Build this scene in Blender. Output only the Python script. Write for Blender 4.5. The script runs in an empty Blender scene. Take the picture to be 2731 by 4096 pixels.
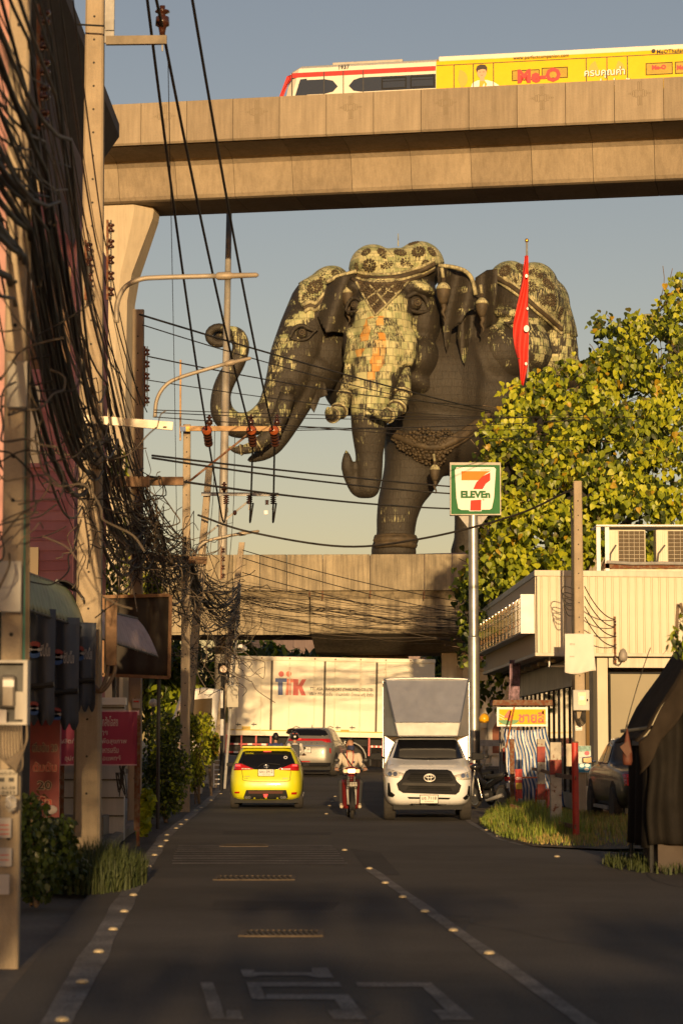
import bpy, bmesh, math, random
import numpy as np
from mathutils import Vector, Matrix, Euler
from mathutils.bvhtree import BVHTree
R = math.radians
random.seed(7)
scene = bpy.context.scene
COL = scene.collection

# ---------------------------------------------------------------- camera
CAM_H = 1.62
FPX = 9671.0                      # focal length in photograph pixels (85 mm)
PITCH = math.atan(912.0 / FPX)
cam = bpy.data.cameras.new('camera')
cam.sensor_fit = 'VERTICAL'; cam.sensor_height = 36.0; cam.lens = 85.0
cam.clip_start = 0.5; cam.clip_end = 6000
cam.dof.use_dof = True; cam.dof.focus_distance = 75.0; cam.dof.aperture_fstop = 3.6
camo = bpy.data.objects.new('camera', cam); COL.objects.link(camo)
camo.location = (0, 0, CAM_H); camo.rotation_euler = (math.pi/2 + PITCH, 0, 0)
scene.camera = camo

# ---------------------------------------------------------------- sky, sun, exposure
SUN_EL, SUN_AZ = R(6.0), R(1.8)          # sun low behind the camera, slightly to the right
w = bpy.data.worlds.new('World'); scene.world = w; w.use_nodes = True
nt = w.node_tree; nt.nodes.clear()
out = nt.nodes.new('ShaderNodeOutputWorld'); bg = nt.nodes.new('ShaderNodeBackground')
sky = nt.nodes.new('ShaderNodeTexSky'); sky.sky_type = 'NISHITA'; sky.sun_disc = False
sky.sun_elevation = SUN_EL; sky.sun_rotation = math.pi - SUN_AZ
sky.air_density = 1.0; sky.dust_density = 0.7; sky.ozone_density = 0.4; sky.altitude = 0
bg.inputs['Strength'].default_value = 0.088
wb = nt.nodes.new('ShaderNodeMix'); wb.data_type = 'RGBA'; wb.blend_type = 'MULTIPLY'; wb.inputs[0].default_value = 1.0; wb.inputs[7].default_value = (1.09, .945, 1.03, 1)   # the photograph's white balance
nt.links.new(sky.outputs[0], wb.inputs[6]); nt.links.new(wb.outputs[2], bg.inputs[0]); nt.links.new(bg.outputs[0], out.inputs[0])
sun = bpy.data.lights.new('sun', 'SUN'); sun.energy = 5.0; sun.angle = R(0.55); sun.color = (1.0, 0.67, 0.33)
suno = bpy.data.objects.new('sun', sun); COL.objects.link(suno)
tosun = Vector((math.sin(SUN_AZ)*math.cos(SUN_EL), -math.cos(SUN_AZ)*math.cos(SUN_EL), math.sin(SUN_EL)))
suno.rotation_euler = tosun.to_track_quat('Z', 'Y').to_euler(); suno.location = (0, -30, 40)
scene.view_settings.view_transform = 'Standard'; scene.view_settings.look = 'None'
scene.view_settings.exposure = 0.2; scene.view_settings.gamma = 1.0
scene.view_settings.use_curve_mapping = False
scene.cycles.max_bounces = 6; scene.cycles.transparent_max_bounces = 8
scene.cycles.caustics_reflective = False; scene.cycles.caustics_refractive = False

# ---------------------------------------------------------------- measuring helpers (photo pixel -> place at a known distance)
CR = Matrix.Rotation(PITCH, 3, 'X')
def ray(px, py):
    return CR @ Vector(((px - 1365.5) / FPX, 1.0, (2048.0 - py) / FPX))
def P(px, py, Y):
    d = ray(px, py); return Vector((0, 0, CAM_H)) + d * (Y / d.y)
def toPx(v):
    d = CR.transposed() @ (Vector(v) - Vector((0, 0, CAM_H)))
    return 1365.5 + d.x / d.y * FPX, 2048.0 - d.z / d.y * FPX
def lerp(a, b, t): return a + (b - a) * t
def interp(tab, x):
    if x <= tab[0][0]: return tab[0][1]
    for (a, b), (c, d) in zip(tab, tab[1:]):
        if x <= c: return b + (d - b) * (x - a) / (c - a)
    return tab[-1][1]
def zg(Y):
    t = min(1, max(0, (Y - 60) / 32.0)); return 0.42 * t * t * (3 - 2 * t)
def G(px, py):
    d = ray(px, py)
    Y = 30.0
    for _ in range(30):
        t = (zg(Y) - CAM_H) / d.z; Y = lerp(Y, min(200, d.y * t), .6)
    return Vector((d.x / d.y * Y, Y, zg(Y)))
class Frame:
    """A thing's own axes; hit() reads where a photo pixel meets the plane y = c of those axes."""
    def __init__(s, loc, rz=0, rx=0, ry=0):
        s.loc = Vector(loc); s.eul = Euler((R(rx), R(ry), R(rz)))
        s.M = Matrix.Translation(s.loc) @ s.eul.to_matrix().to_4x4(); s.I = s.M.inverted()
    def hit(s, px, py, c=0.0):
        o = s.I @ Vector((0, 0, CAM_H)); d = s.I.to_3x3() @ ray(px, py)
        t = (c - o.y) / d.y; p = o + d * t
        return p.x, p.z

# ---------------------------------------------------------------- mesh builder
class MB:
    def __init__(s): s.v = []; s.f = []
    def add(s, v, f):
        n = len(s.v); s.v += [tuple(p) for p in v]; s.f += [tuple(i + n for i in q) for q in f]; return s
    def box(s, c, d, rz=0, rot=None):
        x, y, z = d[0]/2, d[1]/2, d[2]/2
        v = [Vector((a*x, b*y, e*z)) for a in (-1, 1) for b in (-1, 1) for e in (-1, 1)]
        m = rot if rot is not None else (Matrix.Rotation(rz, 3, 'Z') if rz else None)
        if m is not None: v = [m @ p for p in v]
        c = Vector(c)
        return s.add([p + c for p in v], [(0,1,3,2),(4,6,7,5),(0,4,5,1),(2,3,7,6),(0,2,6,4),(1,5,7,3)])
    def box2(s, a, b):
        return s.box([(a[i]+b[i])/2 for i in range(3)], [abs(b[i]-a[i]) for i in range(3)])
    def bar(s, p0, p1, w, h, up=(0,0,1)):
        p0, p1 = Vector(p0), Vector(p1); y = (p1-p0); L = y.length; y.normalize()
        u = Vector(up)
        if abs(y.dot(u)) > .98: u = Vector((0,1,0))
        x = y.cross(u).normalized(); z = x.cross(y)
        return s.box((p0+p1)/2, (w, L, h), rot=Matrix((x, y, z)).transposed())
    def tube(s, pts, r, n=8, cap=True):
        pts = [Vector(p) for p in pts]; m = len(pts)
        rr = r if isinstance(r, (list, tuple)) else [r]*m
        t0 = (pts[1]-pts[0]).normalized()
        a = Vector((0,0,1)) if abs(t0.z) < .9 else Vector((0,1,0))
        nrm = t0.cross(a).normalized()
        v = []
        for i, p in enumerate(pts):
            t = (pts[min(i+1, m-1)] - pts[max(i-1, 0)]).normalized()
            nrm = (nrm - t*nrm.dot(t))
            nrm = nrm.normalized() if nrm.length > 1e-6 else t.orthogonal().normalized()
            b = t.cross(nrm)
            for k in range(n):
                q = 2*math.pi*k/n; v.append(p + (nrm*math.cos(q) + b*math.sin(q))*rr[i])
        f = [(i*n+k, i*n+(k+1) % n, (i+1)*n+(k+1) % n, (i+1)*n+k) for i in range(m-1) for k in range(n)]
        if cap: f += [tuple(range(n))[::-1], tuple(range((m-1)*n, m*n))]
        return s.add(v, f)
    def cyl(s, p0, p1, r0, r1=None, n=12): return s.tube([p0, p1], [r0, r0 if r1 is None else r1], n)
    def lathe(s, prof, n=16, o=(0,0,0), axis='Z', sx=1, sy=1):
        v = []
        for r, z in prof:
            for k in range(n):
                q = 2*math.pi*k/n; x, y = r*math.cos(q)*sx, r*math.sin(q)*sy
                v.append({'Z': (o[0]+x, o[1]+y, o[2]+z), 'Y': (o[0]+x, o[1]+z, o[2]+y), 'X': (o[0]+z, o[1]+x, o[2]+y)}[axis])
        m = len(prof)
        f = [(i*n+k, i*n+(k+1) % n, (i+1)*n+(k+1) % n, (i+1)*n+k) for i in range(m-1) for k in range(n)]
        f += [tuple(range(n))[::-1], tuple(range((m-1)*n, m*n))]
        return s.add(v, f)
    def prism(s, poly, y0, y1, plane='XZ'):
        n = len(poly)
        def mk(a, b, c): return {'XZ': (a, c, b), 'XY': (a, b, c), 'YZ': (c, a, b)}[plane]
        v = [mk(a, b, y0) for a, b in poly] + [mk(a, b, y1) for a, b in poly]
        f = [(k, (k+1) % n, n+(k+1) % n, n+k) for k in range(n)] + [tuple(range(n))[::-1], tuple(range(n, 2*n))]
        return s.add(v, f)
    def loft(s, rings, cap=True):
        n = len(rings[0]); m = len(rings); v = [p for r in rings for p in r]
        f = [(i*n+k, i*n+(k+1) % n, (i+1)*n+(k+1) % n, (i+1)*n+k) for i in range(m-1) for k in range(n)]
        if cap: f += [tuple(range(n))[::-1], tuple(range((m-1)*n, m*n))]
        return s.add(v, f)
    def ell(s, c, r, n=14, m=9, rot=None):
        c = Vector(c); v = []
        for i in range(m+1):
            a = math.pi*i/m
            for k in range(n):
                q = 2*math.pi*k/n
                p = Vector((r[0]*math.sin(a)*math.cos(q), r[1]*math.sin(a)*math.sin(q), r[2]*math.cos(a)))
                if rot is not None: p = rot @ p
                v.append(c+p)
        f = [(i*n+k, (i+1)*n+k, (i+1)*n+(k+1) % n, i*n+(k+1) % n) for i in range(m) for k in range(n)]
        return s.add(v, f)
    def grid(s, fn, nu, nv):
        v = [fn(i/nu, j/nv) for j in range(nv+1) for i in range(nu+1)]
        f = [(j*(nu+1)+i, j*(nu+1)+i+1, (j+1)*(nu+1)+i+1, (j+1)*(nu+1)+i) for j in range(nv) for i in range(nu)]
        return s.add(v, f)
    def mesh(s, name, mat=None, smooth=False, fix=True):
        me = bpy.data.meshes.new(name); me.from_pydata(s.v, [], s.f)
        if fix:
            bm = bmesh.new(); bm.from_mesh(me)
            bmesh.ops.remove_doubles(bm, verts=bm.verts, dist=1e-6)
            bmesh.ops.recalc_face_normals(bm, faces=bm.faces); bm.to_mesh(me); bm.free()
        if smooth: me.polygons.foreach_set('use_smooth', [True]*len(me.polygons))
        if mat is not None: me.materials.append(mat)
        me.update(); return me
    def build(s, name, mat, parent=None, W=False, smooth=False, bevel=0, solid=0, sub=0, fix=True, auto=None):
        if W and parent is not None:
            o = Vector((0,0,0)); p = parent
            while p is not None: o += p.location; p = p.parent
            s.v = [tuple(Vector(q)-o) for q in s.v]
        ob = link(name, s.mesh(name, mat, smooth, fix), parent)
        if solid:
            m = ob.modifiers.new('solid', 'SOLIDIFY'); m.thickness = solid; m.offset = 0
        if bevel:
            m = ob.modifiers.new('bevel', 'BEVEL'); m.width = bevel; m.segments = 2; m.limit_method = 'ANGLE'; m.angle_limit = R(35)
        if sub:
            m = ob.modifiers.new('sub', 'SUBSURF'); m.levels = sub; m.render_levels = sub
        if auto is not None and smooth:
            ob.data.set_sharp_from_angle(angle=R(auto))
        return ob
def link(name, data, parent=None):
    o = bpy.data.objects.new(name, data); COL.objects.link(o)
    if parent is not None: o.parent = parent
    return o
def tag(o, label=None, cat=None, group=None, kind=None):
    if label: o['label'] = label
    if cat: o['category'] = cat
    if group: o['group'] = group
    if kind: o['kind'] = kind
    return o
def empty(name, loc, rz=0, rx=0, ry=0, label=None, cat=None, group=None):
    o = link(name, None); o.empty_display_size = .2
    o.location = loc; o.rotation_euler = (R(rx), R(ry), R(rz))
    return tag(o, label, cat, group)
def fempty(name, fr, label=None, cat=None, group=None):
    o = link(name, None); o.location = fr.loc; o.rotation_euler = fr.eul
    return tag(o, label, cat, group)
def copy_tree(o, parent=None):
    c = o.copy(); COL.objects.link(c); c.parent = parent
    for ch in list(o.children): copy_tree(ch, c)
    return c
def fuse(mb, voxel, smooth=6, fac=.5):
    """melt overlapping closed shapes into one continuous skin; returns (verts, faces)"""
    me = mb.mesh('tmp', None, fix=True); o = link('tmp', me)
    m = o.modifiers.new('r', 'REMESH'); m.mode = 'VOXEL'; m.voxel_size = voxel; m.adaptivity = 0
    if smooth:
        m = o.modifiers.new('s', 'SMOOTH'); m.factor = fac; m.iterations = smooth
    dg = bpy.context.evaluated_depsgraph_get(); e = bpy.data.meshes.new_from_object(o.evaluated_get(dg))
    n = len(e.vertices); co = np.empty(n*3, 'f'); e.vertices.foreach_get('co', co)
    v = [tuple(p) for p in co.reshape(-1, 3).tolist()]; f = [tuple(p.vertices) for p in e.polygons]
    bpy.data.objects.remove(o); bpy.data.meshes.remove(e); bpy.data.meshes.remove(me)
    return v, f
def evaluated(o):
    dg = bpy.context.evaluated_depsgraph_get(); e = o.evaluated_get(dg); me = e.to_mesh()
    v = [tuple(p.co) for p in me.vertices]; f = [tuple(p.vertices) for p in me.polygons]
    e.to_mesh_clear(); return v, f
def bvh_of(vf): return BVHTree.FromPolygons([Vector(p) for p in vf[0]], vf[1])
_tc = {}
def text(body, w=None, h=None, bold=0.0, ext=.002, at=(0,0,0), shear=0, facing=1, align='C'):
    """MB of lettering in the XZ plane facing -Y, fitted to width w / height h, centred on `at`"""
    k = (body, bold, shear)
    if k not in _tc:
        c = bpy.data.curves.new('t', 'FONT'); c.body = body; c.offset = bold; c.shear = shear; c.resolution_u = 2
        c.align_x = 'CENTER'; c.space_line = .9
        o = link('t', c); dg = bpy.context.evaluated_depsgraph_get()
        me = bpy.data.meshes.new_from_object(o.evaluated_get(dg))
        _tc[k] = ([tuple(p.co) for p in me.vertices], [tuple(p.vertices) for p in me.polygons])
        bpy.data.objects.remove(o); bpy.data.curves.remove(c); bpy.data.meshes.remove(me)
    v, f = _tc[k]
    xs = [p[0] for p in v]; ys = [p[1] for p in v]
    W, H = max(xs)-min(xs), max(ys)-min(ys); cx, cy = (max(xs)+min(xs))/2, (max(ys)+min(ys))/2
    sx = w/W if w else h/H; sy = h/H if h else sx
    if align == 'L': cx = min(xs)
    mb = MB()
    n = len(v)
    mb.add([((p[0]-cx)*sx*facing+at[0], at[1]-ext, (p[1]-cy)*sy+at[2]) for p in v], f)
    return mb
def proj_poly(poly, bvh, off=.006, thick=.02, d=(0,1,0), seg=.06, far=-20):
    side = abs(d[0]) > .5
    """a plate with the outline `poly` (x,z) lying on the surface hit along d"""
    bm = bmesh.new(); d = Vector(d)
    vs = [bm.verts.new((0, a, b) if side else (a, 0, b)) for a, b in poly]; bm.faces.new(vs)
    bmesh.ops.triangulate(bm, faces=bm.faces)
    for _ in range(6):
        es = [e for e in bm.edges if e.calc_length() > seg]
        if not es: break
        bmesh.ops.subdivide_edges(bm, edges=es, cuts=1); bmesh.ops.triangulate(bm, faces=bm.faces)
    bm.verts.ensure_lookup_table()
    ys = []; 
    for v in bm.verts:
        h = bvh.ray_cast(v.co + d*far, d)
        ys.append(h[0].dot(d) if h[0] is not None else None)
    good = [y for y in ys if y is not None]; fb = sum(good)/len(good) if good else 0
    ys = [fb if y is None else y for y in ys]
    top = [v.co + d*(y-off) for v, y in zip(bm.verts, ys)]
    bot = [v.co + d*(y-off+thick) for v, y in zip(bm.verts, ys)]
    n = len(top); F = [tuple(v.index for v in f.verts) for f in bm.faces]
    bd = [(e.verts[0].index, e.verts[1].index) for e in bm.edges if len(e.link_faces) == 1]
    bm.free()
    mb = MB(); mb.add(top+bot, F + [tuple(i+n for i in q[::-1]) for q in F] + [(a, b, b+n, a+n) for a, b in bd])
    return mb
def proj_mb(mb, bvh, off=.004, d=(0,1,0), far=-20):
    """lay an MB drawn in the XZ plane (lettering) on the surface hit along d"""
    d = Vector(d); out = []
    last = 0
    for p in mb.v:
        h = bvh.ray_cast(Vector((p[0], 0, p[2])) + d*far, d)
        y = h[0].dot(d) if h[0] is not None else last
        last = y; out.append((p[0], y-off, p[2]))
    mb.v = out; return mb
ORD = ['nearest','second','third','fourth','fifth','sixth','seventh','eighth','ninth','tenth','eleventh','twelfth','thirteenth','fourteenth','fifteenth','sixteenth','seventeenth','eighteenth','nineteenth','twentieth']
def rrect(x0, z0, x1, z1, r, n=4):
    pts = []
    for cx, cz, a in ((x1-r, z1-r, 0), (x0+r, z1-r, 90), (x0+r, z0+r, 180), (x1-r, z0+r, 270)):
        for k in range(n+1):
            q = R(a+90*k/n); pts.append((cx+r*math.cos(q), cz+r*math.sin(q)))
    return pts
def disc(cx, cz, rx, rz=None, n=20):
    rz = rx if rz is None else rz
    return [(cx+rx*math.cos(2*math.pi*k/n), cz+rz*math.sin(2*math.pi*k/n)) for k in range(n)]
def bez(pts, n=16):
    """smooth curve through points (Catmull-Rom)"""
    pts = [Vector(p) for p in pts]; q = [pts[0]*2-pts[1]] + pts + [pts[-1]*2-pts[-2]]; o = []
    for i in range(len(pts)-1):
        a, b, c, d = q[i:i+4]
        for k in range(n):
            t = k/n
            o.append(.5*((2*b) + (c-a)*t + (2*a-5*b+4*c-d)*t*t + (3*b-a-3*c+d)*t**3))
    return o + [pts[-1]]
def sag(p0, p1, s, n=14):
    p0, p1 = Vector(p0), Vector(p1)
    return [p0.lerp(p1, i/n) - Vector((0, 0, 4*s*(i/n)*(1-i/n))) for i in range(n+1)]

# ---------------------------------------------------------------- materials
_M = {}
def mat(name, col, rough=.6, metal=0., var=.18, scale=3., bump=0., bscale=60., streak=0., streakcol=None, coat=0., spec=.5, emit=None, est=1., rust=0., trans=0., fine=0., fscale=None):
    if name in _M: return _M[name]
    m = bpy.data.materials.new(name); m.use_nodes = True; nt = m.node_tree; N = nt.nodes; L = nt.links
    b = N['Principled BSDF']; b.inputs['Roughness'].default_value = rough; b.inputs['Metallic'].default_value = metal
    b.inputs['Specular IOR Level'].default_value = spec
    if coat: b.inputs['Coat Weight'].default_value = coat; b.inputs['Coat Roughness'].default_value = .06
    if trans: b.inputs['Transmission Weight'].default_value = trans
    tc = N.new('ShaderNodeTexCoord')
    def noise(sc, det=5, vec=None, rg=.6):
        n = N.new('ShaderNodeTexNoise'); n.inputs['Scale'].default_value = sc; n.inputs['Detail'].default_value = det; n.inputs['Roughness'].default_value = rg
        L.new(vec if vec is not None else tc.outputs['Object'], n.inputs['Vector']); return n.outputs['Fac']
    def ramp(fac, a, b_, ca, cb):
        r = N.new('ShaderNodeValToRGB'); r.color_ramp.elements[0].position = a; r.color_ramp.elements[1].position = b_
        r.color_ramp.elements[0].color = (*ca, 1); r.color_ramp.elements[1].color = (*cb, 1); L.new(fac, r.inputs[0]); return r.outputs[0]
    def mix(fac, a, b_, bt='MIX'):
        x = N.new('ShaderNodeMix'); x.data_type = 'RGBA'; x.blend_type = bt
        if isinstance(fac, float): x.inputs['Factor'].default_value = fac
        else: L.new(fac, x.inputs['Factor'])
        for s, k in ((a, 6), (b_, 7)):
            if isinstance(s, tuple): x.inputs[k].default_value = (*s, 1)
            else: L.new(s, x.inputs[k])
        return x.outputs[2]
    c = tuple(col)
    if var:
        c = ramp(noise(scale), .3, .7, tuple(x*(1-var) for x in col), tuple(min(1, x*(1+var*.7)) for x in col))
    if fine:
        f = ramp(noise(fscale or scale*30, 2), .35, .65, (1-fine,)*3, (1+fine*.0,)*3); c = mix(1., c, f, 'MULTIPLY')
    if streak:
        mp = N.new('ShaderNodeMapping'); mp.inputs['Scale'].default_value = (5, 5, .35); L.new(tc.outputs['Object'], mp.inputs[0])
        s = ramp(noise(1.0, 6, mp.outputs[0], .7), .42, .68, (0,0,0), (streak,)*3)
        sc = streakcol or tuple(x*.3 for x in col)
        c = mix(s, c, sc)
    if rust:
        s = ramp(noise(scale*1.7, 6, None, .7), .62-rust*.25, .68-rust*.2, (0,0,0), (1,1,1))
        c = mix(s, c, (.16, .05, .018))
    if isinstance(c, tuple): b.inputs['Base Color'].default_value = (*c, 1)
    else: L.new(c, b.inputs['Base Color'])
    if rough > .15 and var:
        rr = N.new('ShaderNodeMapRange'); rr.inputs[3].default_value = max(.03, rough-.1); rr.inputs[4].default_value = min(1, rough+.1)
        L.new(noise(scale*2.3, 3), rr.inputs[0]); L.new(rr.outputs[0], b.inputs['Roughness'])
    if bump:
        bp = N.new('ShaderNodeBump'); bp.inputs['Strength'].default_value = bump; bp.inputs['Distance'].default_value = .02
        L.new(noise(bscale, 4), bp.inputs['Height']); L.new(bp.outputs[0], b.inputs['Normal'])
    if emit:
        b.inputs['Emission Color'].default_value = (*emit, 1); b.inputs['Emission Strength'].default_value = est
    _M[name] = m; return m
def H(hexs):
    """photo colour (sRGB hex) -> linear"""
    v = [int(hexs[i:i+2], 16)/255 for i in (0, 2, 4)]
    return tuple(x/12.92 if x <= .04045 else ((x+.055)/1.055)**2.4 for x in v)
CONC = mat('concrete', (.36, .31, .24), .85, var=.22, scale=.8, bump=.25, bscale=9, streak=.55, streakcol=(.14, .12, .09), fine=.12)
CONC2 = mat('old_concrete', (.38, .33, .25), .88, var=.28, scale=.9, bump=.3, bscale=8, streak=.8, streakcol=(.10, .085, .06), fine=.15)
POLEC = mat('pole_concrete', (.40, .32, .22), .85, var=.15, scale=3, bump=.2, bscale=40, streak=.3, fine=.15)
STEEL = mat('galvanised_steel', (.36, .35, .33), .65, .25, var=.2, scale=6, streak=.3)
DARKM = mat('dark_metal', (.03, .03, .03), .5, .3)
RUSTY = mat('rusty_steel', (.20, .13, .08), .8, .2, var=.35, scale=8, rust=.7)
BLACKR = mat('black_rubber', (.018, .018, .018), .75, var=.2)
BLACKP = mat('black_plastic', (.016, .016, .017), .7, spec=.2)
WIRE = mat('cable_black', (.024, .019, .014), .65, var=.3)
WIRE2 = mat('cable_grey', (.13, .10, .068), .65, var=.3)
WOOD = mat('old_timber', (.22, .13, .07), .8, var=.35, scale=7, streak=.4)
BROWNI = mat('brown_porcelain', (.050, .018, .011), .2, coat=.25, var=.15)
WHITEP = mat('white_paint', (.72, .70, .66), .45, var=.08)
GLASSD = mat('dark_glass', (.012, .013, .016), .04, coat=1.0, var=0, spec=.8)
CHROME = mat('chrome', (.65, .65, .65), .22, .9, var=0)
# ================================================================ ground, roads, markings
EDGE_L = [(4,-1.05),(13.8,-1.62),(28,-2.36),(41,-2.98),(48.5,-3.15),(57,-3.36),(72,-3.66),(86,-4.2)]
CENT = [(4,2.0),(13.8,1.42),(28.7,.49),(35,.07),(44,-.18),(52,-.33),(69,-.25),(86,0.0)]
EDGE_R = [(4,7.4),(31,7.2),(34.5,4.6),(37,2.95),(40,2.66),(48,2.62),(58,2.75),(72,3.0),(80,4.2),(86,9.0)]
GROUNDM = mat('packed_dirt', (.13, .105, .08), .95, var=.35, scale=.7, bump=.5, bscale=18, fine=.3)
ASPH = mat('asphalt', (.105, .092, .080), .85, var=.36, scale=.33, bump=.6, bscale=60, fine=.55, fscale=55, spec=.3)
ASPH2 = mat('patched_asphalt', (.066, .058, .052), .85, var=.3, scale=.8, bump=.5, bscale=60, fine=.5, fscale=55, spec=.3)
PAVE = mat('pavement_concrete', (.22, .19, .15), .9, var=.3, scale=1.2, bump=.3, bscale=25, fine=.25)
PAINT = mat('road_paint', (.27, .245, .22), .85, var=.5, scale=1.6, bump=.2, bscale=60, fine=.6, fscale=40, spec=.2)
ys = [-60, 0, 20, 40, 56] + list(range(60, 94, 2)) + [100, 130, 200, 400, 1000, 4000]
mb = MB(); xs = [-3000, -300, -60, -20, 0, 20, 60, 300, 3000]
mb.grid(lambda u, v: (xs[round(u*8)], ys[round(v*(len(ys)-1))], zg(ys[round(v*(len(ys)-1))])-.05), 8, len(ys)-1)
tag(mb.build('ground', GROUNDM, fix=False), kind='structure')
Ys = [4, 10, 16, 22, 28, 31, 34.5, 37, 40, 44, 48, 52, 56] + list(range(60, 87, 2))
def ribbon(tabA, tabB, dz, ylist):
    mb = MB(); v = []; f = []
    for i, y in enumerate(ylist):
        z = zg(y)+dz; v += [(interp(tabA, y), y, z), (interp(tabB, y), y, z)]
        if i: f.append((2*i-2, 2*i-1, 2*i+1, 2*i))
    return mb.add(v, f)
LEFTASPH = [(y, x-.42) for y, x in EDGE_L]
tag(ribbon(LEFTASPH, EDGE_R, 0, Ys).build('road', ASPH), kind='structure')
mb = MB(); mb.grid(lambda u, v: (lerp(-80, 80, u), lerp(86, 101, v), zg(lerp(86, 101, v))), 20, 6)
tag(mb.build('main_road', ASPH2), kind='structure')
# the road markings lie as worn sheets of paint
fine_y = [4+.75*i for i in range(0, 108)]
def line(tab, w, y0, y1, name, dz=.004):
    yl = [y for y in fine_y if y0 <= y <= y1]
    mb = MB(); v = []; f = []
    for i, y in enumerate(yl):
        x = interp(tab, y); q = w*(1+.10*math.sin(y*7.3)+.06*math.sin(y*19))/2
        v += [(x-q, y, zg(y)+dz), (x+q, y, zg(y)+dz)]
        if i: f.append((2*i-2, 2*i-1, 2*i+1, 2*i))
    return tag(mb.add(v, f).build(name, PAINT), kind='structure')
line(EDGE_L, .20, 5, 84, 'painted_edge_line')
line(CENT, .13, 6, 31, 'painted_centre_line')
line([(y, x-.08) for y, x in EDGE_R], .10, 37.6, 74, 'painted_edge_line')
# rumble strips, right across the near lane
def quadG(pts, name, m=PAINT, dz=.006):
    mb = MB(); v = []
    for px, py in pts:
        g = G(px, py); v.append((g.x, g.y, zg(g.y)+dz))
    mb.add(v, [tuple(range(len(v)))]); return tag(mb.build(name, m), kind='structure')
for k in range(9):
    t = k/8; y = lerp(3382, 3452, t**1.15); h = lerp(3.2, 4.6, t)
    quadG([(lerp(715, 690, t)+random.uniform(-8, 8), y), (lerp(1330, 1385, t)+random.uniform(-10, 8), y), (lerp(1332, 1387, t), y+h), (lerp(714, 688, t), y+h)], 'painted_rumble_strip')
# lettering on the asphalt
L4 = lambda pts: [(700+a/1.206, 3600+b/1.206) for a, b in pts]
for pts in ([(122,400),(182,400),(215,478),(243,578),(175,578),(152,500)], [(250,535),(312,535),(330,580),(245,580)],
            [(315,338),(382,338),(382,350),(660,352),(660,330),(735,330),(765,378),(690,378),(640,368),(400,368),(370,378),(330,372)],
            [(345,400),(790,400),(806,422),(415,422),(440,482),(370,482)], [(440,458),(836,458),(928,580),(765,580),(732,535),(800,530),(770,484),(440,482)],
            [(872,401),(1232,401),(1445,582),(1285,582),(1238,535),(1302,532),(1190,422),(882,422)]):
    quadG(L4(pts), 'painted_road_letter', dz=.005)
# darker repair patches
for pts in ([(860,3600),(1360,3610),(1330,3640),(840,3640)], [(1400,3395),(1520,3410),(1600,3500),(1480,3500)], [(900,3325),(1330,3330),(1320,3340),(890,3338)]):
    quadG(pts, 'asphalt_patch', ASPH2, .003)
# pavement and kerb on the left
KERB = mat('kerb_concrete', (.26, .22, .17), .9, var=.3, scale=2, bump=.3, bscale=30, fine=.2)
mb = MB(); prof = []
yk = [30.5, 33, 36, 39, 42, 45, 48]
for y in yk:
    x = interp(EDGE_L, y)-.62
    prof.append([(x, y, 0), (x, y, .13), (x-.14, y, .145), (x-.14, y, 0)])
mb.loft(prof); tag(mb.build('kerb', KERB, bevel=.015), kind='structure')
mb = MB(); mb.grid(lambda u, v: (lerp(-9, interp(EDGE_L, lerp(26, 84, v))-.77, u), lerp(26, 84, v), .11+zg(lerp(26, 84, v))), 4, 30)
tag(mb.build('pavement', PAVE), kind='structure')
# raised reflective studs, each one set by hand along the lines
STUD = mat('stud_reflector', (.48, .40, .26), .4, .2, var=.15)
prof = [(.044, 0), (.042, .008), (.035, .017), (.021, .023), (.0, .025)]
studm = MB().lathe(prof, 14).mesh('road_stud', STUD, True)
sl = [(250,4085),(330,3932),(396,3810),(453,3720),(498,3648),(534,3582),(565,3518),(594,3466),(619,3421),(643,3386),(665,3363),(668,3340),(705,3313),(724,3297),(746,3279),(786,3241),(806,3230),(845,3200),(884,3174)]
sr = [(1378,3401),(1477,3475),(1540,3533),(1610,3590),(1698,3648),(1812,3724),(1955,3816),(1305,3255),(1318,3222),(1340,3185),(1330,3205)]
s3 = [(1992,3345),(1945,3320),(2226,3427)]
for grp, lst, wh in (('studs along the left edge line', sl, 'left edge line'), ('studs along the centre line', sr, 'centre line'), ('studs along the right edge line', s3, 'right edge line')):
    for kk, (px, py) in enumerate(sorted(lst, key=lambda q: -q[1])):
        g = G(px, py+3); o = link('road_stud', studm); o.location = (g.x, g.y, zg(g.y)+.008); o.rotation_euler.z = random.uniform(0, 6)
        tag(o, '%s road stud from the camera along the painted %s' % (ORD[kk], wh), 'road stud', grp)
# drain gratings in the lane
GRATE = mat('rusty_grating', (.085, .062, .04), .8, .1, var=.4, scale=8)
for (a, b, c, d, lab) in ((965,3725,1280,3748,'rusty drain grating across the lane, nearest the painted letters'), (860,3506,1170,3522,'thin drain grating just past the rumble strips towards the camera'), (885,3379,1065,3388,'thin drain grating at the far end of the rumble strips')):
    p0, p1, p2 = G(a, d), G(c, d), G(a, b)
    e = empty('drain_grating', (p0.x, p0.y, .004), label=lab, cat='drain grating')
    wdt, dep = p1.x-p0.x, p2.y-p0.y
    mb = MB()
    for x in (0, wdt): mb.box((x, dep/2, .004), (.05, dep, .012))
    for y in (0, dep): mb.box((wdt/2, y, .004), (wdt-.05, .05, .012))
    mb.build('frame', GRATE, e)
    MB().box((wdt/2, dep/2, .0), (wdt-.06, dep-.06, .004)).build('pit', mat('grate_pit', (.01,.009,.008), .9), e)
    n = 14
    bm = MB().box((0, 0, 0), (wdt/n*.45, dep-.06, .01), rz=.12).mesh('bar', GRATE)
    for k in range(n):
        o = link('bar', bm, e); o.location = (wdt*(k+.5)/n, dep/2, .007)

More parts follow.
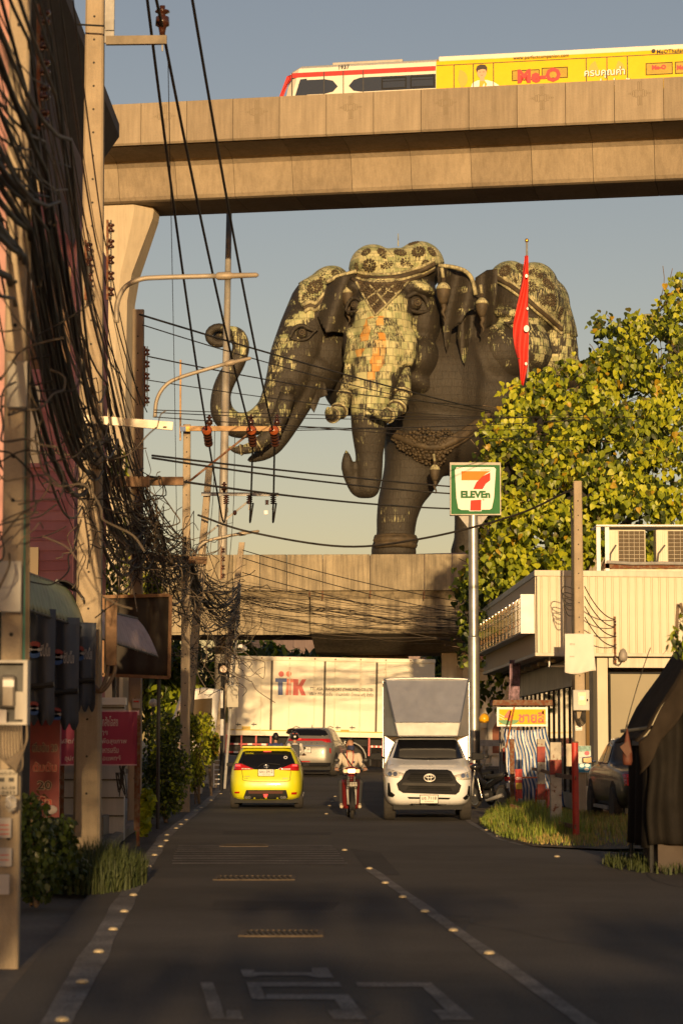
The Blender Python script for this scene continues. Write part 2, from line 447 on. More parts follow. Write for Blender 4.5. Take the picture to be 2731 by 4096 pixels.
# cracks and tar seams
rc = random.Random(5); CRK = mat('tar_seam', (.018,.016,.014), .7)
for k, (x0_, y0_, ang, n) in enumerate(((-.6,16,.3,12),(.9,20,1.2,10),(2.4,17,1.4,14),(-1.4,26,.1,9),(.3,30,1.5,12),(3.4,24,.4,14),(1.6,40,1.45,10),(-2.2,38,1.3,10),(3.2,31,1.2,8))):
    q = [Vector((x0_, y0_, 0))]; a = ang
    for _ in range(n): a += rc.gauss(0,.35); q.append(q[-1]+Vector((math.cos(a)*.22, math.sin(a)*.5, 0)))
    v = []; f = []
    for i, p in enumerate(q): w_ = rc.uniform(.006,.016); v += [(p.x-w_, p.y, zg(p.y)+.0025), (p.x+w_, p.y, zg(p.y)+.0025)]; f += [(2*i-2,2*i-1,2*i+1,2*i)] if i else []
    tag(MB().add(v, f).build('asphalt_crack', CRK), kind='structure')
# ================================================================ the great three-headed statue beyond the flyover
YE = 220.0
SE = YE / FPX                                # metres per photo pixel there
def elephant_material(name, cap=0.0, brick=1.0):
    m = bpy.data.materials.new(name); m.use_nodes = True; nt = m.node_tree; N = nt.nodes; L = nt.links
    b = N['Principled BSDF']; b.inputs['Roughness'].default_value = .62; b.inputs['Metallic'].default_value = .0
    tc = N.new('ShaderNodeTexCoord'); sx = N.new('ShaderNodeSeparateXYZ'); L.new(tc.outputs['Object'], sx.inputs[0])
    def math_(op, a, c):
        n = N.new('ShaderNodeMath'); n.operation = op
        for i, s in enumerate((a, c)):
            if isinstance(s, (int, float)): n.inputs[i].default_value = s
            else: L.new(s, n.inputs[i])
        return n.outputs[0]
    cb = N.new('ShaderNodeCombineXYZ')                 # plates of sheet copper, seen along the sheet's height
    L.new(math_('ADD', sx.outputs[0], math_('MULTIPLY', sx.outputs[1], .35)), cb.inputs[0]); L.new(sx.outputs[2], cb.inputs[1])
    ds = N.new('ShaderNodeTexNoise'); ds.inputs['Scale'].default_value = .5; L.new(tc.outputs['Object'], ds.inputs['Vector'])
    mxv = N.new('ShaderNodeMix'); mxv.data_type = 'VECTOR'; mxv.inputs[0].default_value = .16; L.new(cb.outputs[0], mxv.inputs[4]); L.new(ds.outputs['Color'], mxv.inputs[5])
    def brickn(sc, w, h, mo):
        k = N.new('ShaderNodeTexBrick'); k.inputs['Scale'].default_value = sc; k.inputs['Brick Width'].default_value = w; k.inputs['Row Height'].default_value = h
        k.inputs['Mortar Size'].default_value = mo; k.inputs['Color1'].default_value = (0,0,0,1); k.inputs['Color2'].default_value = (1,1,1,1); k.inputs['Mortar'].default_value = (.5,.5,.5,1)
        k.offset = .37; k.squash = 1; L.new(mxv.outputs[1], k.inputs['Vector']); return k
    bk = brickn(1.0, .56, .60, .022); bk2 = brickn(1.0, .34, .47, .0)
    at = N.new('ShaderNodeAttribute'); at.attribute_name = 'patina'
    ao = N.new('ShaderNodeAttribute'); ao.attribute_name = 'orange'
    mp = N.new('ShaderNodeMapping'); mp.inputs['Scale'].default_value = (4.5, 4.5, .35); L.new(tc.outputs['Object'], mp.inputs[0])
    n1 = N.new('ShaderNodeTexNoise'); n1.inputs['Scale'].default_value = 1.7; n1.inputs['Detail'].default_value = 9; n1.inputs['Roughness'].default_value = .7; L.new(mp.outputs[0], n1.inputs['Vector'])
    n2 = N.new('ShaderNodeTexNoise'); n2.inputs['Scale'].default_value = .7; n2.inputs['Detail'].default_value = 7; n2.inputs['Roughness'].default_value = .65; L.new(tc.outputs['Object'], n2.inputs['Vector'])
    a = math_('ADD', at.outputs['Fac'], math_('MULTIPLY', math_('SUBTRACT', bk.outputs['Color'], .5), .62*brick))
    a = math_('ADD', a, math_('MULTIPLY', math_('SUBTRACT', n1.outputs['Fac'], .5), 2.5))
    a = math_('ADD', a, math_('MULTIPLY', math_('SUBTRACT', n2.outputs['Fac'], .5), .9))
    a = math_('MULTIPLY', math_('SUBTRACT', a, .42), 4.0)
    cl = N.new('ShaderNodeClamp'); L.new(a, cl.inputs[0]); fac = math_('MULTIPLY', cl.outputs[0], .93)
    def mixc(f, c1, c2):
        x = N.new('ShaderNodeMix'); x.data_type = 'RGBA'
        if isinstance(f, float): x.inputs[0].default_value = f
        else: L.new(f, x.inputs[0])
        for s, k in ((c1, 6), (c2, 7)):
            if isinstance(s, tuple): x.inputs[k].default_value = (*s, 1)
            else: L.new(s, x.inputs[k])
        return x.outputs[2]
    brown = mixc(n2.outputs['Fac'], (.016, .0130, .0085), (.041, .0325, .0205))
    pat = mixc(bk2.outputs['Color'], (.30, .33, .15), (.58, .54, .29))
    oc = mixc(bk2.outputs['Color'], (.52, .23, .03), (.60, .42, .16))
    cl2 = N.new('ShaderNodeClamp'); L.new(math_('MULTIPLY', math_('SUBTRACT', math_('ADD', ao.outputs['Fac'], math_('MULTIPLY', math_('SUBTRACT', bk.outputs['Color'], .5), .9)), .5), 6.0), cl2.inputs[0])
    pat = mixc(cl2.outputs[0], pat, oc)
    c = mixc(fac, brown, pat)
    seam = math_('MULTIPLY', bk.outputs['Fac'], math_('ADD', .16, math_('MULTIPLY', fac, .4)))
    c = mixc(seam, c, (.03, .02, .012))
    L.new(c, b.inputs['Base Color'])
    bp = N.new('ShaderNodeBump'); bp.inputs['Strength'].default_value = .6; bp.inputs['Distance'].default_value = .16
    L.new(math_('SUBTRACT', n1.outputs['Fac'], math_('MULTIPLY', bk.outputs['Fac'], .8)), bp.inputs['Height']); L.new(bp.outputs[0], b.inputs['Normal'])
    return m
ELM = elephant_material('weathered_copper'); 
ORN = mat('dark_ornament', (.060, .043, .022), .7, var=.5, scale=1.5, bump=.3, bscale=4)
PALE = mat('pale_patina', (.42, .39, .22), .7, var=.6, scale=2.2, streak=.85, streakcol=(.06, .045, .025))
def inpoly(x, y, poly):
    c = False; j = len(poly)-1
    for i in range(len(poly)):
        a, b = poly[i], poly[j]
        if (a[1] > y) != (b[1] > y) and x < (b[0]-a[0])*(y-a[1])/(b[1]-a[1])+a[0]: c = not c
        j = i
    return c
def pdist(x, y, poly):
    d = 1e9
    for i in range(len(poly)):
        ax, ay = poly[i-1]; bx, by = poly[i]
        t = max(0, min(1, ((x-ax)*(bx-ax)+(y-ay)*(by-ay))/max(1e-9, (bx-ax)**2+(by-ay)**2)))
        d = min(d, math.hypot(x-ax-t*(bx-ax), y-ay-t*(by-ay)))
    return d
base = P(1590, 2213, YE); base.z -= 0.0
EL = empty('elephant_statue', base, label='giant dark copper three-headed elephant statue rising beyond the concrete flyover', cat='statue')
def epart(vf, name, patches=(), oranges=(), up=.30, parent=EL, material=None, base_p=.0):
    """patches: (pixel polygon, amount) where rain has turned the copper pale"""
    v, f = vf
    me = bpy.data.meshes.new(name); o = Vector(EL.location)
    me.from_pydata([tuple(Vector(p)-o) for p in v], [], f)
    me.polygons.foreach_set('use_smooth', [True]*len(f)); me.materials.append(material or ELM); me.update()
    pa = me.attributes.new('patina', 'FLOAT', 'POINT'); oa = me.attributes.new('orange', 'FLOAT', 'POINT')
    A = []; O = []
    for i, vert in enumerate(me.vertices):
        n = vert.normal; x, y = toPx(v[i]); s = base_p + up*max(0, n.z)**2*1.3
        front = max(0., min(1., (-n.y+.15)*1.6))
        for poly, amt in patches:
            if inpoly(x, y, poly): s += amt*front
            else:
                d = pdist(x, y, poly)
                if d < 22: s += amt*front*(1-d/22)*.6
        A.append(s); q = 0.
        for poly, amt in oranges:
            if inpoly(x, y, poly): q = max(q, amt)
        O.append(q)
    pa.data.foreach_set('value', A); oa.data.foreach_set('value', O)
    return link(name, me, parent)
def eell(mb, px, py, dy, rx, rz, ry, tilt=0):
    c = P(px, py, YE+dy); mb.ell(c, (rx*SE, ry, rz*SE), 20, 12, Matrix.Rotation(R(tilt), 3, 'Y'))
def elimb(mb, pts, n=18, k=5):
    c = bez([(*P(a, b, YE+d),) for a, b, d, r in pts], k)
    rs = []
    for i in range(len(pts)-1):
        for j in range(k): rs.append(lerp(pts[i][3], pts[i+1][3], j/k)*SE)
    rs.append(pts[-1][3]*SE)
    mb.tube(c, rs, n); mb.ell(c[0], (rs[0],)*3, n, 8); mb.ell(c[-1], (rs[-1],)*3, n, 8)
# --- trunk, shoulders and legs of the body
t = MB()
eell(t, 1770, 1560, 3.5, 215, 300, 6.5); eell(t, 1740, 1760, 2.5, 215, 150, 5.5); eell(t, 1900, 1640, 12, 300, 300, 13); eell(t, 2020, 1620, 24, 270, 300, 10)
eell(t, 1780, 1350, 4, 190, 200, 5); eell(t, 1905, 1290, 5.5, 120, 175, 4.5); eell(t, 1400, 1480, 5.5, 130, 190, 5); eell(t, 1530, 1450, 5, 190, 200, 4.5); eell(t, 1960, 1450, 4, 140, 180, 5)
elimb(t, [(1680,1760,2,150),(1650,1880,1.6,122),(1608,1980,1.2,94),(1588,2060,1,84),(1582,2130,1,78),(1580,2172,1,80),(1574,2208,1,94)])
elimb(t, [(1930,1780,4,140),(1925,1900,4,115),(1900,2000,4,88),(1890,2090,4,76),(1888,2165,4,76),(1886,2206,4,88)])
elimb(t, [(1960,1800,24,150),(1990,1950,25,105),(2010,2100,26,86),(2010,2200,26,92)]); elimb(t, [(2250,1800,26,150),(2280,1950,27,105),(2300,2100,28,86),(2300,2200,28,92)])
tv = fuse(t, .26, 8)
KNEE = [(1520,2030),(1580,2010),(1640,2050),(1630,2110),(1560,2120),(1525,2090)]
epart(tv, 'body', [(KNEE, .45), ([(1490,2190),(1500,2180),(1660,2180),(1670,2215),(1490,2215)], .2)], up=.1, base_p=-.3)
# --- middle head, turned a little to the left
h = MB()
eell(h, 1578, 1200, .5, 172, 190, 5.0); eell(h, 1490, 1075, .5, 92, 88, 4.2); eell(h, 1675, 1070, .8, 100, 96, 4.4); eell(h, 1582, 1090, .5, 130, 90, 4.0)
eell(h, 1690, 1290, .3, 78, 170, 4.0, 4); eell(h, 1432, 1240, -.2, 48, 130, 3.6); eell(h, 1668, 1158, -3.2, 78, 32, 1.6, 12); eell(h, 1420, 1150, -2.6, 40, 36, 1.4)
elimb(h, [(1535,1220,-3.2,118),(1528,1330,-4.0,118),(1520,1420,-4.8,118),(1500,1520,-5.3,96),(1482,1620,-5.6,80),(1476,1720,-5.6,70),(1477,1820,-5.4,55),(1477,1900,-5.2,51),(1474,1948,-5.2,46)])
elimb(h, [(1470,1950,-5.2,44),(1434,1958,-5.0,32),(1402,1915,-5.2,25),(1390,1870,-5.6,26),(1387,1832,-5.8,20),(1384,1800,-5.8,6)])
eell(h, 1628, 1405, -4.2, 46, 92, 2.2, 6); eell(h, 1620, 1450, -4.6, 44, 30, 1.8, 10); eell(h, 1410, 1400, -3.8, 38, 90, 2.0, -10); eell(h, 1400, 1440, -4.0, 32, 30, 1.6)
eell(h, 1668, 1440, -1.0, 92, 105, 3.6, 10); eell(h, 1640, 1520, -.5, 120, 60, 3.2, 30)
hv = fuse(h, .19, 5); HB = bvh_of(hv)
TRK = [(1425,1250),(1440,1200),(1530,1230),(1600,1180),(1632,1195),(1622,1260),(1668,1330),(1668,1450),(1600,1465),(1562,1500),(1552,1600),(1530,1660),(1400,1640),(1396,1500),(1372,1440),(1390,1340)]
TRK2 = [(1400,1640),(1530,1650),(1530,1700),(1405,1690)]
BROW = [(1640,1120),(1700,1125),(1740,1165),(1730,1200),(1680,1150)]
ORA = [([(1468,1270),(1492,1268),(1470,1380),(1432,1440),(1420,1400),(1445,1330)], .72), ([(1510,1265),(1535,1262),(1545,1400),(1540,1460),(1478,1520),(1484,1400)], .7), ([(1475,1440),(1508,1440),(1500,1540),(1468,1540)], .8)]
epart(hv, 'middle_head', [(TRK, .72), (TRK2, .3), (BROW, .5), ([(1600,1260),(1660,1270),(1668,1330),(1620,1330)], .3)], ORA, up=.35)
def emat_line(bvh, pts, r, name, m, parent, k=8, lift=.5):
    c = bez([(a, b, 0) for a, b in pts], k); out = []
    for p in c:
        d = ray(p.x, p.y); q = bvh.ray_cast(Vector((0,0,CAM_H)), d.normalized())
        if q[0] is not None: out.append(q[0]-d.normalized()*r*lift)
    mb = MB()
    if len(out) > 1: mb.tube(out, r, 7)
    return mb
def shell(vf, test, off, name, m, parent, patina=.8, W=True):
    v, f = vf; me = bpy.data.meshes.new('x'); me.from_pydata(v, [], f); me.update()
    nn = [tuple(x.normal) for x in me.vertices]; bpy.data.meshes.remove(me)
    keep = [q for q in f if all(test(*toPx(v[i]), nn[i]) for i in q)]
    used = sorted({i for q in keep for i in q}); idx = {u: k for k, u in enumerate(used)}
    n = len(used)
    vv = [tuple(Vector(v[i])+Vector(nn[i])*off) for i in used] + [tuple(Vector(v[i])-Vector(nn[i])*.08) for i in used]
    ff = [tuple(idx[i] for i in q) for q in keep]; ec = {}
    for q in ff:
        for a, b in zip(q, q[1:]+q[:1]): ec[(a, b)] = 1
    side = [(b, a, a+n, b+n) for (a, b) in ec if (b, a) not in ec]
    allf = ff + [tuple(i+n for i in q[::-1]) for q in ff] + side
    return epart((vv, allf), name, material=m, up=.2, base_p=patina, parent=parent)
def rosette(c, n, r, seed=0):
    """a carved flower: boss, ring of petals, outer ring of curls"""
    n = Vector(n).normalized(); a = n.orthogonal().normalized(); b = n.cross(a); c = Vector(c); mb = MB()
    mb.ell(c+n*r*.10, (r*.20,)*3, 8, 5)
    for cnt, rad, s in ((7, .42, .17), (12, .80, .19)):
        for k in range(cnt):
            q = 2*math.pi*(k+seed*.37)/cnt; p = c + (a*math.cos(q)+b*math.sin(q))*r*rad
            mb.ell(p, (r*s, r*s, r*s), 6, 4)
    mb.tube([c + (a*math.cos(q)+b*math.sin(q))*r*.62 for q in [2*math.pi*k/14 for k in range(15)]], r*.07, 5)
    return mb
def surf(bvh, px, py):
    d = ray(px, py).normalized(); q = bvh.ray_cast(Vector((0,0,CAM_H)), d); return q[0], q[1]
# headdress of the middle head
CAPB = [(1380,1105),(1440,1118),(1500,1126),(1570,1124),(1650,1108),(1700,1090),(1745,1062),(1790,1050)]
capline = lambda x: interp(CAPB, x)
CAPM = elephant_material('headdress_copper', brick=.25)
cap = shell(hv, lambda x, y, n: y < capline(x), .14, 'headdress', CAPM, EL, .74)
for dy_, r, m in ((-18, .18, PALE), (-3, .26, ORN), (10, .18, PALE), (20, .18, ORN)):
    mb = emat_line(HB, [(x, y+dy_) for x, y in [(1392,1085),(1420,1102),(1470,1114),(1540,1117),(1620,1106),(1690,1082),(1735,1058)]], r, 'trim', m, EL)
    mb.build('headdress_trim', m, EL, W=True, smooth=True)
for k, (x, y, r) in enumerate([(1528,1017,.66),(1600,1015,.66),(1674,1010,.68),(1479,1060,.66),(1546,1062,.64),(1625,1058,.68),(1466,1012,.5),(1722,1010,.55),(1700,1055,.45),(1430,1066,.4),(1655,978,.55),(1515,985,.5)]):
    c, n = surf(HB, x, y)
    if c is not None: rosette(c+n*.12, n, r, k).build('rosette', ORN, EL, W=True, smooth=True)
# lozenge cloth on the brow
TRI = [(1418,1118),(1460,1128),(1560,1132),(1640,1118),(1590,1190),(1502,1268),(1450,1190)]
shell(hv, lambda x, y, n: inpoly(x, y, TRI) and n[1] < .1, .10, 'forehead_cloth', ORN, EL, 0)
for a in ([(1420,1120),(1458,1190),(1500,1262)], [(1635,1122),(1570,1195),(1500,1262)], [(1462,1126),(1505,1170),(1545,1218)], [(1520,1128),(1550,1160),(1590,1178)], [(1555,1128),(1510,1165),(1462,1198)], [(1500,1126),(1470,1145),(1442,1165)], [(1590,1128),(1545,1168),(1480,1232)]):
    emat_line(HB, a, .11, 'x', PALE, EL, 6, 1.0).build('lozenge_trim', PALE, EL, W=True, smooth=True)
for k, (x, y) in enumerate([(1502,1214),(1550,1172),(1462,1150),(1520,1142),(1590,1145),(1485,1178)]):
    c, n = surf(HB, x, y)
    if c is not None: rosette(c+n*.12, n, .62, k).build('rosette', ORN, EL, W=True, smooth=True)
def eye(bvh, px, py, s, flip=1, parent=EL):
    c, n = surf(bvh, px, py)
    if c is None: return
    n = Vector((n.x*.7, -1, n.z*.4)).normalized()
    a = Vector((0,0,1)).cross(n).normalized()*-flip; b = n.cross(a)*-flip
    if b.z < 0: b = -b
    mb = MB(); mb.ell(c+n*s*.1, (s*.62, s*.5, s*.62), 14, 8); e = mb.build('eye', ELM, parent, W=True, smooth=True)
    mb = MB(); mb.tube([c+n*s*.62+(a*math.cos(q)+b*math.sin(q))*s*.30 for q in [k*math.pi/8 for k in range(17)]], s*.07, 6)
    mb.ell(c+n*s*.58, (s*.14,)*3, 8, 5); mb.build('iris', ORN, e, W=True, smooth=True)
    up_ = [(-1.3,-.55),(-1.0,.25),(-.5,.75),(.1,.85),(.75,.5),(1.35,.3),(1.75,.45)]; lo = [(-1.3,-.55),(-.8,-.75),(-.1,-.8),(.6,-.6),(1.3,.1),(1.75,.45)]
    for nm, pl, r in (('upper_eyelid', up_, .24), ('lower_eyelid', lo, .17)):
        cs = bez([c+n*s*.30+a*u*s+b*w_*s for u, w_ in pl], 5); m = len(cs)
        MB().tube(cs, [s*r*(.35+.65*math.sin(math.pi*min(1, .12+.9*i/m))) for i in range(m)], 8).build(nm, ELM, e, W=True, smooth=True)
eye(HB, 1656, 1212, 1.05, 1)
eye(HB, 1424, 1222, .75, -1)
def tusk(pts, rings, name='tusk'):
    c = bez([(*P(a, b, YE+d),) for a, b, d, r in pts], 5); rs = []
    for i in range(len(pts)-1):
        for j in range(5): rs.append(lerp(pts[i][3], pts[i+1][3], j/5)*SE)
    rs.append(pts[-1][3]*SE)
    mb = MB(); mb.tube(c, rs, 14)
    o = epart((mb.v, mb.f), name, up=.25, base_p=.52 if name == 'tusk' else .25)
    for t in rings:
        for dt, k in ((-.018, 1.06), (0, 1.2), (.022, 1.06)):
            i = min(len(c)-2, max(1, int((t+dt)*len(c)))); d = (c[i+1]-c[i-1]).normalized(); q = d.orthogonal().normalized(); w_ = d.cross(q); pos = c[i].lerp(c[i+1], (t+dt)*len(c)-int((t+dt)*len(c)))
            MB().tube([pos+(q*math.cos(u)+w_*math.sin(u))*rs[i]*k*.94 for u in [2*math.pi*n/16 for n in range(17)]], rs[i]*.15, 6).build('tusk_band', PALE if k > 1.1 else ORN, o, W=True, smooth=True)
tusk([(1616,1440,-4.8,26),(1614,1520,-5.4,30),(1608,1580,-6.0,31),(1588,1630,-7.0,30),(1555,1660,-8.2,26),(1510,1655,-9.2,18),(1466,1632,-10,5)], (.3, .48, .66))
tusk([(1402,1440,-4.4,22),(1392,1530,-5.2,25),(1378,1590,-6.0,28),(1358,1640,-7.4,29),(1335,1662,-9.0,26),(1318,1650,-10.2,20),(1312,1632,-11,6)], (.3, .5, .68))
def sheet(poly, dy, bend, name, thick=.35, patches=(), up=.2, base_p=.05, seg=14):
    """an ear: an outline given its own distance, thickness and curl"""
    x0 = min(a for a, b in poly); x1 = max(a for a, b in poly)
    bm = bmesh.new(); vs = [bm.verts.new((a, 0, -b)) for a, b in poly]; bm.faces.new(vs); bmesh.ops.triangulate(bm, faces=bm.faces)
    for _ in range(5):
        es = [e for e in bm.edges if e.calc_length() > seg]
        if not es: break
        bmesh.ops.subdivide_edges(bm, edges=es, cuts=1); bmesh.ops.triangulate(bm, faces=bm.faces)
    bm.verts.index_update(); pts = [(v.co.x, -v.co.z) for v in bm.verts]; F = [tuple(v.index for v in f.verts) for f in bm.faces]
    bd = [(e.verts[0].index, e.verts[1].index) for e in bm.edges if len(e.link_faces) == 1]; bm.free()
    n = len(pts); fr = []; bk = []
    for x, y in pts:
        t = (x-x0)/(x1-x0); d = bend(t, y); p = P(x, y, YE+dy+d); fr.append(tuple(p)); bk.append((p.x, p.y+thick, p.z))
    return epart((fr+bk, F+[tuple(i+n for i in q[::-1]) for q in F]+[(a, b, b+n, a+n) for a, b in bd]), name, patches, up=up, base_p=base_p)
# ears of the middle head
sheet([(1748,1065),(1800,1072),(1852,1084),(1882,1112),(1898,1170),(1912,1236),(1880,1240),(1862,1252),(1845,1290),(1822,1300),(1806,1318),(1798,1372),(1786,1408),(1778,1380),(1770,1300),(1752,1200)], -3.6, lambda t, y: 1.6*math.sin(t*7+y*.01)*.5+t*1.4, 'ear', patches=[([(1840,1085),(1880,1110),(1900,1200),(1860,1180)], .35)])
sheet([(1900,1110),(1945,1080),(1990,1075),(1985,1180),(1968,1290),(1930,1330),(1915,1250),(1896,1200)], .0, lambda t, y: .6*math.sin(t*5), 'ear', patches=[([(1900,1105),(1990,1075),(1985,1110),(1905,1135)], .5)])
sheet([(1832,1300),(1868,1262),(1902,1258),(1890,1310),(1868,1330),(1874,1380),(1858,1462),(1844,1430),(1828,1350)], -3.6, lambda t, y: math.sin(t*6)*.5, 'ear_fold')
sheet([(1311,1124),(1360,1104),(1420,1092),(1432,1200),(1424,1330),(1404,1430),(1392,1400),(1372,1330),(1330,1325),(1304,1330),(1308,1284),(1266,1267),(1290,1190)], -3.4, lambda t, y: .9*math.sin(t*6+y*.012)-t*.6+1.2, 'ear', patches=[([(1320,1130),(1390,1120),(1380,1210),(1300,1240)], .42)])
MB().tube(bez([(*P(a, b, YE-2.6),) for a, b in ((1306,1128),(1350,1106),(1400,1092),(1425,1085))], 5), .2, 8).build('ear_rim', PALE, EL, W=True, smooth=True)
MB().tube(bez([(*P(a, b, YE-3.6),) for a, b in ((1752,1062),(1810,1068),(1858,1084),(1886,1116),(1902,1180))], 5), .2, 8).build('ear_rim', PALE, EL, W=True, smooth=True)
def tassel(px, py, dy, s):
    c = P(px, py, YE+dy)
    mb = MB(); mb.lathe([(0,1.0),(.14,.95),(.15,.55),(.26,.5),(.40,.35),(.50,.05),(.46,-.35),(.30,-.75),(.2,-.95)], 12, (0,0,0)); mb.tube(bez([(0,0,-.85),(.05,0,-1.2),(-.04,0,-1.5),(.12,0,-1.85),(.05,0,-2.15)], 4), [.22*(1-i/18) for i in range(17)], 8)
    mb.v = [tuple(c+Vector(p)*s) for p in mb.v]; o = mb.build('tassel', ORN, EL, W=True, smooth=True)
    mb = MB(); mb.lathe([(.16,.62),(.30,.52),(.45,.34),(.52,.16),(.44,.10)], 12); mb.v = [tuple(c+Vector(p)*s) for p in mb.v]; mb.build('tassel_crown', PALE, o, W=True, smooth=True)
    mb = MB(); mb.tube([(0,0,.9),(-.05,0,1.3),(-.1,0,1.65)], .13, 8); mb.v = [tuple(c+Vector(p)*s) for p in mb.v]; mb.build('tassel_cord', PALE, o, W=True, smooth=True)
tassel(1772, 1165, -4.6, 1.3); tassel(1926, 1222, -3.6, 1.15); tassel(1392, 1180, -3.0, 1.2)
# --- left head, in profile
h = MB()
eell(h, 1300, 1225, 2.5, 140, 130, 4.2, -20); eell(h, 1315, 1140, 2.6, 84, 66, 3.6, -25); eell(h, 1345, 1330, 3.5, 130, 190, 4.0); eell(h, 1300, 1420, 2.0, 115, 130, 3.6); eell(h, 1260, 1490, 1.2, 100, 100, 3.2)
eell(h, 1215, 1262, -.6, 66, 30, 1.4, 18)
elimb(h, [(1262,1215,1.2,105),(1222,1320,.2,108),(1180,1430,-.6,104),(1140,1540,-1.2,84),(1085,1640,-1.8,62),(1015,1692,-2.2,52),(945,1700,-2.4,52),(892,1655,-2.5,48),(884,1585,-2.5,40),(905,1520,-2.5,40),(945,1450,-2.5,37),(964,1390,-2.5,35),(952,1345,-2.6,33),(918,1334,-2.8,32),(884,1336,-3.0,33)])
elimb(h, [(1230,1500,.2,86),(1185,1610,-.2,64),(1140,1710,-.6,46),(1090,1785,-1.0,38),(1040,1822,-1.2,26),(1000,1838,-1.2,13)])
eell(h, 1150, 1560, -2.2, 34, 40, 1.4, 30)
lv = fuse(h, .20, 5); LB = bvh_of(lv)
epart(lv, 'side_head', [([(1150,1260),(1260,1235),(1230,1300),(1130,1440),(1100,1590),(1020,1690),(900,1720),(860,1620),(930,1640),(1010,1640),(1060,1560),(1110,1400)], .36), ([(870,1290),(960,1300),(1000,1370),(970,1420),(955,1380),(930,1345),(880,1325)], .5), ([(1180,1255),(1260,1240),(1270,1280),(1190,1280)], .45), ([(1120,1440),(1170,1430),(1160,1560),(1110,1580)], .25)], up=.3)
eye(LB, 1208, 1335, .82, -1)
mb = MB(); mb.tube([P(884-8, 1336+6, YE-4.4)+Vector((math.cos(q)*.9, 0, math.sin(q)*.75)) for q in [k*math.pi/8 for k in range(17)]], .38, 8); mb.build('trunk_tip', ELM, EL, W=True, smooth=True)
tusk([(1150,1580,-3.0,34),(1118,1670,-3.4,33),(1075,1740,-3.8,30),(1010,1788,-4.0,24),(950,1800,-4.0,16),(915,1788,-4.0,5)], (.32, .52, .72), 'side_tusk')
shell(lv, lambda x, y, n: y < interp([(1180,1260),(1230,1215),(1290,1180),(1330,1150),(1420,1120)], x) and x > 1195, .14, 'headdress', CAPM, EL, .55)
for d_, m, r in ((0, PALE, .2), (14, ORN, .2), (26, PALE, .18)):
    emat_line(LB, [(1212+d_*.2,1222+d_),(1240,1208+d_),(1265,1212+d_),(1300,1170+d_)], r, 'x', m, EL).build('headdress_trim', m, EL, W=True, smooth=True)
for k, (x, y, r) in enumerate([(1262,1150,.85),(1300,1120,.6),(1232,1190,.6),(1340,1098,.5)]):
    c, n = surf(LB, x, y)
    if c is not None: rosette(c+n*.1, n, r, k).build('rosette', ORN, EL, W=True, smooth=True)
for k, (x, y) in enumerate([(1180,1258),(1158,1290),(1145,1330),(1140,1365)]):
    c = P(x, y, YE-.4); rosette(c, (-.6, -1, .2), .5, k).build('rosette', ORN, EL, W=True, smooth=True)
sheet([(1250,1500),(1300,1530),(1310,1580),(1280,1590),(1256,1650),(1235,1620),(1226,1560),(1232,1520)], -1.2, lambda t, y: .4*math.sin(t*5), 'ear_lobe')
# --- right head, looking away to the right
h = MB()
eell(h, 2090, 1230, 6, 172, 150, 5.2); eell(h, 2035, 1130, 5.5, 84, 80, 4); eell(h, 2130, 1150, 6.5, 100, 96, 4.2); eell(h, 2200, 1230, 7.5, 76, 110, 4)
eell(h, 1995, 1420, 2.6, 122, 135, 3.8); eell(h, 2080, 1400, 3.4, 130, 130, 4.0); eell(h, 2040, 1262, 2.2, 80, 30, 1.6, 10); eell(h, 2110, 1320, 2.8, 60, 60, 2)
elimb(h, [(2180,1230,6,96),(2205,1330,6.6,100),(2225,1430,7.2,98),(2270,1490,8,72),(2340,1512,9,52),(2420,1488,10,44),(2480,1420,10,40),(2515,1340,10,38),(2570,1296,10,36),(2640,1300,10,34),(2690,1350,10,34),(2700,1420,10,34)])
rv = fuse(h, .22, 5); RB = bvh_of(rv)
epart(rv, 'side_head', [([(2110,1290),(2200,1250),(2270,1300),(2330,1440),(2400,1450),(2390,1500),(2250,1520),(2160,1470),(2120,1380)], .5), ([(1975,1250),(2060,1240),(2060,1290),(1990,1300)], .35), ([(2480,1260),(2700,1260),(2700,1330),(2560,1310),(2500,1380)], .6)], up=.3)
shell(rv, lambda x, y, n: y < interp([(1900,1130),(1970,1120),(2020,1140),(2080,1180),(2140,1240),(2200,1290),(2260,1340),(2300,1350)], x), .14, 'headdress', CAPM, EL, .52)
for d_, m, r in ((-16, PALE, .2), (0, ORN, .26), (14, PALE, .18)):
    emat_line(RB, [(1930,1110+d_),(1985,1112+d_),(2030,1138+d_),(2085,1178+d_),(2140,1228+d_),(2190,1270+d_),(2245,1320+d_)], r, 'x', m, EL).build('headdress_trim', m, EL, W=True, smooth=True)
for k, (x, y, r) in enumerate([(2020,1085,.66),(2080,1080,.7),(2140,1100,.75),(2190,1140,.75),(2120,1150,.66),(2200,1200,.7),(2050,1130,.55),(2235,1250,.6),(2170,1200,.55)]):
    c, n = surf(RB, x, y)
    if c is not None: rosette(c+n*.1, n, r, k).build('rosette', ORN, EL, W=True, smooth=True)
eye(RB, 2075, 1305, .8, 1)
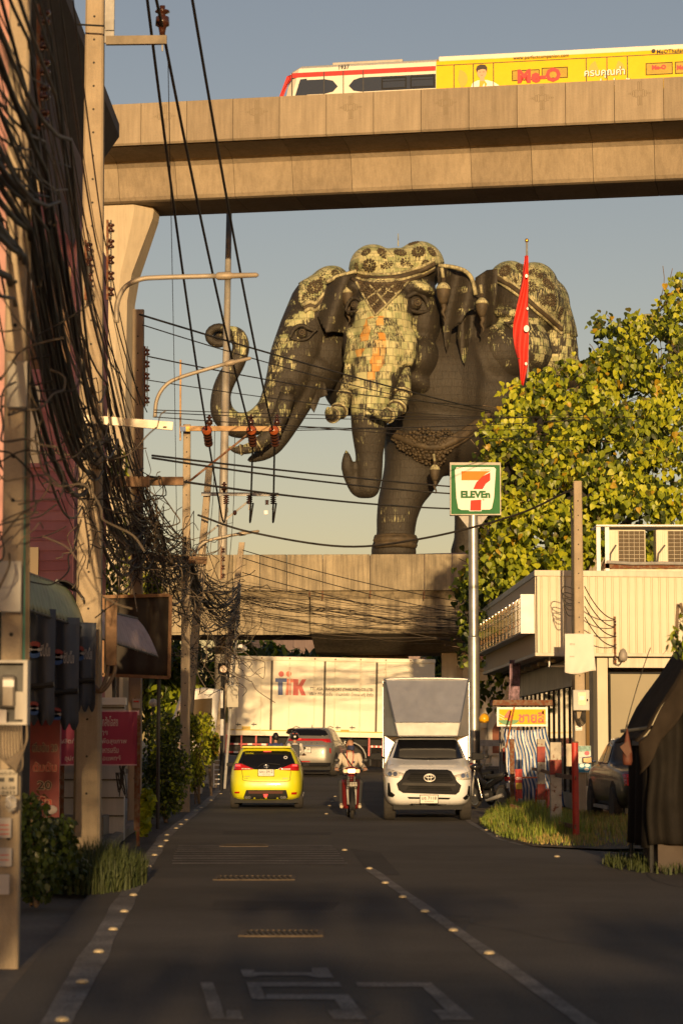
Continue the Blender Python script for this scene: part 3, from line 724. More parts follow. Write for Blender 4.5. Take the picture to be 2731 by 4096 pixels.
# --- girdle across the chest
TB = bvh_of(tv)
for d_, m, r in ((-16, ORN, .26), (0, ORN, .40), (18, ORN, .26)):
    emat_line(TB, [(1545,1722+d_),(1590,1745+d_),(1660,1775+d_),(1740,1788+d_),(1820,1760+d_),(1890,1715+d_),(1960,1668+d_)], r, 'x', m, EL).build('chest_girdle', m, EL, W=True, smooth=True)
for k, (x, y, r) in enumerate([(1615,1765,.9),(1660,1760,1.0),(1700,1745,1.0),(1745,1760,1.0),(1780,1745,.8),(1690,1790,1.1),(1740,1800,1.1),(1640,1785,.8),(1780,1782,.8),(1715,1822,1.0),(1750,1828,.8),(1680,1820,.7),(1830,1752,.5),(1856,1735,.5),(1882,1718,.5),(1908,1702,.5),(1585,1742,.6),(1740,1850,.6)]):
    c, n = surf(TB, x, y)
    if c is not None: rosette(c+n*.25, n, r, k).build('girdle_rosette', ORN, EL, W=True, smooth=True)
tassel(1738, 1885, -4.2, .95)
# --- anklet and toes
for yy, r in ((2146, .30), (2158, .42), (2176, .34)):
    emat_line(TB, [(1506,yy+4),(1540,yy),(1582,yy-2),(1625,yy),(1656,yy+5)], r, 'x', ORN, EL).build('anklet', ORN, EL, W=True, smooth=True)
for k, x in enumerate((1530, 1575, 1620)):
    c, n = surf(TB, x, 2160)
    if c is not None: rosette(c+n*.1, n, .55, k).build('rosette', ORN, EL, W=True, smooth=True)
# --- slim lightning rod on the crown and the building it stands on
a = P(1592, 985, YE+1); MB().cyl(a, a+Vector((0,0,1.2)), .06, .03, 8).build('lightning_rod', PALE, EL, W=True)
PEDM = mat('pedestal_stone', (.30, .22, .20), .8, var=.2, scale=.5, streak=.4)
c = base + Vector((10, 16, 0)); hz = base.z
MB().lathe([(25,-hz),(25,-hz+3),(24,-hz+3.4),(24,-5),(25.5,-4.4),(25.5,-3.6),(23,-3.2),(22,-.6),(21.6,-.35),(0,-.3)], 40, c).build('pedestal', PEDM, EL, W=True)
# ================================================================ elevated railway with its train
VA = Frame((0, 100.1, 0), -10.5)
zt = VA.hit(1400, 372)[1]                       # top of the parapet
VD = fempty('railway_viaduct', VA, 'high concrete railway viaduct with box girder crossing above the street', 'viaduct')
VCONC = mat('viaduct_concrete', (.33, .27, .19), .85, var=.18, scale=.5, bump=.15, bscale=6, streak=.45, streakcol=(.16, .125, .08), fine=.1)
VCONC2 = mat('viaduct_concrete_stained', (.29, .235, .165), .87, var=.22, scale=.6, bump=.15, bscale=6, streak=.55, streakcol=(.15, .12, .08), fine=.12)
PW = 2.02; x0 = VA.hit(1118, 400)[0]
slots = [(-.45,.12),(-.34,.2),(-.24,.5),(-.13,.62),(-.02,1.0),(.09,1.0),(.2,.62),(.31,.5),(.42,.2),(.53,.12)]
pm = {}
for st in (0, 1):
    mb = MB(); mb.prism([(0,-1.72),(0,0),(.10,.03),(.30,.03),(.30,-1.62),(.08,-1.80)], .012, PW-.012, 'YZ'); pm[st] = mb.mesh('parapet_panel', (VCONC, VCONC2)[st])
mb = MB()
for sx, hh in slots:
    for zc in ((-.62,) if hh < .9 else (-.32, -.92)):
        h = hh*.55 if hh < .9 else .42
        ring = [(PW/2+sx*.9+a, zc+b) for a, b in rrect(-.045, -h/2, .045, h/2, .04, 2)]
        n = len(ring); inn = [(PW/2+sx*.9+(a-PW/2-sx*.9)*.55, zc+(b-zc)*.9) for a, b in ring]
        mb.add([(a, -.006, b) for a, b in ring]+[(a, -.006, b) for a, b in inn], [(k, (k+1) % n, n+(k+1) % n, n+k) for k in range(n)])
slotm = mb.mesh('slot_relief', mat('slot_groove', (.20, .16, .105), .9))
for i in range(-9, 17):
    st = 1 if (i*7) % 5 in (1, 3) else 0
    o = link('parapet_panel', pm[st], VD); o.location = (x0+i*PW, 0, zt)
    if i % 2: q = link('slot_relief', slotm, o)
gx0, gx1 = x0-9*PW, x0+17*PW
def vsec(yc=4.55):
    half = [(.32,-1.66),(.35,-1.80),(1.5,-1.84),(2.2,-1.95),(2.5,-2.2),(2.82,-3.42),(2.92,-3.56),(3.1,-3.61)]
    return half + [(2*yc-a, b) for a, b in half[::-1]]
k = 0; x = gx0
while x < gx1-.1:
    mb = MB(); mb.prism(vsec(), x+.01, x+2.59, 'YZ'); mb.v = [(a, b, c+zt) for a, b, c in mb.v]
    mb.build('girder_segment', (VCONC, VCONC2, VCONC)[k % 3], VD); x += 2.6; k += 1
MB().box2((gx0, .34, zt-1.6), (gx1, 8.7, zt-1.45)).build('track_deck', VCONC, VD)
MB().box2((gx0, 8.8, zt-1.6), (gx1, 9.1, zt)).build('rear_parapet', VCONC, VD)
# pier with its flared head, standing in the main road
px = VA.hit(400, 900, 3.2)[0]; zb = zt-3.64
mb = MB(); rings = []
for z, hw, dp, ch in ((0, 1.05, 1.0, .35), (zb-9.0, 1.05, 1.0, .35), (zb-4.2, 1.10, 1.0, .35), (zb-3.0, 1.30, 1.05, .4), (zb-2.0, 1.66, 1.1, .5), (zb-.5, 2.2, 1.2, .7), (zb-.15, 2.25, 1.2, .7), (zb, 2.2, 1.2, .7)):
    rings.append([(px+a, 4.5+b, z) for a, b in ((-hw+ch,-dp),(hw-ch,-dp),(hw,-dp+ch),(hw,dp-ch),(hw-ch,dp),(-hw+ch,dp),(-hw,dp-ch),(-hw,-dp+ch))])
mb.loft(rings).build('pier', mat('pier_concrete', (.48, .41, .30), .8, var=.12, scale=.4, streak=.25, bump=.1, bscale=8), VD)
# --- the train
TRY = 1.35
TR = fempty('train', VA, 'white and yellow advert-wrapped commuter train running along the high viaduct', 'train')
th = lambda u, v: VA.hit(1000+u*1.1040, 150+v*1.1040, TRY)
TWH = mat('train_white', (.74, .70, .60), .35, var=.06, spec=.3); TRED = mat('train_red', (.55, .035, .03), .35, var=.05, spec=.3)
TYEL = mat('train_yellow', (.80, .50, .015), .35, var=.05, spec=.3); TGLASS = mat('train_glass', (.025, .03, .04), .06, coat=1., var=0)
xl = th(112, 200)[0]; xy = th(673, 130)[0]; xr = gx1-1
zroof = th(400, 84)[1]; zbase = zt-1.3
def body(x0, x1, nose=0):
    mb = MB(); sec = lambda dx, dz: [(TRY, zbase), (TRY, zroof-.42), (TRY+.06, zroof-.2), (TRY+.35, zroof-.02), (TRY+1.5, zroof+.06), (TRY+2.75, zroof-.02), (TRY+3.04, zroof-.2), (TRY+3.1, zroof-.42), (TRY+3.1, zbase)]
    st = [x0, x1] if not nose else [x0, x1]
    rings = []
    if nose:
        s = sec(0, 0); rings.append([(x0+.55*max(0, (b-zbase))/(zroof-zbase), lerp(TRY+1.55, a, .82), lerp(zbase, b, .95)) for a, b in s])
        rings.append([(x0+.25+.75*max(0, (b-zbase))/(zroof-zbase), a, b) for a, b in s])
    else: rings.append([(x0, a, b) for a, b in sec(0, 0)])
    rings.append([(x1, a, b) for a, b in sec(0, 0)])
    return mb.loft(rings)
body(xl-.15, xy, 1).build('cab_car', TWH, TR, smooth=True, auto=30)
body(xy+.002, xr).build('wrapped_car', TYEL, TR, smooth=True, auto=30)
MB().box2((xy+.1, TRY+.06, zroof-.2), (xr, TRY+2.8, zroof+.03)).build('roof_edge', TWH, TR, bevel=.05)
for a, b in ((290, 545), (690, 830)):
    p, q = th(a, 80)[0], th(b, 80)[0]; MB().box2((p, TRY+.5, zroof), (q, TRY+2.6, zroof+.13)).build('roof_unit', mat('roof_unit_grey', (.4,.38,.34), .6), TR, bevel=.03)
def tplate(pts, m, name, d=.012, y=TRY): return MB().prism([th(u, v) for u, v in pts], y-d, y+.01, 'XZ').build(name, m, TR)
zs = lambda v: th(400, v)[1]
def trect(u0, u1, z0, z1, m, name, d=.012): return MB().box2((th(u0, 150)[0], TRY-d, z0), (th(u1, 150)[0], TRY+.01, z1)).build(name, m, TR)
zA, zB = th(400, 117)[1], th(400, 134)[1]
zs2 = zB-.02
trect(152, 672, zB, zA, TRED, 'red_stripe'); tplate([(104,222),(118,222),(152,133),(152,150),(134,140)], TRED, 'red_nose_band', .02)
zw1 = th(520, 130)[1]-.08; zw0 = th(520, 198)[1]
def zr(f): return lerp(zw0, zw1, f)
tplate([(162,217),(182,152),(206,149),(206,213)], TGLASS, 'cab_side_window')
x_ = lambda u: th(u, 150)[0]
MB().prism([(x_(206),zr(.1)),(x_(206),zr(.97)),(x_(270),zr(.97)),(x_(300),zr(.86)),(x_(318),zr(.5)),(x_(300),zr(.2)),(x_(270),zr(.1))], TRY-.012, TRY+.01).build('window', TGLASS, TR)
MB().prism([(x_(357),zr(.5)),(x_(375),zr(.84)),(x_(400),zr(.96)),(x_(672),zr(.96)),(x_(672),zr(.12)),(x_(400),zr(.12)),(x_(375),zr(.2))], TRY-.012, TRY+.01).build('window_band', TGLASS, TR)
for a, b in ((476, 566), (580, 668)):
    e = MB(); X0, X1 = x_(a), x_(b); Z0, Z1 = zr(.2), zr(.88)
    e.box2((X0,TRY-.03,Z0),(X1,TRY-.01,Z0+.05)); e.box2((X0,TRY-.03,Z1-.05),(X1,TRY-.01,Z1)); e.box2((X0,TRY-.03,Z0+.05),(X0+.05,TRY-.01,Z1-.05)); e.box2((X1-.05,TRY-.03,Z0+.05),(X1,TRY-.01,Z1-.05)); e.box2((X0+.05,TRY-.028,lerp(Z0,Z1,.66)),(X1-.05,TRY-.012,lerp(Z0,Z1,.7)))
    e.build('window_frame', BLACKP, TR)
ztop = th(700, 96)[1]
for u in (152, 268, 338, 410):
    MB().box2((x_(u)-.02, TRY-.02, zt-.4), (x_(u)+.02, TRY+.002, zA-.0)).build('door_seam', DARKM, TR)
zy = th(900, 92)[1]
for u in (738, 808, 881, 1217, 1292, 1366):
    MB().box2((x_(u)-.018, TRY-.016, zt-.4), (x_(u)+.018, TRY+.002, zy)).build('door_seam', DARKM, TR)
MB().box2((x_(675), TRY-.018, zy), (xr, TRY+.002, zy+.03)).build('panel_seam', DARKM, TR)
YD = mat('train_yellow_dark', (.42, .30, .02), .2, coat=.8, var=.1)
for a, b, c, d in ((948,1048,.30,.92), (1055,1150,.34,.98), (1432,1530,.25,.95), (1538,1640,.25,.95)):
    MB().box2((x_(a), TRY-.010, zr(c)), (x_(b), TRY+.002, zr(d))).build('wrapped_window', YD, TR)
    fr = MB(); X0, X1, Z0, Z1 = x_(a), x_(b), zr(c), zr(d)
    fr.box2((X0,TRY-.02,Z0),(X1,TRY-.008,Z0+.03)); fr.box2((X0,TRY-.02,Z1-.03),(X1,TRY-.008,Z1)); fr.box2((X0,TRY-.02,Z0+.03),(X0+.03,TRY-.008,Z1-.03)); fr.box2((X1-.03,TRY-.02,Z0+.03),(X1,TRY-.008,Z1-.03)); fr.build('window_frame', BLACKP, TR)
tt = lambda body, u, v, wpx, m, bold=0, name='lettering', y=TRY-.03, h=None: text(body, wpx*1.104/FPX*100, h, bold, .0, (th(u, v)[0], y, th(u, v)[1])).build(name, m, TR, fix=False)
INK = mat('black_ink', (.02,.02,.02), .6, var=0); REDI = mat('red_ink', (.6,.02,.02), .5, var=.05); WHI = mat('white_ink', (.8,.78,.74), .5, var=0)
tt('1937', 341, 107, 40, INK, .02)
tt('www.perfectcompanion.com', 1053, 71, 206, INK, .008)
tt('Me-O', 1046, 138, 160, REDI, .05, h=.62)
tt('ครบคุณค่า', 1285, 128, 150, INK, .03, y=TRY-.022); tt('ครบคุณค่า', 1283, 127, 148, WHI, .012, y=TRY-.03)
tt('ครบแต่ละช่วงวัย', 1287, 164, 214, INK, .03, y=TRY-.022); tt('ครบแต่ละช่วงวัย', 1285, 163, 212, WHI, .012, y=TRY-.03)
tt('MeOThailand', 1527, 49, 110, INK, .008); tt('Me-O', 1480, 108, 52, REDI, .07); tt('Me-O', 1570, 108, 52, REDI, .07)
MB().prism([(th(1460,49)[0]+a, th(1460,49)[1]+b) for a, b in disc(0,0,.085)], TRY-.02, TRY-.01).build('badge', INK, TR)
# printed fans and the printed portrait of the advert
def fan(u, v, r, a0, a1, m, name='printed_fan'):
    c = th(u, v); MB().prism([c]+[(c[0]+r*math.cos(R(lerp(a0,a1,k/10))), c[1]+r*math.sin(R(lerp(a0,a1,k/10)))) for k in range(11)], TRY-.014, TRY-.006).build(name, m, TR)
FAN = mat('print_gold', (.50, .36, .03), .5, var=0)
fan(752, 152, .42, -70, 80, FAN); fan(1262, 118, .42, 110, 180, FAN); fan(1320, 118, .42, 0, 70, FAN)
SKINP = mat('print_skin', (.60, .36, .22), .6, var=.05); HAIRP = mat('print_hair', (.03, .018, .012), .6, var=.1)
c = th(839, 128)
por = lambda poly, m, name, d: MB().prism([(c[0]+a, c[1]+b) for a, b in poly], TRY-.012-d, TRY-.012-d+.004).build(name, m, TR)
por([(-.48,-.62),(-.40,-.42),(-.18,-.32),(.2,-.32),(.5,-.42),(.78,-.62)], WHI, 'printed_shirt', 0)
por([(-.12,-.62),(-.1,-.34),(.12,-.34),(.22,-.5),(.16,-.62)], mat('print_orange', (.75,.38,.03), .6, var=0), 'printed_collar', .004)
por([(-.09,-.36),(-.08,-.2),(.1,-.2),(.11,-.36)], SKINP, 'printed_neck', .008)
por(disc(0,0,.2,.25,16), SKINP, 'printed_face', .012)
por([(-.21,0),(-.25,.16),(-.2,.3),(-.05,.36),(.14,.34),(.23,.22),(.22,.0),(.17,.12),(.05,.16),(-.1,.13),(-.17,.1)], HAIRP, 'printed_hair', .016)
for a in (-.08, .08): por([(a-.045,.02),(a+.045,.02),(a+.04,.04),(a-.04,.04)], HAIRP, 'printed_eye', .016)
por([(-.06,-.11),(0,-.13),(.06,-.11),(0,-.1)], mat('print_lip', (.45,.1,.08), .6, var=0), 'printed_mouth', .016)
por([(.1,-.45),(.12,-.6),(.02,-.6)], WHI, 'printed_lapel', .016); 
# ================================================================ road flyover across the end of the street
FO = Frame((0, 106, 0), -2.0)
FD = fempty('road_flyover', FO, 'weathered concrete road flyover spanning the end of the street behind the lorry', 'flyover')
fh = lambda x, y, c=0: FO.hit(x, y, c)
zf1 = fh(1400, 2217)[1]; zf0 = fh(1400, 2362)[1]
FCON = [mat('flyover_concrete_%s' % k, c, .9, var=.3, scale=.8, bump=.3, bscale=7, streak=.75, streakcol=(.075, .062, .045), fine=.2) for k, c in (('a', (.35,.29,.19)), ('b', (.40,.33,.215)), ('c', (.32,.265,.175)))]
js = [-1500, -1100, -700, -300, 60, 420, 700, 930, 1039, 1147, 1290, 1480, 1697, 1808, 2040, 2260, 2500, 2800, 3100, 3500, 4000]
for k, (a, b) in enumerate(zip(js, js[1:])):
    xa, xb = fh(a, 2300)[0]+.012, fh(b, 2300)[0]-.012; dz = .012*math.sin(k*2.3)
    MB().prism([(0,zf0),(0,zf1-.1),(.03,zf1),(.34,zf1),(.34,zf0)], xa, xb, 'YZ').build('parapet_panel', FCON[k % 3], FD, bevel=.02).location.y = dz
# web below the parapet: one bay hangs lower than the other
zw = fh(1400, 2530)[1]; zwl = fh(1100, 2537)[1]; xg = fh(1237, 2500)[0]; XL, XR = fh(-1500, 2300)[0], fh(4000, 2300)[0]
MB().prism([(.2,zf0-.005),(.55,zf0-.35),(.55,zw+.25),(.75,zw),(5.5,zw-.68),(10,zw-.7),(10,zf0-.005)], xg+.03, XR, 'YZ').build('box_girder', FCON[1], FD)
MB().prism([(.2,zf0-.005),(.55,zf0-.35),(.5,zwl),(.9,zwl),(.9,zf0-.8),(9,zf0-.8),(9,zf0-.005)], XL, xg-.03, 'YZ').build('edge_beam', FCON[0], FD)
for k in range(5):
    MB().box2((XL, 1.8+k*1.6, zwl+.1), (xg-.05, 2.3+k*1.6, zf0-.82)).build('girder', FCON[2], FD)
pa, pb = fh(1420, 2600, 9)[0], fh(1625, 2600, 9)[0]
rr_ = []
for z, e in ((0, 0), (zw-1.4, 0), (zw-.68, .1)):
    rr_.append([(pa-e,8.4-e*.3,z),(pb+e,8.4-e*.3,z),(pb+e,10.2+e*.3,z),(pa-e,10.2+e*.3,z)])
MB().loft(rr_).build('pier', FCON[2], FD, bevel=.08)
for k, x in enumerate((1238, 1290, 1480, 1695)):
    a = fh(x, 2400); MB().cyl((a[0], -.03, zf0-.02), (a[0], -.03, zf0-.28-.1*k % .2), .03, n=8).build('drain_spout', RUSTY, FD)
# ================================================================ vehicles and riders
PLATE = mat('number_plate_white', (.70, .68, .62), .75, var=.03, spec=.2); LAMPR = mat('tail_lamp_red', (.42, .012, .012), .15, coat=.8, var=.1)
LAMPC = mat('lamp_clear', (.62, .58, .50), .35, .2, coat=.3, var=.45, scale=22); TYRE = mat('tyre', (.032, .028, .024), .85, var=.3, scale=14, bump=.3, bscale=40)
RIM = mat('alloy_rim', (.42, .42, .42), .3, .85, var=.1); CHASS = mat('chassis_black', (.012, .012, .012), .8)
LAMPON = mat('brake_light', (.8, .03, .03), .3, var=0, emit=(1., .06, .04), est=2.2)
def rring(z, hw, y0, y1, e=.4, n=36):
    pts = []
    for k in range(n):
        q = 2*math.pi*(k+.5)/n; c, s = math.cos(q), math.sin(q)
        pts.append((hw*math.copysign(abs(c)**e, c), (y0+y1)/2 + (y1-y0)/2*math.copysign(abs(s)**e, s), z))
    return pts
def car_body(root, rings, paint, e=.36, name='body'):
    mb = MB(); mb.loft([rring(z, hw, y0, y1, e) for z, hw, y0, y1 in rings])
    o = mb.build(name, paint, root, smooth=True, sub=1); return o, bvh_of(evaluated(o))
def wheel(root, x, y, r, w, face=1, spokes=5):
    mb = MB(); p = [(r*.62, -w/2), (r*.9, -w/2), (r*.97, -w*.42), (r, -w*.3), (r, w*.3), (r*.97, w*.42), (r*.9, w/2), (r*.62, w/2)]
    mb.lathe(p, 28, (0,0,0), 'X')
    for k in range(3): mb.lathe([(r*1.002, -w*.2+k*w*.2-.006), (r*1.008, -w*.2+k*w*.2-.006), (r*1.008, -w*.2+k*w*.2+.006), (r*1.002, -w*.2+k*w*.2+.006)], 28, (0,0,0), 'X')
    t = mb.build('wheel', TYRE, root); t.location = (x, y, r)
    mb = MB(); mb.lathe([(r*.64, -.03), (r*.64, .03), (r*.55, .02), (r*.52, -.02)], 24, (face*w*.35, 0, 0), 'X')
    for k in range(spokes):
        q = 2*math.pi*k/spokes; mb.bar((face*w*.36, 0, 0), (face*w*.36, r*.6*math.cos(q), r*.6*math.sin(q)), .03, r*.16, up=(1,0,0))
    mb.lathe([(r*.14, -.03), (r*.14, .04)], 12, (face*w*.35, 0, 0), 'X'); mb.build('rim', RIM, t)
    return t
def emblem(root, bvh, x, z, w, m=CHROME, off=.012):
    """three overlapping ovals in bright metal"""
    h = w*.66; o = MB()
    def oval(cx, cz, rx, rz, r):
        pts = []
        for k in range(25):
            q = 2*math.pi*k/24; X, Z = cx+rx*math.cos(q), cz+rz*math.sin(q); hit = bvh.ray_cast(Vector((X, -20, Z)), Vector((0,1,0)))
            pts.append((X, (hit[0].y if hit[0] else 0)-off, Z))
        o.tube(pts, r, 6)
    oval(x, z, w/2, h/2, w*.05); oval(x, z+h*.2, w*.36, h*.2, w*.045); oval(x, z-h*.02, w*.15, h*.45, w*.045)
    o.build('emblem', m, root, smooth=True)
def plate(root, bvh, x, z, w, h, top, bottom, ink, d=.02):
    q = bvh.ray_cast(Vector((x, -20, z)), Vector((0,1,0))); y = (q[0].y if q[0] else 0)-.03
    p = MB().prism(rrect(x-w/2, z-h/2, x+w/2, z+h/2, .012), y-.008, y+.03).build('number_plate', PLATE, root)
    text(top, w*.84, h*.42, .012, 0, (x, y-.011, z+h*.14)).build('lettering', ink, p, fix=False)
    text(bottom, w*.5, h*.17, .008, 0, (x, y-.011, z-h*.26)).build('lettering', ink, p, fix=False)
    fr = MB()
    for a, b, c, e in ((x-w/2-.012, x+w/2+.012, z+h/2, z+h/2+.012), (x-w/2-.012, x+w/2+.012, z-h/2-.012, z-h/2), (x-w/2-.012, x-w/2, z-h/2, z+h/2), (x+w/2, x+w/2+.012, z-h/2, z+h/2)): fr.box2((a, y-.012, c), (b, y+.02, e))
    fr.build('plate_frame', CHASS, p); return p
def mirror(root, x, y, z, s, m, w=.2, h=.14):
    mb = MB(); mb.loft([[(x+s*a*.3, y-.02+k, z+b*.5) if k < 0 else (x+s*w/2+s*(a), y+k, z+b) for a, b in ((-w/2,-h/2),(w/2,-h/2*.7),(w/2,h/2*.7),(-w/2,h/2))] for k in (.0, .09)])
    mb.bar((x-s*.08, y+.03, z-.03), (x+s*.03, y+.05, z-.02), .05, .04)
    return mb.build('wing_mirror', m, root, bevel=.02)
# ---------------------------------------------------------------- yellow hatchback
g = G(1071, 3227); YR = empty('hatchback_car', (g.x, g.y, g.z), 0.6, label='yellow hatchback driving away with red tail lights lit', cat='car')
YEL = mat('car_yellow', (.66, .64, .012), .35, coat=.6, var=.04)
rings = [(.17,.74,-1.82,1.9),(.24,.82,-1.96,1.98),(.36,.865,-2.03,2.04),(.50,.875,-2.07,2.07),(.70,.875,-2.05,2.05),(.82,.868,-2.0,2.02),(.93,.85,-1.97,1.9),(1.0,.82,-1.94,1.25),(1.06,.795,-1.90,1.0),(1.22,.72,-1.74,.62),(1.36,.655,-1.56,.3),(1.43,.61,-1.46,.12),(1.465,.54,-1.2,-.1),(1.48,.4,-.9,-.3)]
bo, B = car_body(YR, rings, YEL, .30)
c4 = lambda pts, cu=534, cv=836, k=404: [((u-cu)/k, (cv-v)/k) for u, v in pts]
GLT = mat('tinted_glass', (.008, .008, .010), .12, var=0, spec=.35)
proj_poly(c4([(305,295),(335,285),(720,285),(765,295),(805,390),(812,420),(770,460),(660,460),(610,462),(455,462),(405,460),(300,458),(262,425),(268,390)]), B, .008).build('rear_window', GLT, YR, smooth=True)
proj_poly(c4([(222,470),(218,420),(240,402),(290,404),(345,426),(415,455),(400,462),(300,468)]), B, .02, .03).build('tail_lamp', LAMPR, YR, smooth=True)
proj_poly(c4([(846,475),(850,425),(830,408),(780,408),(722,430),(652,458),(668,466),(768,472)]), B, .02, .03).build('tail_lamp', LAMPR, YR, smooth=True)
for u in (265, 805): proj_poly(c4([(u-24,430),(u-22,415),(u+22,415),(u+24,432)]), B, .03, .03).build('brake_light', LAMPON, YR)
for pts in ([(300,448),(375,450),(385,458),(300,460)], [(690,452),(765,452),(765,464),(682,462)]): proj_poly(c4(pts), B, .03, .03).build('reversing_lamp', LAMPC, YR)
proj_poly(c4([(505,287),(577,287),(577,294),(505,294)]), B, .02).build('high_brake_light', LAMPON, YR)
proj_poly(c4([(345,655),(725,655),(748,745),(312,745)]), B, .008, .03).build('diffuser', CHASS, YR)
proj_poly(c4([(365,665),(695,665),(690,690),(370,690)]), B, .02, .03).build('diffuser_mesh', mat('diffuser_grille', (.09,.03,.02), .7), YR)
for u in (392, 442, 618, 665): proj_poly(c4([(u-3,690),(u+3,690),(u+3,740),(u-3,740)]), B, .03, .03).build('fin', BLACKP, YR)
proj_poly(c4([(508,695),(550,695),(540,725),(518,725)]), B, .03, .03).build('fog_lamp', LAMPON, YR)
for a, b in (((232,672),(285,688)), ((775,678),(830,698))): proj_poly(c4([(a[0],a[1]),(b[0],a[1]-2),(b[0]-8,b[1]),(a[0],b[1])]), B, .02, .03).build('reflector', LAMPR, YR)
for u in (347, 375, 682, 710):
    x, z = (u-534)/404, (836-726)/404; MB().lathe([(.036, 0), (.036, .12), (.028, .12), (.028, 0)], 14, (x, -2.06, z), 'Y').build('exhaust_pipe', DARKM, YR)
mb = MB(); seam = c4([(302,468),(312,530),(330,566),(540,577),(740,572),(762,530),(768,475)])
pts = bez([(a, 0, b) for a, b in seam], 5); pts = [Vector((p.x, B.ray_cast(Vector((p.x,-20,p.z)), Vector((0,1,0)))[0].y-.001, p.z)) for p in pts]
mb.tube(pts, .006, 5).build('tailgate_seam', CHASS, YR)
plate(YR, B, 0, (836-491)/404, .365, .15, '6กว 5912', 'กรุงเทพมหานคร', INK)
emblem(YR, B, 0, (836-431)/404, .115)
text('YARIS', .13, .022, .01, 0, ((350-534)/404, 0, (836-526)/404)); 
for body_, u, v, w_ in (('YARIS', 352, 527, .13), ('ATIV', 345, 545, .09), ('HYBRID', 718, 545, .12)): pass
proj_mb(text('YARIS', .13, .022, .012, 0, ((352-534)/404, 0, (836-527)/404)), B, .006).build('lettering', CHROME, YR, fix=False)
proj_mb(text('ATIV', .09, .022, .012, 0, ((345-534)/404, 0, (836-546)/404)), B, .006).build('lettering', INK, YR, fix=False)
proj_mb(text('SPORT', .13, .028, .012, 0, ((718-534)/404, 0, (836-546)/404)), B, .006).build('lettering', CHROME, YR, fix=False)
proj_poly(c4(disc(717,348,19,14)), B, .014).build('sticker', mat('sticker', (.7,.68,.66), .5), YR)
proj_poly(c4(disc(717,348,10,7)), B, .02).build('sticker_centre', GLT, YR)
proj_mb(text('ใจเกินร้อย', .2, .045, .0, 0, ((370-534)/404, 0, (836-306)/404)), B, .014).build('window_lettering', YEL, YR, fix=False)
wp = bez([(-.19,0,.985),(-.1,0,1.05),(.05,0,1.065),(.33,0,1.04)], 5); MB().tube([Vector((p.x, B.ray_cast(Vector((p.x,-20,p.z)), Vector((0,1,0)))[0].y-.03, p.z)) for p in wp], .013, 6).build('wiper', BLACKP, YR)
MB().prism([(-.60,1.435),(.60,1.435),(.56,1.475),(-.56,1.475)], -1.62, -1.3).build('spoiler', YEL, YR, bevel=.015, smooth=False)
MB().cyl((0.02,-1.1,1.47), (0.02,-1.22,1.56), .008, .004, 6).build('aerial', BLACKP, YR)
for s in (-1, 1):
    mirror(YR, s*.84, .45, 1.02, s, BLACKP, .18, .12)
    wheel(YR, s*.76, -1.28, .30, .2, s); wheel(YR, s*.76, 1.28, .30, .2, s)
    proj_poly([(-1.45,1.05),(-1.15,1.36),(.2,1.36),(.75,1.05)], B, .006, .02, (-s,0,0)).build('side_window', GLT, YR, smooth=True)
    for yy in (-1.28, 1.28): proj_poly([(yy+a, .32+b) for a, b in disc(0,0,.36,.36,18) if b > -.13], B, .004, .02, (-s,0,0)).build('wheel_arch', CHASS, YR)
MB().box((0,0,.2), (1.5,3.6,.12)).build('underbody', CHASS, YR)
# ---------------------------------------------------------------- white pickup with aluminium box
g = G(1704, 3268); HX = empty('box_pickup', (g.x, g.y, g.z), -1.2, label='white pickup with aluminium box body coming towards the camera', cat='pickup')
PWH = mat('pickup_white', (.80, .80, .79), .3, coat=.8, var=.05)
rings = [(.26,.74,-2.45,2.4),(.36,.84,-2.6,2.5),(.50,.895,-2.68,2.5),(.72,.91,-2.72,2.5),(.92,.905,-2.66,2.5),(1.02,.89,-2.58,2.45),(1.10,.87,-2.3,2.4),(1.17,.845,-1.95,1.4),(1.23,.81,-1.62,.5),(1.30,.78,-1.45,.34),(1.48,.71,-1.1,.32),(1.62,.655,-.82,.30),(1.67,.60,-.66,.2),(1.69,.46,-.4,.1)]
bo, B = car_body(HX, rings, PWH, .24)
c2 = lambda pts: [((u-492)/436, (1496-v)/436) for u, v in pts]
proj_poly(c2([(235,785),(765,785),(818,952),(700,965),(490,968),(290,962),(183,948)]), B, .008, seg=.05).build('windscreen', GLT, HX, smooth=True)
proj_poly(c2([(300,1060),(330,1045),(665,1048),(695,1062),(720,1100),(745,1150),(782,1185),(765,1240),(735,1265),(275,1250),(235,1225),(218,1170),(262,1130),(280,1090)]), B, .03, .05).build('grille_surround', BLACKP, HX)
GRI = mat('grille_black', (.008,.008,.008), .7, spec=.15)
proj_poly(c2([(345,1080),(675,1085),(712,1140),(660,1160),(350,1155),(305,1130)]), B, .036, .04).build('grille', GRI, HX)
proj_poly(c2([(325,1188),(685,1196),(705,1235),(300,1222)]), B, .036, .04).build('lower_grille', GRI, HX)
for v in (1095, 1112, 1130, 1147): proj_poly(c2([(330,v),(690,v+2),(690,v+6),(330,v+4)]), B, .044, .03).build('grille_bar', BLACKP, HX)
for v in (1200, 1216): proj_poly(c2([(320,v),(690,v+4),(690,v+8),(320,v+4)]), B, .044, .03).build('grille_bar', BLACKP, HX)
proj_poly(c2([(275,1160),(350,1162),(660,1168),(735,1172),(730,1190),(690,1192),(320,1184),(262,1180)]), B, .06, .05).build('grille_crossbar', mat('grille_bar_grey', (.030,.028,.026), .6, spec=.25), HX)
emblem(HX, B, .03, (1496-1118)/436, .22, mat('bright_badge', (.7,.68,.62), .4, .3, var=0), .075)
proj_poly(c2([(122,1055),(130,1040),(165,1045),(292,1082),(280,1112),(215,1118),(125,1105)]), B, .02, .04).build('headlamp', LAMPC, HX, smooth=True)
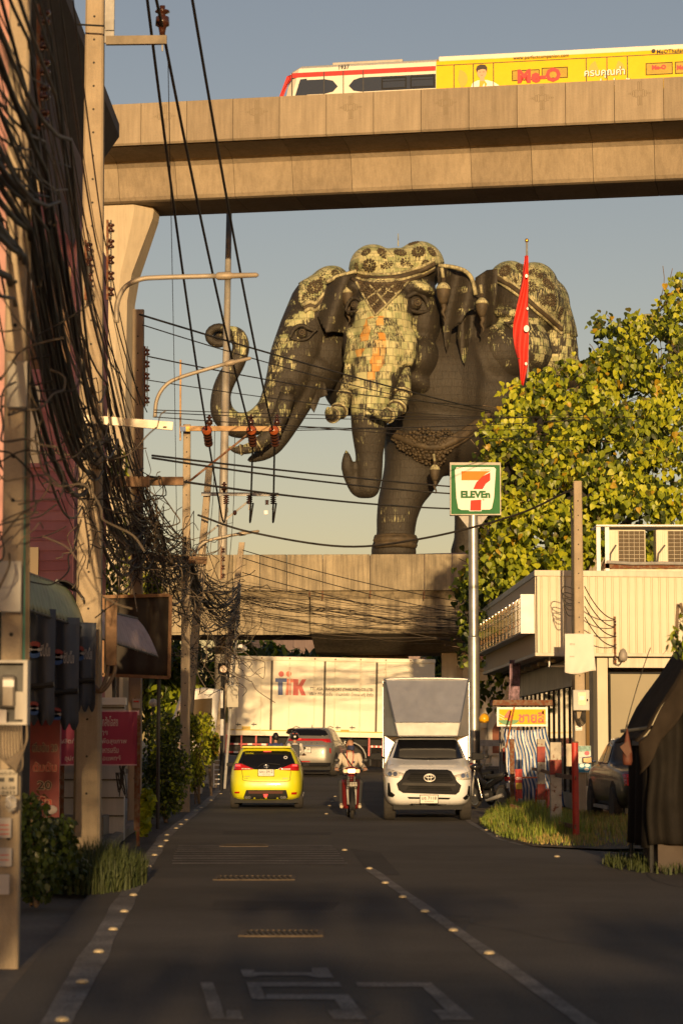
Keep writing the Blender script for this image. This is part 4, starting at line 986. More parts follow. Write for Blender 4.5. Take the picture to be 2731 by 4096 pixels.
proj_poly(c2([(720,1098),(860,1062),(876,1065),(880,1110),(872,1135),(790,1138),(735,1128)]), B, .02, .04).build('headlamp', LAMPC, HX, smooth=True)
for u in (160, 205, 800, 845): proj_poly(c2(disc(u, 1085 if u < 500 else 1100, 20, 20, 14)), B, .028, .03).build('lamp_bowl', CHROME, HX)
proj_poly(c2([(140,1162),(158,1165),(168,1240),(205,1268),(185,1290),(138,1282)]), B, .012, .03).build('fog_lamp_recess', GRI, HX)
proj_poly(c2([(845,1190),(862,1192),(862,1300),(815,1315),(795,1295),(835,1262)]), B, .012, .03).build('fog_lamp_recess', GRI, HX)
proj_poly(c2([(310,1285),(690,1292),(675,1308),(325,1302)]), B, .012, .03).build('bumper_slot', GRI, HX)
proj_poly(c2([(300,1365),(345,1345),(660,1352),(700,1380),(690,1395),(310,1385)]), B, .014, .03).build('bumper_skid', BLACKP, HX)
plate(HX, B, .02, (1496-1305)/436, .35, .155, 'บธ 7118', 'อ่างทอง', INK)
mb = MB(); pts = bez([((u-492)/436, 0, (1496-v)/436) for u, v in ((150,1035),(300,1062),(490,1050),(690,1062),(865,1045))], 5)
for s in (-1, 1):
    mirror(HX, s*.93, -1.2, 1.28, s, BLACKP, .25, .17)
    wheel(HX, s*.77, -1.72, .335, .235, s, 6); wheel(HX, s*.77, 1.45, .335, .235, s, 6)
    proj_poly([(-1.35,1.28),(-.85,1.58),(.1,1.6),(.15,1.28)], B, .006, .02, (-s,0,0)).build('side_window', GLT, HX, smooth=True)
    for yy in (-1.72, 1.45): proj_poly([(yy+a, .36+b) for a, b in disc(0,0,.43,.43,18) if b > -.1], B, .004, .02, (-s,0,0)).build('wheel_arch', CHASS, HX)
MB().box((0,-.1,.3), (1.4,4.4,.16)).build('underbody', CHASS, HX)
ALU = mat('aluminium_sheet', (.60, .60, .61), .46, .8, var=.08, scale=2.2, bump=.25, bscale=1.6, streak=.12); ALUD = mat('aluminium_trim', (.38,.38,.38), .4, .9, var=.15)
T = dict(tl=(-.86,-.30,2.90), tr=(.89,-.30,2.90), ml=(-.655,-.98,1.985), mr=(.70,-.98,1.985), bl=(-.59,-1.0,1.70), br=(.645,-1.0,1.70))
nb = [(-.9,.34,2.93),(.92,.34,2.93),(.92,.34,1.72),(-.9,.34,1.72)]
mb = MB(); mb.add([T['tl'],T['tr'],T['mr'],T['ml']]+[(a, b+.03, c) for a, b, c in (T['tl'],T['tr'],T['mr'],T['ml'])], [(0,1,2,3),(4,7,6,5),(0,4,5,1),(1,5,6,2),(2,6,7,3),(3,7,4,0)])
mb = MB(); _q = [Vector(T[k]) for k in ('ml','mr','tr','tl')]
_pp = [((a+1)/2, (b+1)/2) for a, b in [(x, z) for x, z in rrect(-1,-1,1,1,.12,5)]]
_pp = [(u, v) if v > .5 else (0 if u < .5 else 1, 0) for u, v in _pp]; _pp = [p for i, p in enumerate(_pp) if i == 0 or p != _pp[i-1]]
_f = [_q[0].lerp(_q[1], u).lerp(_q[3].lerp(_q[2], u), v) for u, v in _pp]; _n = len(_f)
mb.add(_f+[p+Vector((0,.03,-.01)) for p in _f], [tuple(range(_n)), tuple(range(2*_n-1,_n-1,-1))]+[(i,(i+1) % _n,_n+(i+1) % _n,_n+i) for i in range(_n)])
mb.build('front_panel', ALU, HX)
mb = MB(); mb.add([T['ml'],T['mr'],T['br'],T['bl']]+[(a, b+.03, c) for a, b, c in (T['ml'],T['mr'],T['br'],T['bl'])], [(0,1,2,3),(4,7,6,5),(0,4,5,1),(1,5,6,2),(2,6,7,3),(3,7,4,0)])
mb.build('lower_front_panel', mat('aluminium_lower', (.42,.41,.39), .62, .45, var=.1, bump=.2, bscale=2), HX)
for s, k in ((-1,'l'), (1,'r')):
    a, b, c = T['t'+k], T['m'+k], T['b'+k]; x = -.9 if s < 0 else .92
    q = [a, b, c, (x,.34,1.72), (x,.34,2.93)]; q2 = [(p[0]-s*.03, p[1]+.02, p[2]) for p in q]
    MB().add(q+q2, [(0,1,2,3,4),(9,8,7,6,5)]+[(i, (i+1) % 5, 5+(i+1) % 5, 5+i) for i in range(5)]).build('cheek_panel', ALU, HX)
    MB().tube([a, b, c], .016, 6).build('corner_trim', ALUD, HX)
MB().add([T['tl'],T['tr'],(.92,.34,2.93),(-.9,.34,2.93)]+[(p[0],p[1],p[2]-.04) for p in (T['tl'],T['tr'],(.92,.34,2.93),(-.9,.34,2.93))], [(0,1,2,3),(7,6,5,4),(0,4,5,1),(1,5,6,2),(2,6,7,3),(3,7,4,0)]).build('nose_roof', ALU, HX)
MB().tube(bez([(-.88,-.28,2.84),(-.80,-.30,2.90),(0,-.31,2.92),(.82,-.30,2.90),(.91,-.28,2.84)], 5), .022, 8).build('top_trim', ALUD, HX, smooth=True)
MB().tube([T['ml'],T['mr']], .012, 6).build('panel_seam', ALUD, HX); MB().tube([T['bl'],T['br']], .016, 6).build('panel_seam', ALUD, HX)
MB().box2((-.9,.345,.72), (.92,2.55,2.93)).build('box_body', ALU, HX, bevel=.03)
for s in (-.905, .925):
    for k in range(6): MB().box((s, .5+k*.38, 1.83), (.02,.03,2.1)).build('box_rib', ALUD, HX)
# ---------------------------------------------------------------- grey SUV waiting at the junction
g = G(1255, 3100); SU = empty('suv_car', (g.x+.08, 86, zg(86)), -7, label='silver grey sport utility car waiting at the junction beside the lorry', cat='car')
SILV = mat('car_silver', (.24, .225, .20), .42, .45, coat=.4, var=.05)
rings = [(.24,.76,-2.0,2.1),(.34,.86,-2.16,2.2),(.55,.90,-2.22,2.26),(.78,.905,-2.2,2.26),(.95,.895,-2.2,2.2),(1.06,.88,-2.16,2.0),(1.14,.855,-2.1,1.3),(1.22,.82,-2.02,1.1),(1.40,.75,-1.86,.7),(1.54,.69,-1.72,.42),(1.62,.64,-1.62,.25),(1.665,.55,-1.3,0),(1.68,.4,-1,-.2)]
bo, B = car_body(SU, rings, SILV, .30)
cs = lambda pts: [((u-1018)/262, (552-v)/262) for u, v in pts]
proj_poly(cs([(818,128),(850,120),(1110,121),(1155,130),(1190,180),(1160,190),(850,185),(800,165)]), B, .008).build('rear_window', GLT, SU, smooth=True)
proj_poly(cs([(815,213),(850,212),(1225,216),(1228,250),(1180,248),(1140,234),(830,234)]), B, .015, .03).build('light_bar', LAMPR, SU, smooth=True)
proj_poly(cs([(902,216),(950,216),(950,222),(902,222)]), B, .03, .03).build('brake_light', LAMPON, SU)
plate(SU, B, (993-1018)/262, (552-317)/262, .42, .18, '4ขฌ 160', 'กรุงเทพมหานคร', INK)
for k, ch in enumerate('HAVAL'): proj_mb(text(ch, .055, .06, .02, 0, ((898+k*51-1018)/262, 0, (552-253)/262)), B, .012).build('lettering', CHROME, SU, fix=False)
proj_poly(cs([(830,430),(1225,432),(1215,468),(870,466)]), B, .01).build('bumper_cladding', BLACKP, SU)
proj_poly(cs([(950,416),(1040,418),(1040,426),(950,424)]), B, .02, .03).build('reflector', LAMPR, SU)
proj_poly(cs([(822,272),(1190,276),(1190,284),(822,280)]), B, .014, .03).build('chrome_strip', CHROME, SU)
proj_poly(cs([(1212,300),(1226,302),(1226,350),(1214,340)]), B, .02, .03).build('reflector', LAMPR, SU)
MB().prism([(-1.1,1.68),(-.95,1.68),(-.98,1.78)], -.01, .01, 'YZ').build('roof_fin', SILV, SU)
for s in (-1, 1):
    mirror(SU, s*.9, .75, 1.15, s, SILV, .2, .15); wheel(SU, s*.8, -1.35, .36, .23, s); wheel(SU, s*.8, 1.4, .36, .23, s)
    proj_poly([(-1.6,1.2),(-1.3,1.5),(-.4,1.56),(-.4,1.2)], B, .006, .02, (-s,0,0)).build('side_window', GLT, SU, smooth=True)
    proj_poly([(-.32,1.2),(-.32,1.56),(.3,1.5),(.9,1.2)], B, .006, .02, (-s,0,0)).build('side_window', GLT, SU, smooth=True)
    MB().tube([(s*.6,-1.5,1.66),(s*.6,-.8,1.72),(s*.6,.1,1.68)], .018, 6).build('roof_rail', CHROME, SU)
    for yy in (-1.35, 1.4): proj_poly([(yy+a, .38+b) for a, b in disc(0,0,.44,.44,18) if b > -.1], B, .004, .02, (-s,0,0)).build('wheel_arch', CHASS, SU)
MB().box((0,0,.28), (1.5,3.8,.14)).build('underbody', CHASS, SU)
# ---------------------------------------------------------------- lorry across the junction
LF = Frame((0, 92.3, zg(92)), -1.0, 0, 1.1)
LR = fempty('box_lorry', LF, 'long cream box lorry with printed logo crossing the junction', 'lorry')
l3 = lambda u, v, c=0: LF.hit(800+u/2.24, 2550+v/2.24, c)
CRM = mat('lorry_cream', (.80, .74, .58), .6, var=.07, scale=.8, streak=.10, streakcol=(.4,.3,.2)); SEAMD = mat('seam_dark', (.10,.085,.06), .7); YSTR = mat('yellow_stripe', (.62,.42,.06), .6)
xa, xb = l3(262, 300)[0], l3(2100, 400)[0]; ztp, zbt = l3(1000, 180)[1], l3(900, 880)[1]
MB().box2((xa, 0, zbt), (xb, 2.45, ztp)).build('cargo_box', CRM, LR, bevel=.02)
MB().box2((xa-.02, -.05, ztp-.13), (xb+.02, 2.5, ztp+.02)).build('top_rail', CRM, LR, bevel=.015)
MB().box2((xa-.02, -.04, zbt-.02), (xb+.02, .02, zbt+.16)).build('bottom_rail', CRM, LR)
MB().box2((xa, -.05, zbt+.16), (xb, -.01, zbt+.20)).build('reflective_stripe', YSTR, LR)
doors = [640, 1115, 1580]; rods = [325, 548, 800, 1025, 1208, 1435, 1660, 1880]
for u in doors: x = l3(u, 500)[0]; MB().box2((x-.04,-.03,zbt+.2),(x+.04,.01,ztp-.14)).build('door_gap', SEAMD, LR)
for u in rods:
    x = l3(u, 500)[0]; mb = MB(); mb.cyl((x,-.045,zbt+.05),(x,-.045,ztp-.1),.018,n=8)
    for zz in (zbt+.3, lerp(zbt,ztp,.5), ztp-.35): mb.box((x,-.035,zz),(.10,.05,.10))
    mb.box((x,-.05,ztp-.05),(.13,.06,.10)); mb.build('locking_rod', CRM, LR, smooth=False)
    MB().box((x,-.085,ztp-.05),(.05,.012,.05)).build('rust_stain', RUSTY, LR)
for u in (345, 485, 1235, 1365):
    x, z = l3(u, 778 if u < 600 else 808); MB().box((x,-.06,z),(.20,.02,.03)).build('door_handle', BLACKP, LR); MB().box((x-.02,-.05,z),(.05,.03,.14)).build('handle_bracket', STEEL, LR)
for u, v in ((414, 810), (1297, 840)):
    x, z = l3(u, v); w_ = 76/2.24/FPX*92; MB().box((x,-.02,z),(w_,.03,.12)).build('warning_label', YSTR, LR)
    text('อย่าลืมล็อค\nก่อนออกรถ', w_*.85, .09, .01, 0, (x,-.037,z)).build('lettering', INK, LR, fix=False)
LBL = mat('logo_blue', (.03,.07,.22), .5, var=.05); LRD = mat('logo_red', (.55,.07,.05), .5, var=.05); LOR = mat('logo_orange', (.70,.18,.09), .5, var=.05)
pl = lambda pts, m, name='logo', d=0: MB().prism([l3(u, v) for u, v in pts], -.012-d, .005).build(name, m, LR)
pl([(675,366),(778,366),(778,398),(742,398),(742,515),(699,515),(699,398),(675,398)], LBL)
pl([(778,370),(845,372),(845,402),(815,402),(815,515),(766,515),(778,402)], LOR, d=.002)
pl([(838,372),(882,374),(880,430),(915,374),(953,374),(915,440),(948,519),(908,519),(882,455),(880,519),(832,517)], LRD, d=.004)
for u, m in ((728, LRD), (794, LOR)): pl([(u+a, 327+b) for a, b in disc(0,0,25)], m)
lt = lambda body, u0, u1, v, h, bold: text(body, (u1-u0)/2.24/FPX*92, h, bold, 0, (l3((u0+u1)/2, v)[0], -.03, l3((u0+u1)/2, v)[1])).build('lettering', mat('logo_black', (.035,.03,.03), .6, var=0), LR, fix=False)
lt('TTK ASIA TRANSPORT (THAILAND) CO.,LTD.', 984, 1553, 468, .15, .022); lt('บริษัท ทีทีเค เอเชีย ทรานสปอร์ต (ไทยแลนด์) จำกัด', 980, 1550, 512, .17, .012)
LRED = mat('lorry_red', (.5,.04,.035), .5); z0 = -.02
for u0, u1 in ((230, 640), (1510, 1640)):
    xs_ = [l3(u0, 1000)[0], l3(u1, 1000)[0]]
    for zz in (l3(400, 955)[1], l3(400, 1028)[1]):
        MB().box2((xs_[0],-.02,zz-.035),(xs_[1],.03,zz+.035)).build('side_guard', LRED, LR)
        L_ = xs_[1]-xs_[0]
        for k in range(3): MB().box2((xs_[0]+L_*(.18+k*.3),-.026,zz-.036),(xs_[0]+L_*(.28+k*.3),-.018,zz+.036)).build('guard_stripe', WHITEP, LR)
    n = 4 if u1-u0 > 300 else 2
    for k in range(n): x = lerp(xs_[0], xs_[1], k/(n-1)*.96+.02); MB().box2((x-.03,.0,l3(400,1040)[1]),(x+.03,.06,zbt)).build('guard_post', LRED, LR)
MB().box2((xa, .7, zbt-.35), (xb, 1.7, zbt-.03)).build('chassis', CHASS, LR)
def lwheel(u, r=.5):
    x = l3(u, 1050)[0]
    for yy in (.28, 2.15):
        mb = MB(); mb.lathe([(r*.55,-.14),(r*.9,-.14),(r,-.1),(r,.1),(r*.9,.14),(r*.55,.14)], 26, (0,0,0), 'Y'); t = mb.build('wheel', TYRE, LR); t.location = (x, yy, r)
        MB().lathe([(r*.56,-.05),(r*.5,-.03),(r*.2,-.12),(r*.16,-.15),(0,-.15)], 20, (0,0,0), 'Y').build('rim', STEEL, t)
for u in (1340, 1820, 2030, -60, -220): lwheel(u)
x = l3(1340, 1050)[0]; MB().tube([(x+.62*math.cos(q), .1, .5+.62*math.sin(q)) for q in [math.pi*k/10 for k in range(11)]], .03, 6).build('mudguard', STEEL, LR, smooth=True)
MB().box2((x+.75,.1,.25),(x+.82,.5,1.0)).build('mud_flap', BLACKR, LR)
MB().box2((l3(250,1000)[0], .3, .55), (l3(620,1000)[0], .7, 1.05)).build('fuel_tank', DARKM, LR, bevel=.08)
# its cab, half hidden at the left behind the cables
xc = xa-.12; mb = MB(); mb.loft([[(a, y, z) for a, z in ((xc,.6),(xc,3.0),(xc-.9,3.1),(xc-1.7,2.9),(xc-2.0,1.9),(xc-2.05,.6))] for y in (.05, 2.4)]); mb.build('cab', mat('lorry_cab_white', (.7,.68,.62), .35, coat=.6), LR, bevel=.08)
MB().prism([(xc-.5,1.75),(xc-.5,2.7),(xc-1.45,2.6),(xc-1.7,1.9)], .035, .06).build('cab_window', GLT, LR); MB().box2((xc-1.9,.0,1.2),(xc-1.6,.06,1.7)).build('cab_mirror', BLACKP, LR)
# ================================================================ motorcycles and the people on them
def moped(name, loc, rz, shield, label, cat='motorcycle', group=None, basket=False, lean=0):
    rt = empty(name, loc, rz, ry=lean, label=label, cat=cat, group=group)
    def whl(y):
        mb = MB(); r, t = .285, .042
        mb.lathe([(r-.075,-t*.5),(r-.05,-t),(r-.015,-t*.8),(r,-t*.3),(r,t*.3),(r-.015,t*.8),(r-.05,t),(r-.075,t*.5)], 26, (0,0,0), 'X')
        w = mb.build('wheel', TYRE, rt); w.location = (0, y, r)
        mb = MB(); mb.lathe([(r-.08,-.025),(r-.065,-.03),(r-.065,.03),(r-.08,.025)], 24, (0,0,0), 'X')
        for k in range(14): q = 2*math.pi*k/14; mb.cyl((.02*(-1)**k,0,0), (0,(r-.07)*math.cos(q),(r-.07)*math.sin(q)), .004, n=4)
        mb.lathe([(.05,-.045),(.06,-.04),(.06,.04),(.05,.045)], 14, (0,0,0), 'X'); mb.build('rim', RIM, w)
    whl(-.61); whl(.61)
    f = MB()
    for s in (-1, 1): f.tube([(s*.075,-.61,.29),(s*.085,-.52,.58),(s*.06,-.42,.86)], [.022,.026,.026], 8)
    f.build('front_fork', STEEL, rt, smooth=True)
    mb = MB(); mb.grid(lambda u, v: ((u-.5)*.11, -.61-.325*math.cos(lerp(R(-35), R(100), v))*-1*-1 if False else -.61+.325*math.cos(lerp(R(40), R(200), v)), .30+.325*math.sin(lerp(R(40), R(200), v))-.25*(u-.5)**2), 4, 10)
    mb.build('front_mudguard', BLACKP, rt, solid=.012, smooth=True)
    for s in (-1, 1):
        mb = MB(); mb.grid(lambda u, v: (s*(.06+.125*math.sin(u*2.2)*(1-.2*v)), lerp(-.40, -.16, u)+.10*v, lerp(.80, .20, v)), 6, 8)
        mb.build('leg_shield', shield, rt, solid=.016, smooth=True)
    mb = MB(); mb.loft([[(x*wd, y, z+dz) for x, dz in ((-1,0),(-.7,h),(.7,h),(1,0),(.6,-h*.7),(-.6,-h*.7))] for y, z, wd, h in ((-.44,.78,.07,.10),(-.36,.84,.09,.12),(-.25,.60,.07,.12),(0,.52,.08,.10),(.2,.60,.10,.10),(.5,.70,.11,.09),(.82,.80,.07,.05))])
    mb.build('frame_cover', shield, rt, smooth=True)
    mb = MB(); mb.loft([[(x*wd, y, z+dz) for x, dz in ((-1,-.04),(-.85,.035),(0,.05),(.85,.035),(1,-.04))] for y, z, wd in ((.0,.74,.09),(.1,.765,.125),(.35,.77,.13),(.6,.80,.13),(.78,.82,.10))]); mb.build('seat', BLACKR, rt, smooth=True)
    MB().lathe([(.05,-.12),(.10,-.06),(.11,.06),(.06,.14)], 14, (0,-.02,.32), 'X').build('engine', DARKM, rt)
    MB().tube([(.08,-.1,.24),(.13,.1,.20),(.15,.4,.26),(.16,.8,.34)], [.02,.03,.045,.045], 10).build('exhaust', STEEL, rt, smooth=True)
    mb = MB(); mb.ell((0,-.43,.985), (.165,.12,.085), 14, 8); mb.build('headlamp_cowl', shield, rt, smooth=True)
    MB().prism(rrect(-.085,.935,.085,1.025,.03), -.555, -.5).build('headlamp', mat('moped_headlamp', (.8,.7,.45), .2, coat=.8, var=0, emit=(1.,.75,.35), est=1.6) if basket else LAMPC, rt)
    for s in (-1, 1):
        MB().prism(rrect(min(s*.09,s*.17),.94,max(s*.09,s*.17),1.015,.02), -.535, -.48).build('indicator', mat('indicator_orange', (.6,.2,.03), .25, coat=.6), rt)
        MB().tube([(0,-.36,.97),(s*.15,-.36,1.0),(s*.34,-.29,1.0)], .013, 8).build('handlebar', DARKM, rt, smooth=True)
        MB().cyl((s*.24,-.325,1.0),(s*.36,-.28,1.0), .019, n=10).build('grip', BLACKR, rt)
        MB().tube([(s*.22,-.36,1.01),(s*.36,-.36,.995)], .007, 6).build('brake_lever', CHROME, rt)
        MB().tube([(s*.19,-.36,1.0),(s*.27,-.38,1.16)], .006, 6).build('mirror_stem', DARKM, rt)
        MB().ell((s*.30,-.38,1.20), (.065,.02,.045), 12, 6).build('mirror', DARKM, rt, smooth=True)
    MB().prism(rrect(-.06,.66,.06,.76,.02), .84, .88).build('tail_lamp', LAMPR, rt)
    MB().box((0,.9,.56), (.14,.012,.12)).build('rear_plate', PLATE, rt)
    if basket:
        mb = MB(); z0, z1, w0, w1, y0, y1 = .62, .86, .11, .17, -.68, -.50
        for k in range(9):
            u = k/8
            mb.cyl((lerp(-w0,w0,u), y0+.03, z0),(lerp(-w1,w1,u), y0, z1), .0035, n=4); mb.cyl((lerp(-w0,w0,u), y1, z0),(lerp(-w1,w1,u), y1, z1), .0035, n=4)
        for k in range(6):
            t = k/5; ww = lerp(w0,w1,t); z = lerp(z0,z1,t); mb.tube([(-ww,y0+.03*(1-t),z),(ww,y0+.03*(1-t),z),(ww,y1,z),(-ww,y1,z),(-ww,y0+.03*(1-t),z)], .004, 4)
        mb.build('basket', DARKM, rt)
        MB().box((.03,-.58,.70),(.17,.10,.10)).build('parcel', mat('parcel', (.5,.46,.4), .7), rt, bevel=.02)
    return rt
def person(name, loc, rz, parts, label, voxel=.012, group=None):
    """parts: (material key, p0, p1, r0, r1) limbs and (material key, c, (rx,ry,rz)) masses melted into one skin"""
    rt = empty(name, loc, rz, label=label, cat='person', group=group)
    mb = MB(); segs = []
    for q in parts:
        if len(q) == 5:
            k, a, b, r0, r1 = q; a, b = Vector(a), Vector(b); mb.tube([a, b], [r0, r1], 12); mb.ell(a, (r0,)*3, 12, 8); mb.ell(b, (r1,)*3, 12, 8); segs.append((k, a, b, r0, r1))
        else:
            k, c, r = q[:3]; mb.ell(c, r, 16, 10); segs.append((k, Vector(c), Vector(c), sum(r)/3, sum(r)/3))
    v, f = fuse(mb, voxel, 3, .4)
    ks = []; 
    for s in segs:
        if s[0] not in ks: ks.append(s[0])
    me = bpy.data.meshes.new('body'); me.from_pydata(v, [], f)
    for k in ks: me.materials.append(k)
    mi = []
    for q in f:
        c = Vector(v[q[0]]); best = (1e9, 0)
        for s in segs:
            ab = s[2]-s[1]; t = 0 if ab.length < 1e-6 else max(0, min(1, (c-s[1]).dot(ab)/ab.dot(ab)))
            d = (c-(s[1]+ab*t)).length-lerp(s[3], s[4], t)
            if d < best[0]: best = (d, ks.index(s[0]))
        mi.append(best[1])
    me.polygons.foreach_set('material_index', mi); me.polygons.foreach_set('use_smooth', [True]*len(f)); me.update()
    link('body', me, rt); return rt
SKIN = mat('skin', (.38, .20, .12), .55, var=.08, scale=9); SHIRT = mat('shirt_beige', (.52, .45, .36), .85, var=.12, scale=6, bump=.4, bscale=14); JEANS = mat('dark_trousers', (.030, .032, .038), .85, var=.2, bump=.3, bscale=16)
SHOE = mat('pale_shoe', (.50, .44, .34), .8, var=.15); NAVY = mat('navy_cloth', (.022, .028, .075), .8, var=.15); HAIR = mat('black_hair', (.012, .010, .009), .5, var=.2, bump=.5, bscale=40)
def hand(k, wrist, grip, s, k2=SKIN):
    """palm over the grip, four fingers of different length curling under it, thumb from the side of the palm"""
    w, g = Vector(wrist), Vector(grip); out = [(k2, w, g+Vector((0,.02,.018)), .026, .026), (k2, g+Vector((0,.02,.022)), (.042,.034,.02))]
    for i, (dx, L) in enumerate(((-.033,.9),(-.011,1.0),(.011,.96),(.033,.8))):
        a = g+Vector((dx,-.008,.028)); b = a+Vector((0,-.036*L,-.010)); c = b+Vector((0,-.004,-.032*L)); d = c+Vector((0,.022,-.012))
        out += [(k2, a, b, .0105, .010), (k2, b, c, .010, .009), (k2, c, d, .009, .008)]
    a = g+Vector((-s*.04,.02,.008)); b = a+Vector((-s*.012,-.028,-.022)); c = b+Vector((s*.008,-.022,-.018)); out += [(k2, a, b, .013, .011), (k2, b, c, .011, .009)]
    return out
def head(c, k2=SKIN, yaw=0):
    c = Vector(c); m = Matrix.Rotation(yaw, 3, 'Z'); q = lambda x, y, z: c+m @ Vector((x, y, z))
    return [(k2, q(0,.0,.015), (.075,.095,.105)), (k2, q(0,-.03,-.055), (.055,.065,.06)), (k2, q(0,-.088,.0), q(0,-.108,-.028), .012, .016), (k2, q(-.078,.01,-.01), (.012,.02,.03)), (k2, q(.078,.01,-.01), (.012,.02,.03)), (k2, q(0,-.085,-.062), (.025,.014,.010)), (k2, q(-.032,-.085,.03), (.02,.01,.008)), (k2, q(.032,-.085,.03), (.02,.01,.008))]
# --- the man riding towards the camera
g = G(1391, 3276); g.y += .3; g.x += .02
mp = moped('motorcycle', (g.x+.03, g.y+.55, g.z), 3, mat('moped_red', (.17,.013,.012), .4, coat=.3, var=.3, scale=6), 'old red moped with front basket ridden towards the camera', basket=True)
J = dict(hip=(0,.22,.82), chest=(0,.13,1.16), neck=(0,.09,1.36))
b = [(JEANS, (0,.22,.84), (.165,.14,.10)), (SHIRT, (0,.19,.98), (.155,.115,.15)), (SHIRT, (0,.13,1.18), (.175,.12,.16)), (SHIRT, (0,.11,1.30), (.16,.09,.06)), (SKIN, (0,.09,1.33), (0,.06,1.44), .052, .05)]
b += head((0,.03,1.52), yaw=.45)
for s in (-1, 1):
    b += [(SHIRT, (s*.175,.11,1.29), (s*.265,.02,1.07), .066, .052), (SHIRT, (s*.265,.02,1.07), (s*.29,-.12,1.035), .052, .046), (SKIN, (s*.29,-.12,1.035), (s*.30,-.25,1.03), .036, .028)]
    b += hand(SKIN, (s*.30,-.25,1.03), (s*.30,-.305,1.005), s)
    b += [(JEANS, (s*.09,.20,.80), (s*.20,-.16,.74), .092, .070), (JEANS, (s*.20,-.16,.74), (s*.19,-.02,.32), .066, .048), (SHOE, (s*.19,-.0,.27), (s*.19,-.16,.235), .045, .042), (SHOE, (s*.19,.03,.26), (.04,.05,.04))]
rd = person('person', (g.x+.03, g.y+.55, g.z), 3, b, 'man in beige shirt and navy face mask riding a moped')
mb = MB(); cc = Vector((0,.03,1.52)); m3 = Matrix.Rotation(.45, 3, 'Z')
def hcap(cut, sc, dy=0, seed=0):
    mb = MB(); rnd = random.Random(seed); v = []
    mb.ell((0,0,0), (.082*sc,.102*sc,.112*sc), 20, 12); F = []
    vv = [m3 @ Vector((p[0], p[1]+dy, p[2]+.02)) + cc for p in mb.v]
    keep = [f for f in mb.f if all(cut(mb.v[i]) for i in f)]
    mb.f = keep; mb.v = [tuple(p+(p-cc).normalized()*rnd.uniform(-.004,.008)) for p in vv]; return mb
hcap(lambda p: p[2] > .03+max(0, -p[1])*.55 or (p[1] > .02 and p[2] > -.06), 1.06).build('hair', HAIR, rd, solid=.014, smooth=True)
mb = MB(); mb.grid(lambda u, v: tuple(cc + m3 @ Vector((math.sin(lerp(-1.35,1.35,u))*.079, -math.cos(lerp(-1.35,1.35,u))*.112*(1.0 if abs(u-.5) > .2 else 1.06)-.004, lerp(-.115,-.012,v)*(1-.25*abs(u-.5))))), 12, 5)
mb.build('face_mask', NAVY, rd, solid=.006, smooth=True)
LAN = mat('lanyard_red', (.45,.05,.04), .7, var=.3, scale=30)
for s in (-1, 1): MB().tube(bez([(s*.06,.03,1.40),(s*.07,-.02,1.30),(s*.045,-.03,1.15),(.01,-.02,1.03)], 5), .009, 6).build('lanyard', LAN, rd)
MB().tube(bez([(-.15,.06,1.35),(-.06,-.03,1.22),(.06,-.02,1.05),(.15,.1,.95)], 5), .013, 6).build('bag_strap', BLACKP, rd)
MB().box((.07,-.02,1.16), (.05,.012,.04)).build('name_badge', NAVY, rd)
# --- two people on a moped beyond the yellow car
g2 = P(1100, 3000, 74); zz = zg(74)
bk = moped('motorcycle', (g2.x+.16, 74.4, zz), 184, mat('moped_black', (.02,.02,.022), .3, coat=.6), 'dark moped carrying a rider ahead of the yellow hatchback')
BLUE = mat('blue_shirt', (.035, .05, .16), .8, var=.15, bump=.3, bscale=14)
def seated(shirt, sk, dx, dy, yaw=0):
    q = [(JEANS, (dx,dy+.24,.84), (.16,.14,.10)), (shirt, (dx,dy+.22,1.0), (.15,.11,.16)), (shirt, (dx,dy+.18,1.2), (.185,.115,.16)), (sk, (dx,dy+.14,1.34), (dx,dy+.12,1.45), .052, .05)] + head((dx,dy+.10,1.53), sk, yaw)
    for s in (-1, 1):
        q += [(shirt, (dx+s*.18,dy+.16,1.30), (dx+s*.25,dy+.05,1.08), .062, .05), (sk, (dx+s*.25,dy+.05,1.08), (dx+s*.29,dy-.20,1.03), .042, .028)] + hand(sk, (dx+s*.29,dy-.2,1.03), (dx+s*.30,dy-.26,1.0), s, sk)
        q += [(JEANS, (dx+s*.09,dy+.22,.8), (dx+s*.2,dy-.12,.72), .09, .07), (JEANS, (dx+s*.2,dy-.12,.72), (dx+s*.18,dy+.02,.32), .064, .048), (SHOE, (dx+s*.18,dy+.02,.27), (dx+s*.18,dy-.12,.24), .045, .042)]
    return q
gp = P(1100, 2935, 74.4)
p1 = person('person', (gp.x, 75.3, zz), 180, seated(BLUE, SKIN, 0, 0, .4), 'person in dark blue shirt riding ahead of the yellow car', .018)
m3 = Matrix.Rotation(.4, 3, 'Z'); cc = Vector((0,.10,1.53)); hcap(lambda p: p[2] > .0 or p[1] > -.02, 1.07, seed=3).build('hair', HAIR, p1, solid=.014, smooth=True)
m2 = moped('motorcycle', (gp.x, 75.3, zz), 180, mat('moped_black', (.02,.02,.022), .3), 'dark moped under the rider in the blue shirt')
bk.location = (P(1178, 2960, 73.2).x, 73.2, zz); bk['label'] = 'dark moped under the rider with a helmet and backpack'
WS = mat('white_shirt', (.55, .52, .48), .8, var=.1, bump=.3, bscale=14)
p2 = person('person', (P(1178, 2960, 73.2).x, 73.2, zz), 184, seated(WS, SKIN, 0, -.02, 0), 'rider in white shirt with black helmet and grey backpack, seen from behind', .018)
mb = MB(); mb.ell((0,.09,1.55), (.125,.15,.145), 20, 14); mb.f = [f for f in mb.f if all(mb.v[i][2] > 1.44 and not (mb.v[i][1] < -.0 and 1.47 < mb.v[i][2] < 1.57) for i in f)]
hm = mb.build('helmet', mat('helmet_black', (.015,.014,.014), .2, coat=.8), p2, solid=.012, smooth=True)
for s in (-1, 1): MB().ell((s*.05,.19,1.64), (.035,.03,.012), 10, 6).build('helmet_decal', mat('decal_orange', (.6,.1,.03), .4), hm, smooth=True)
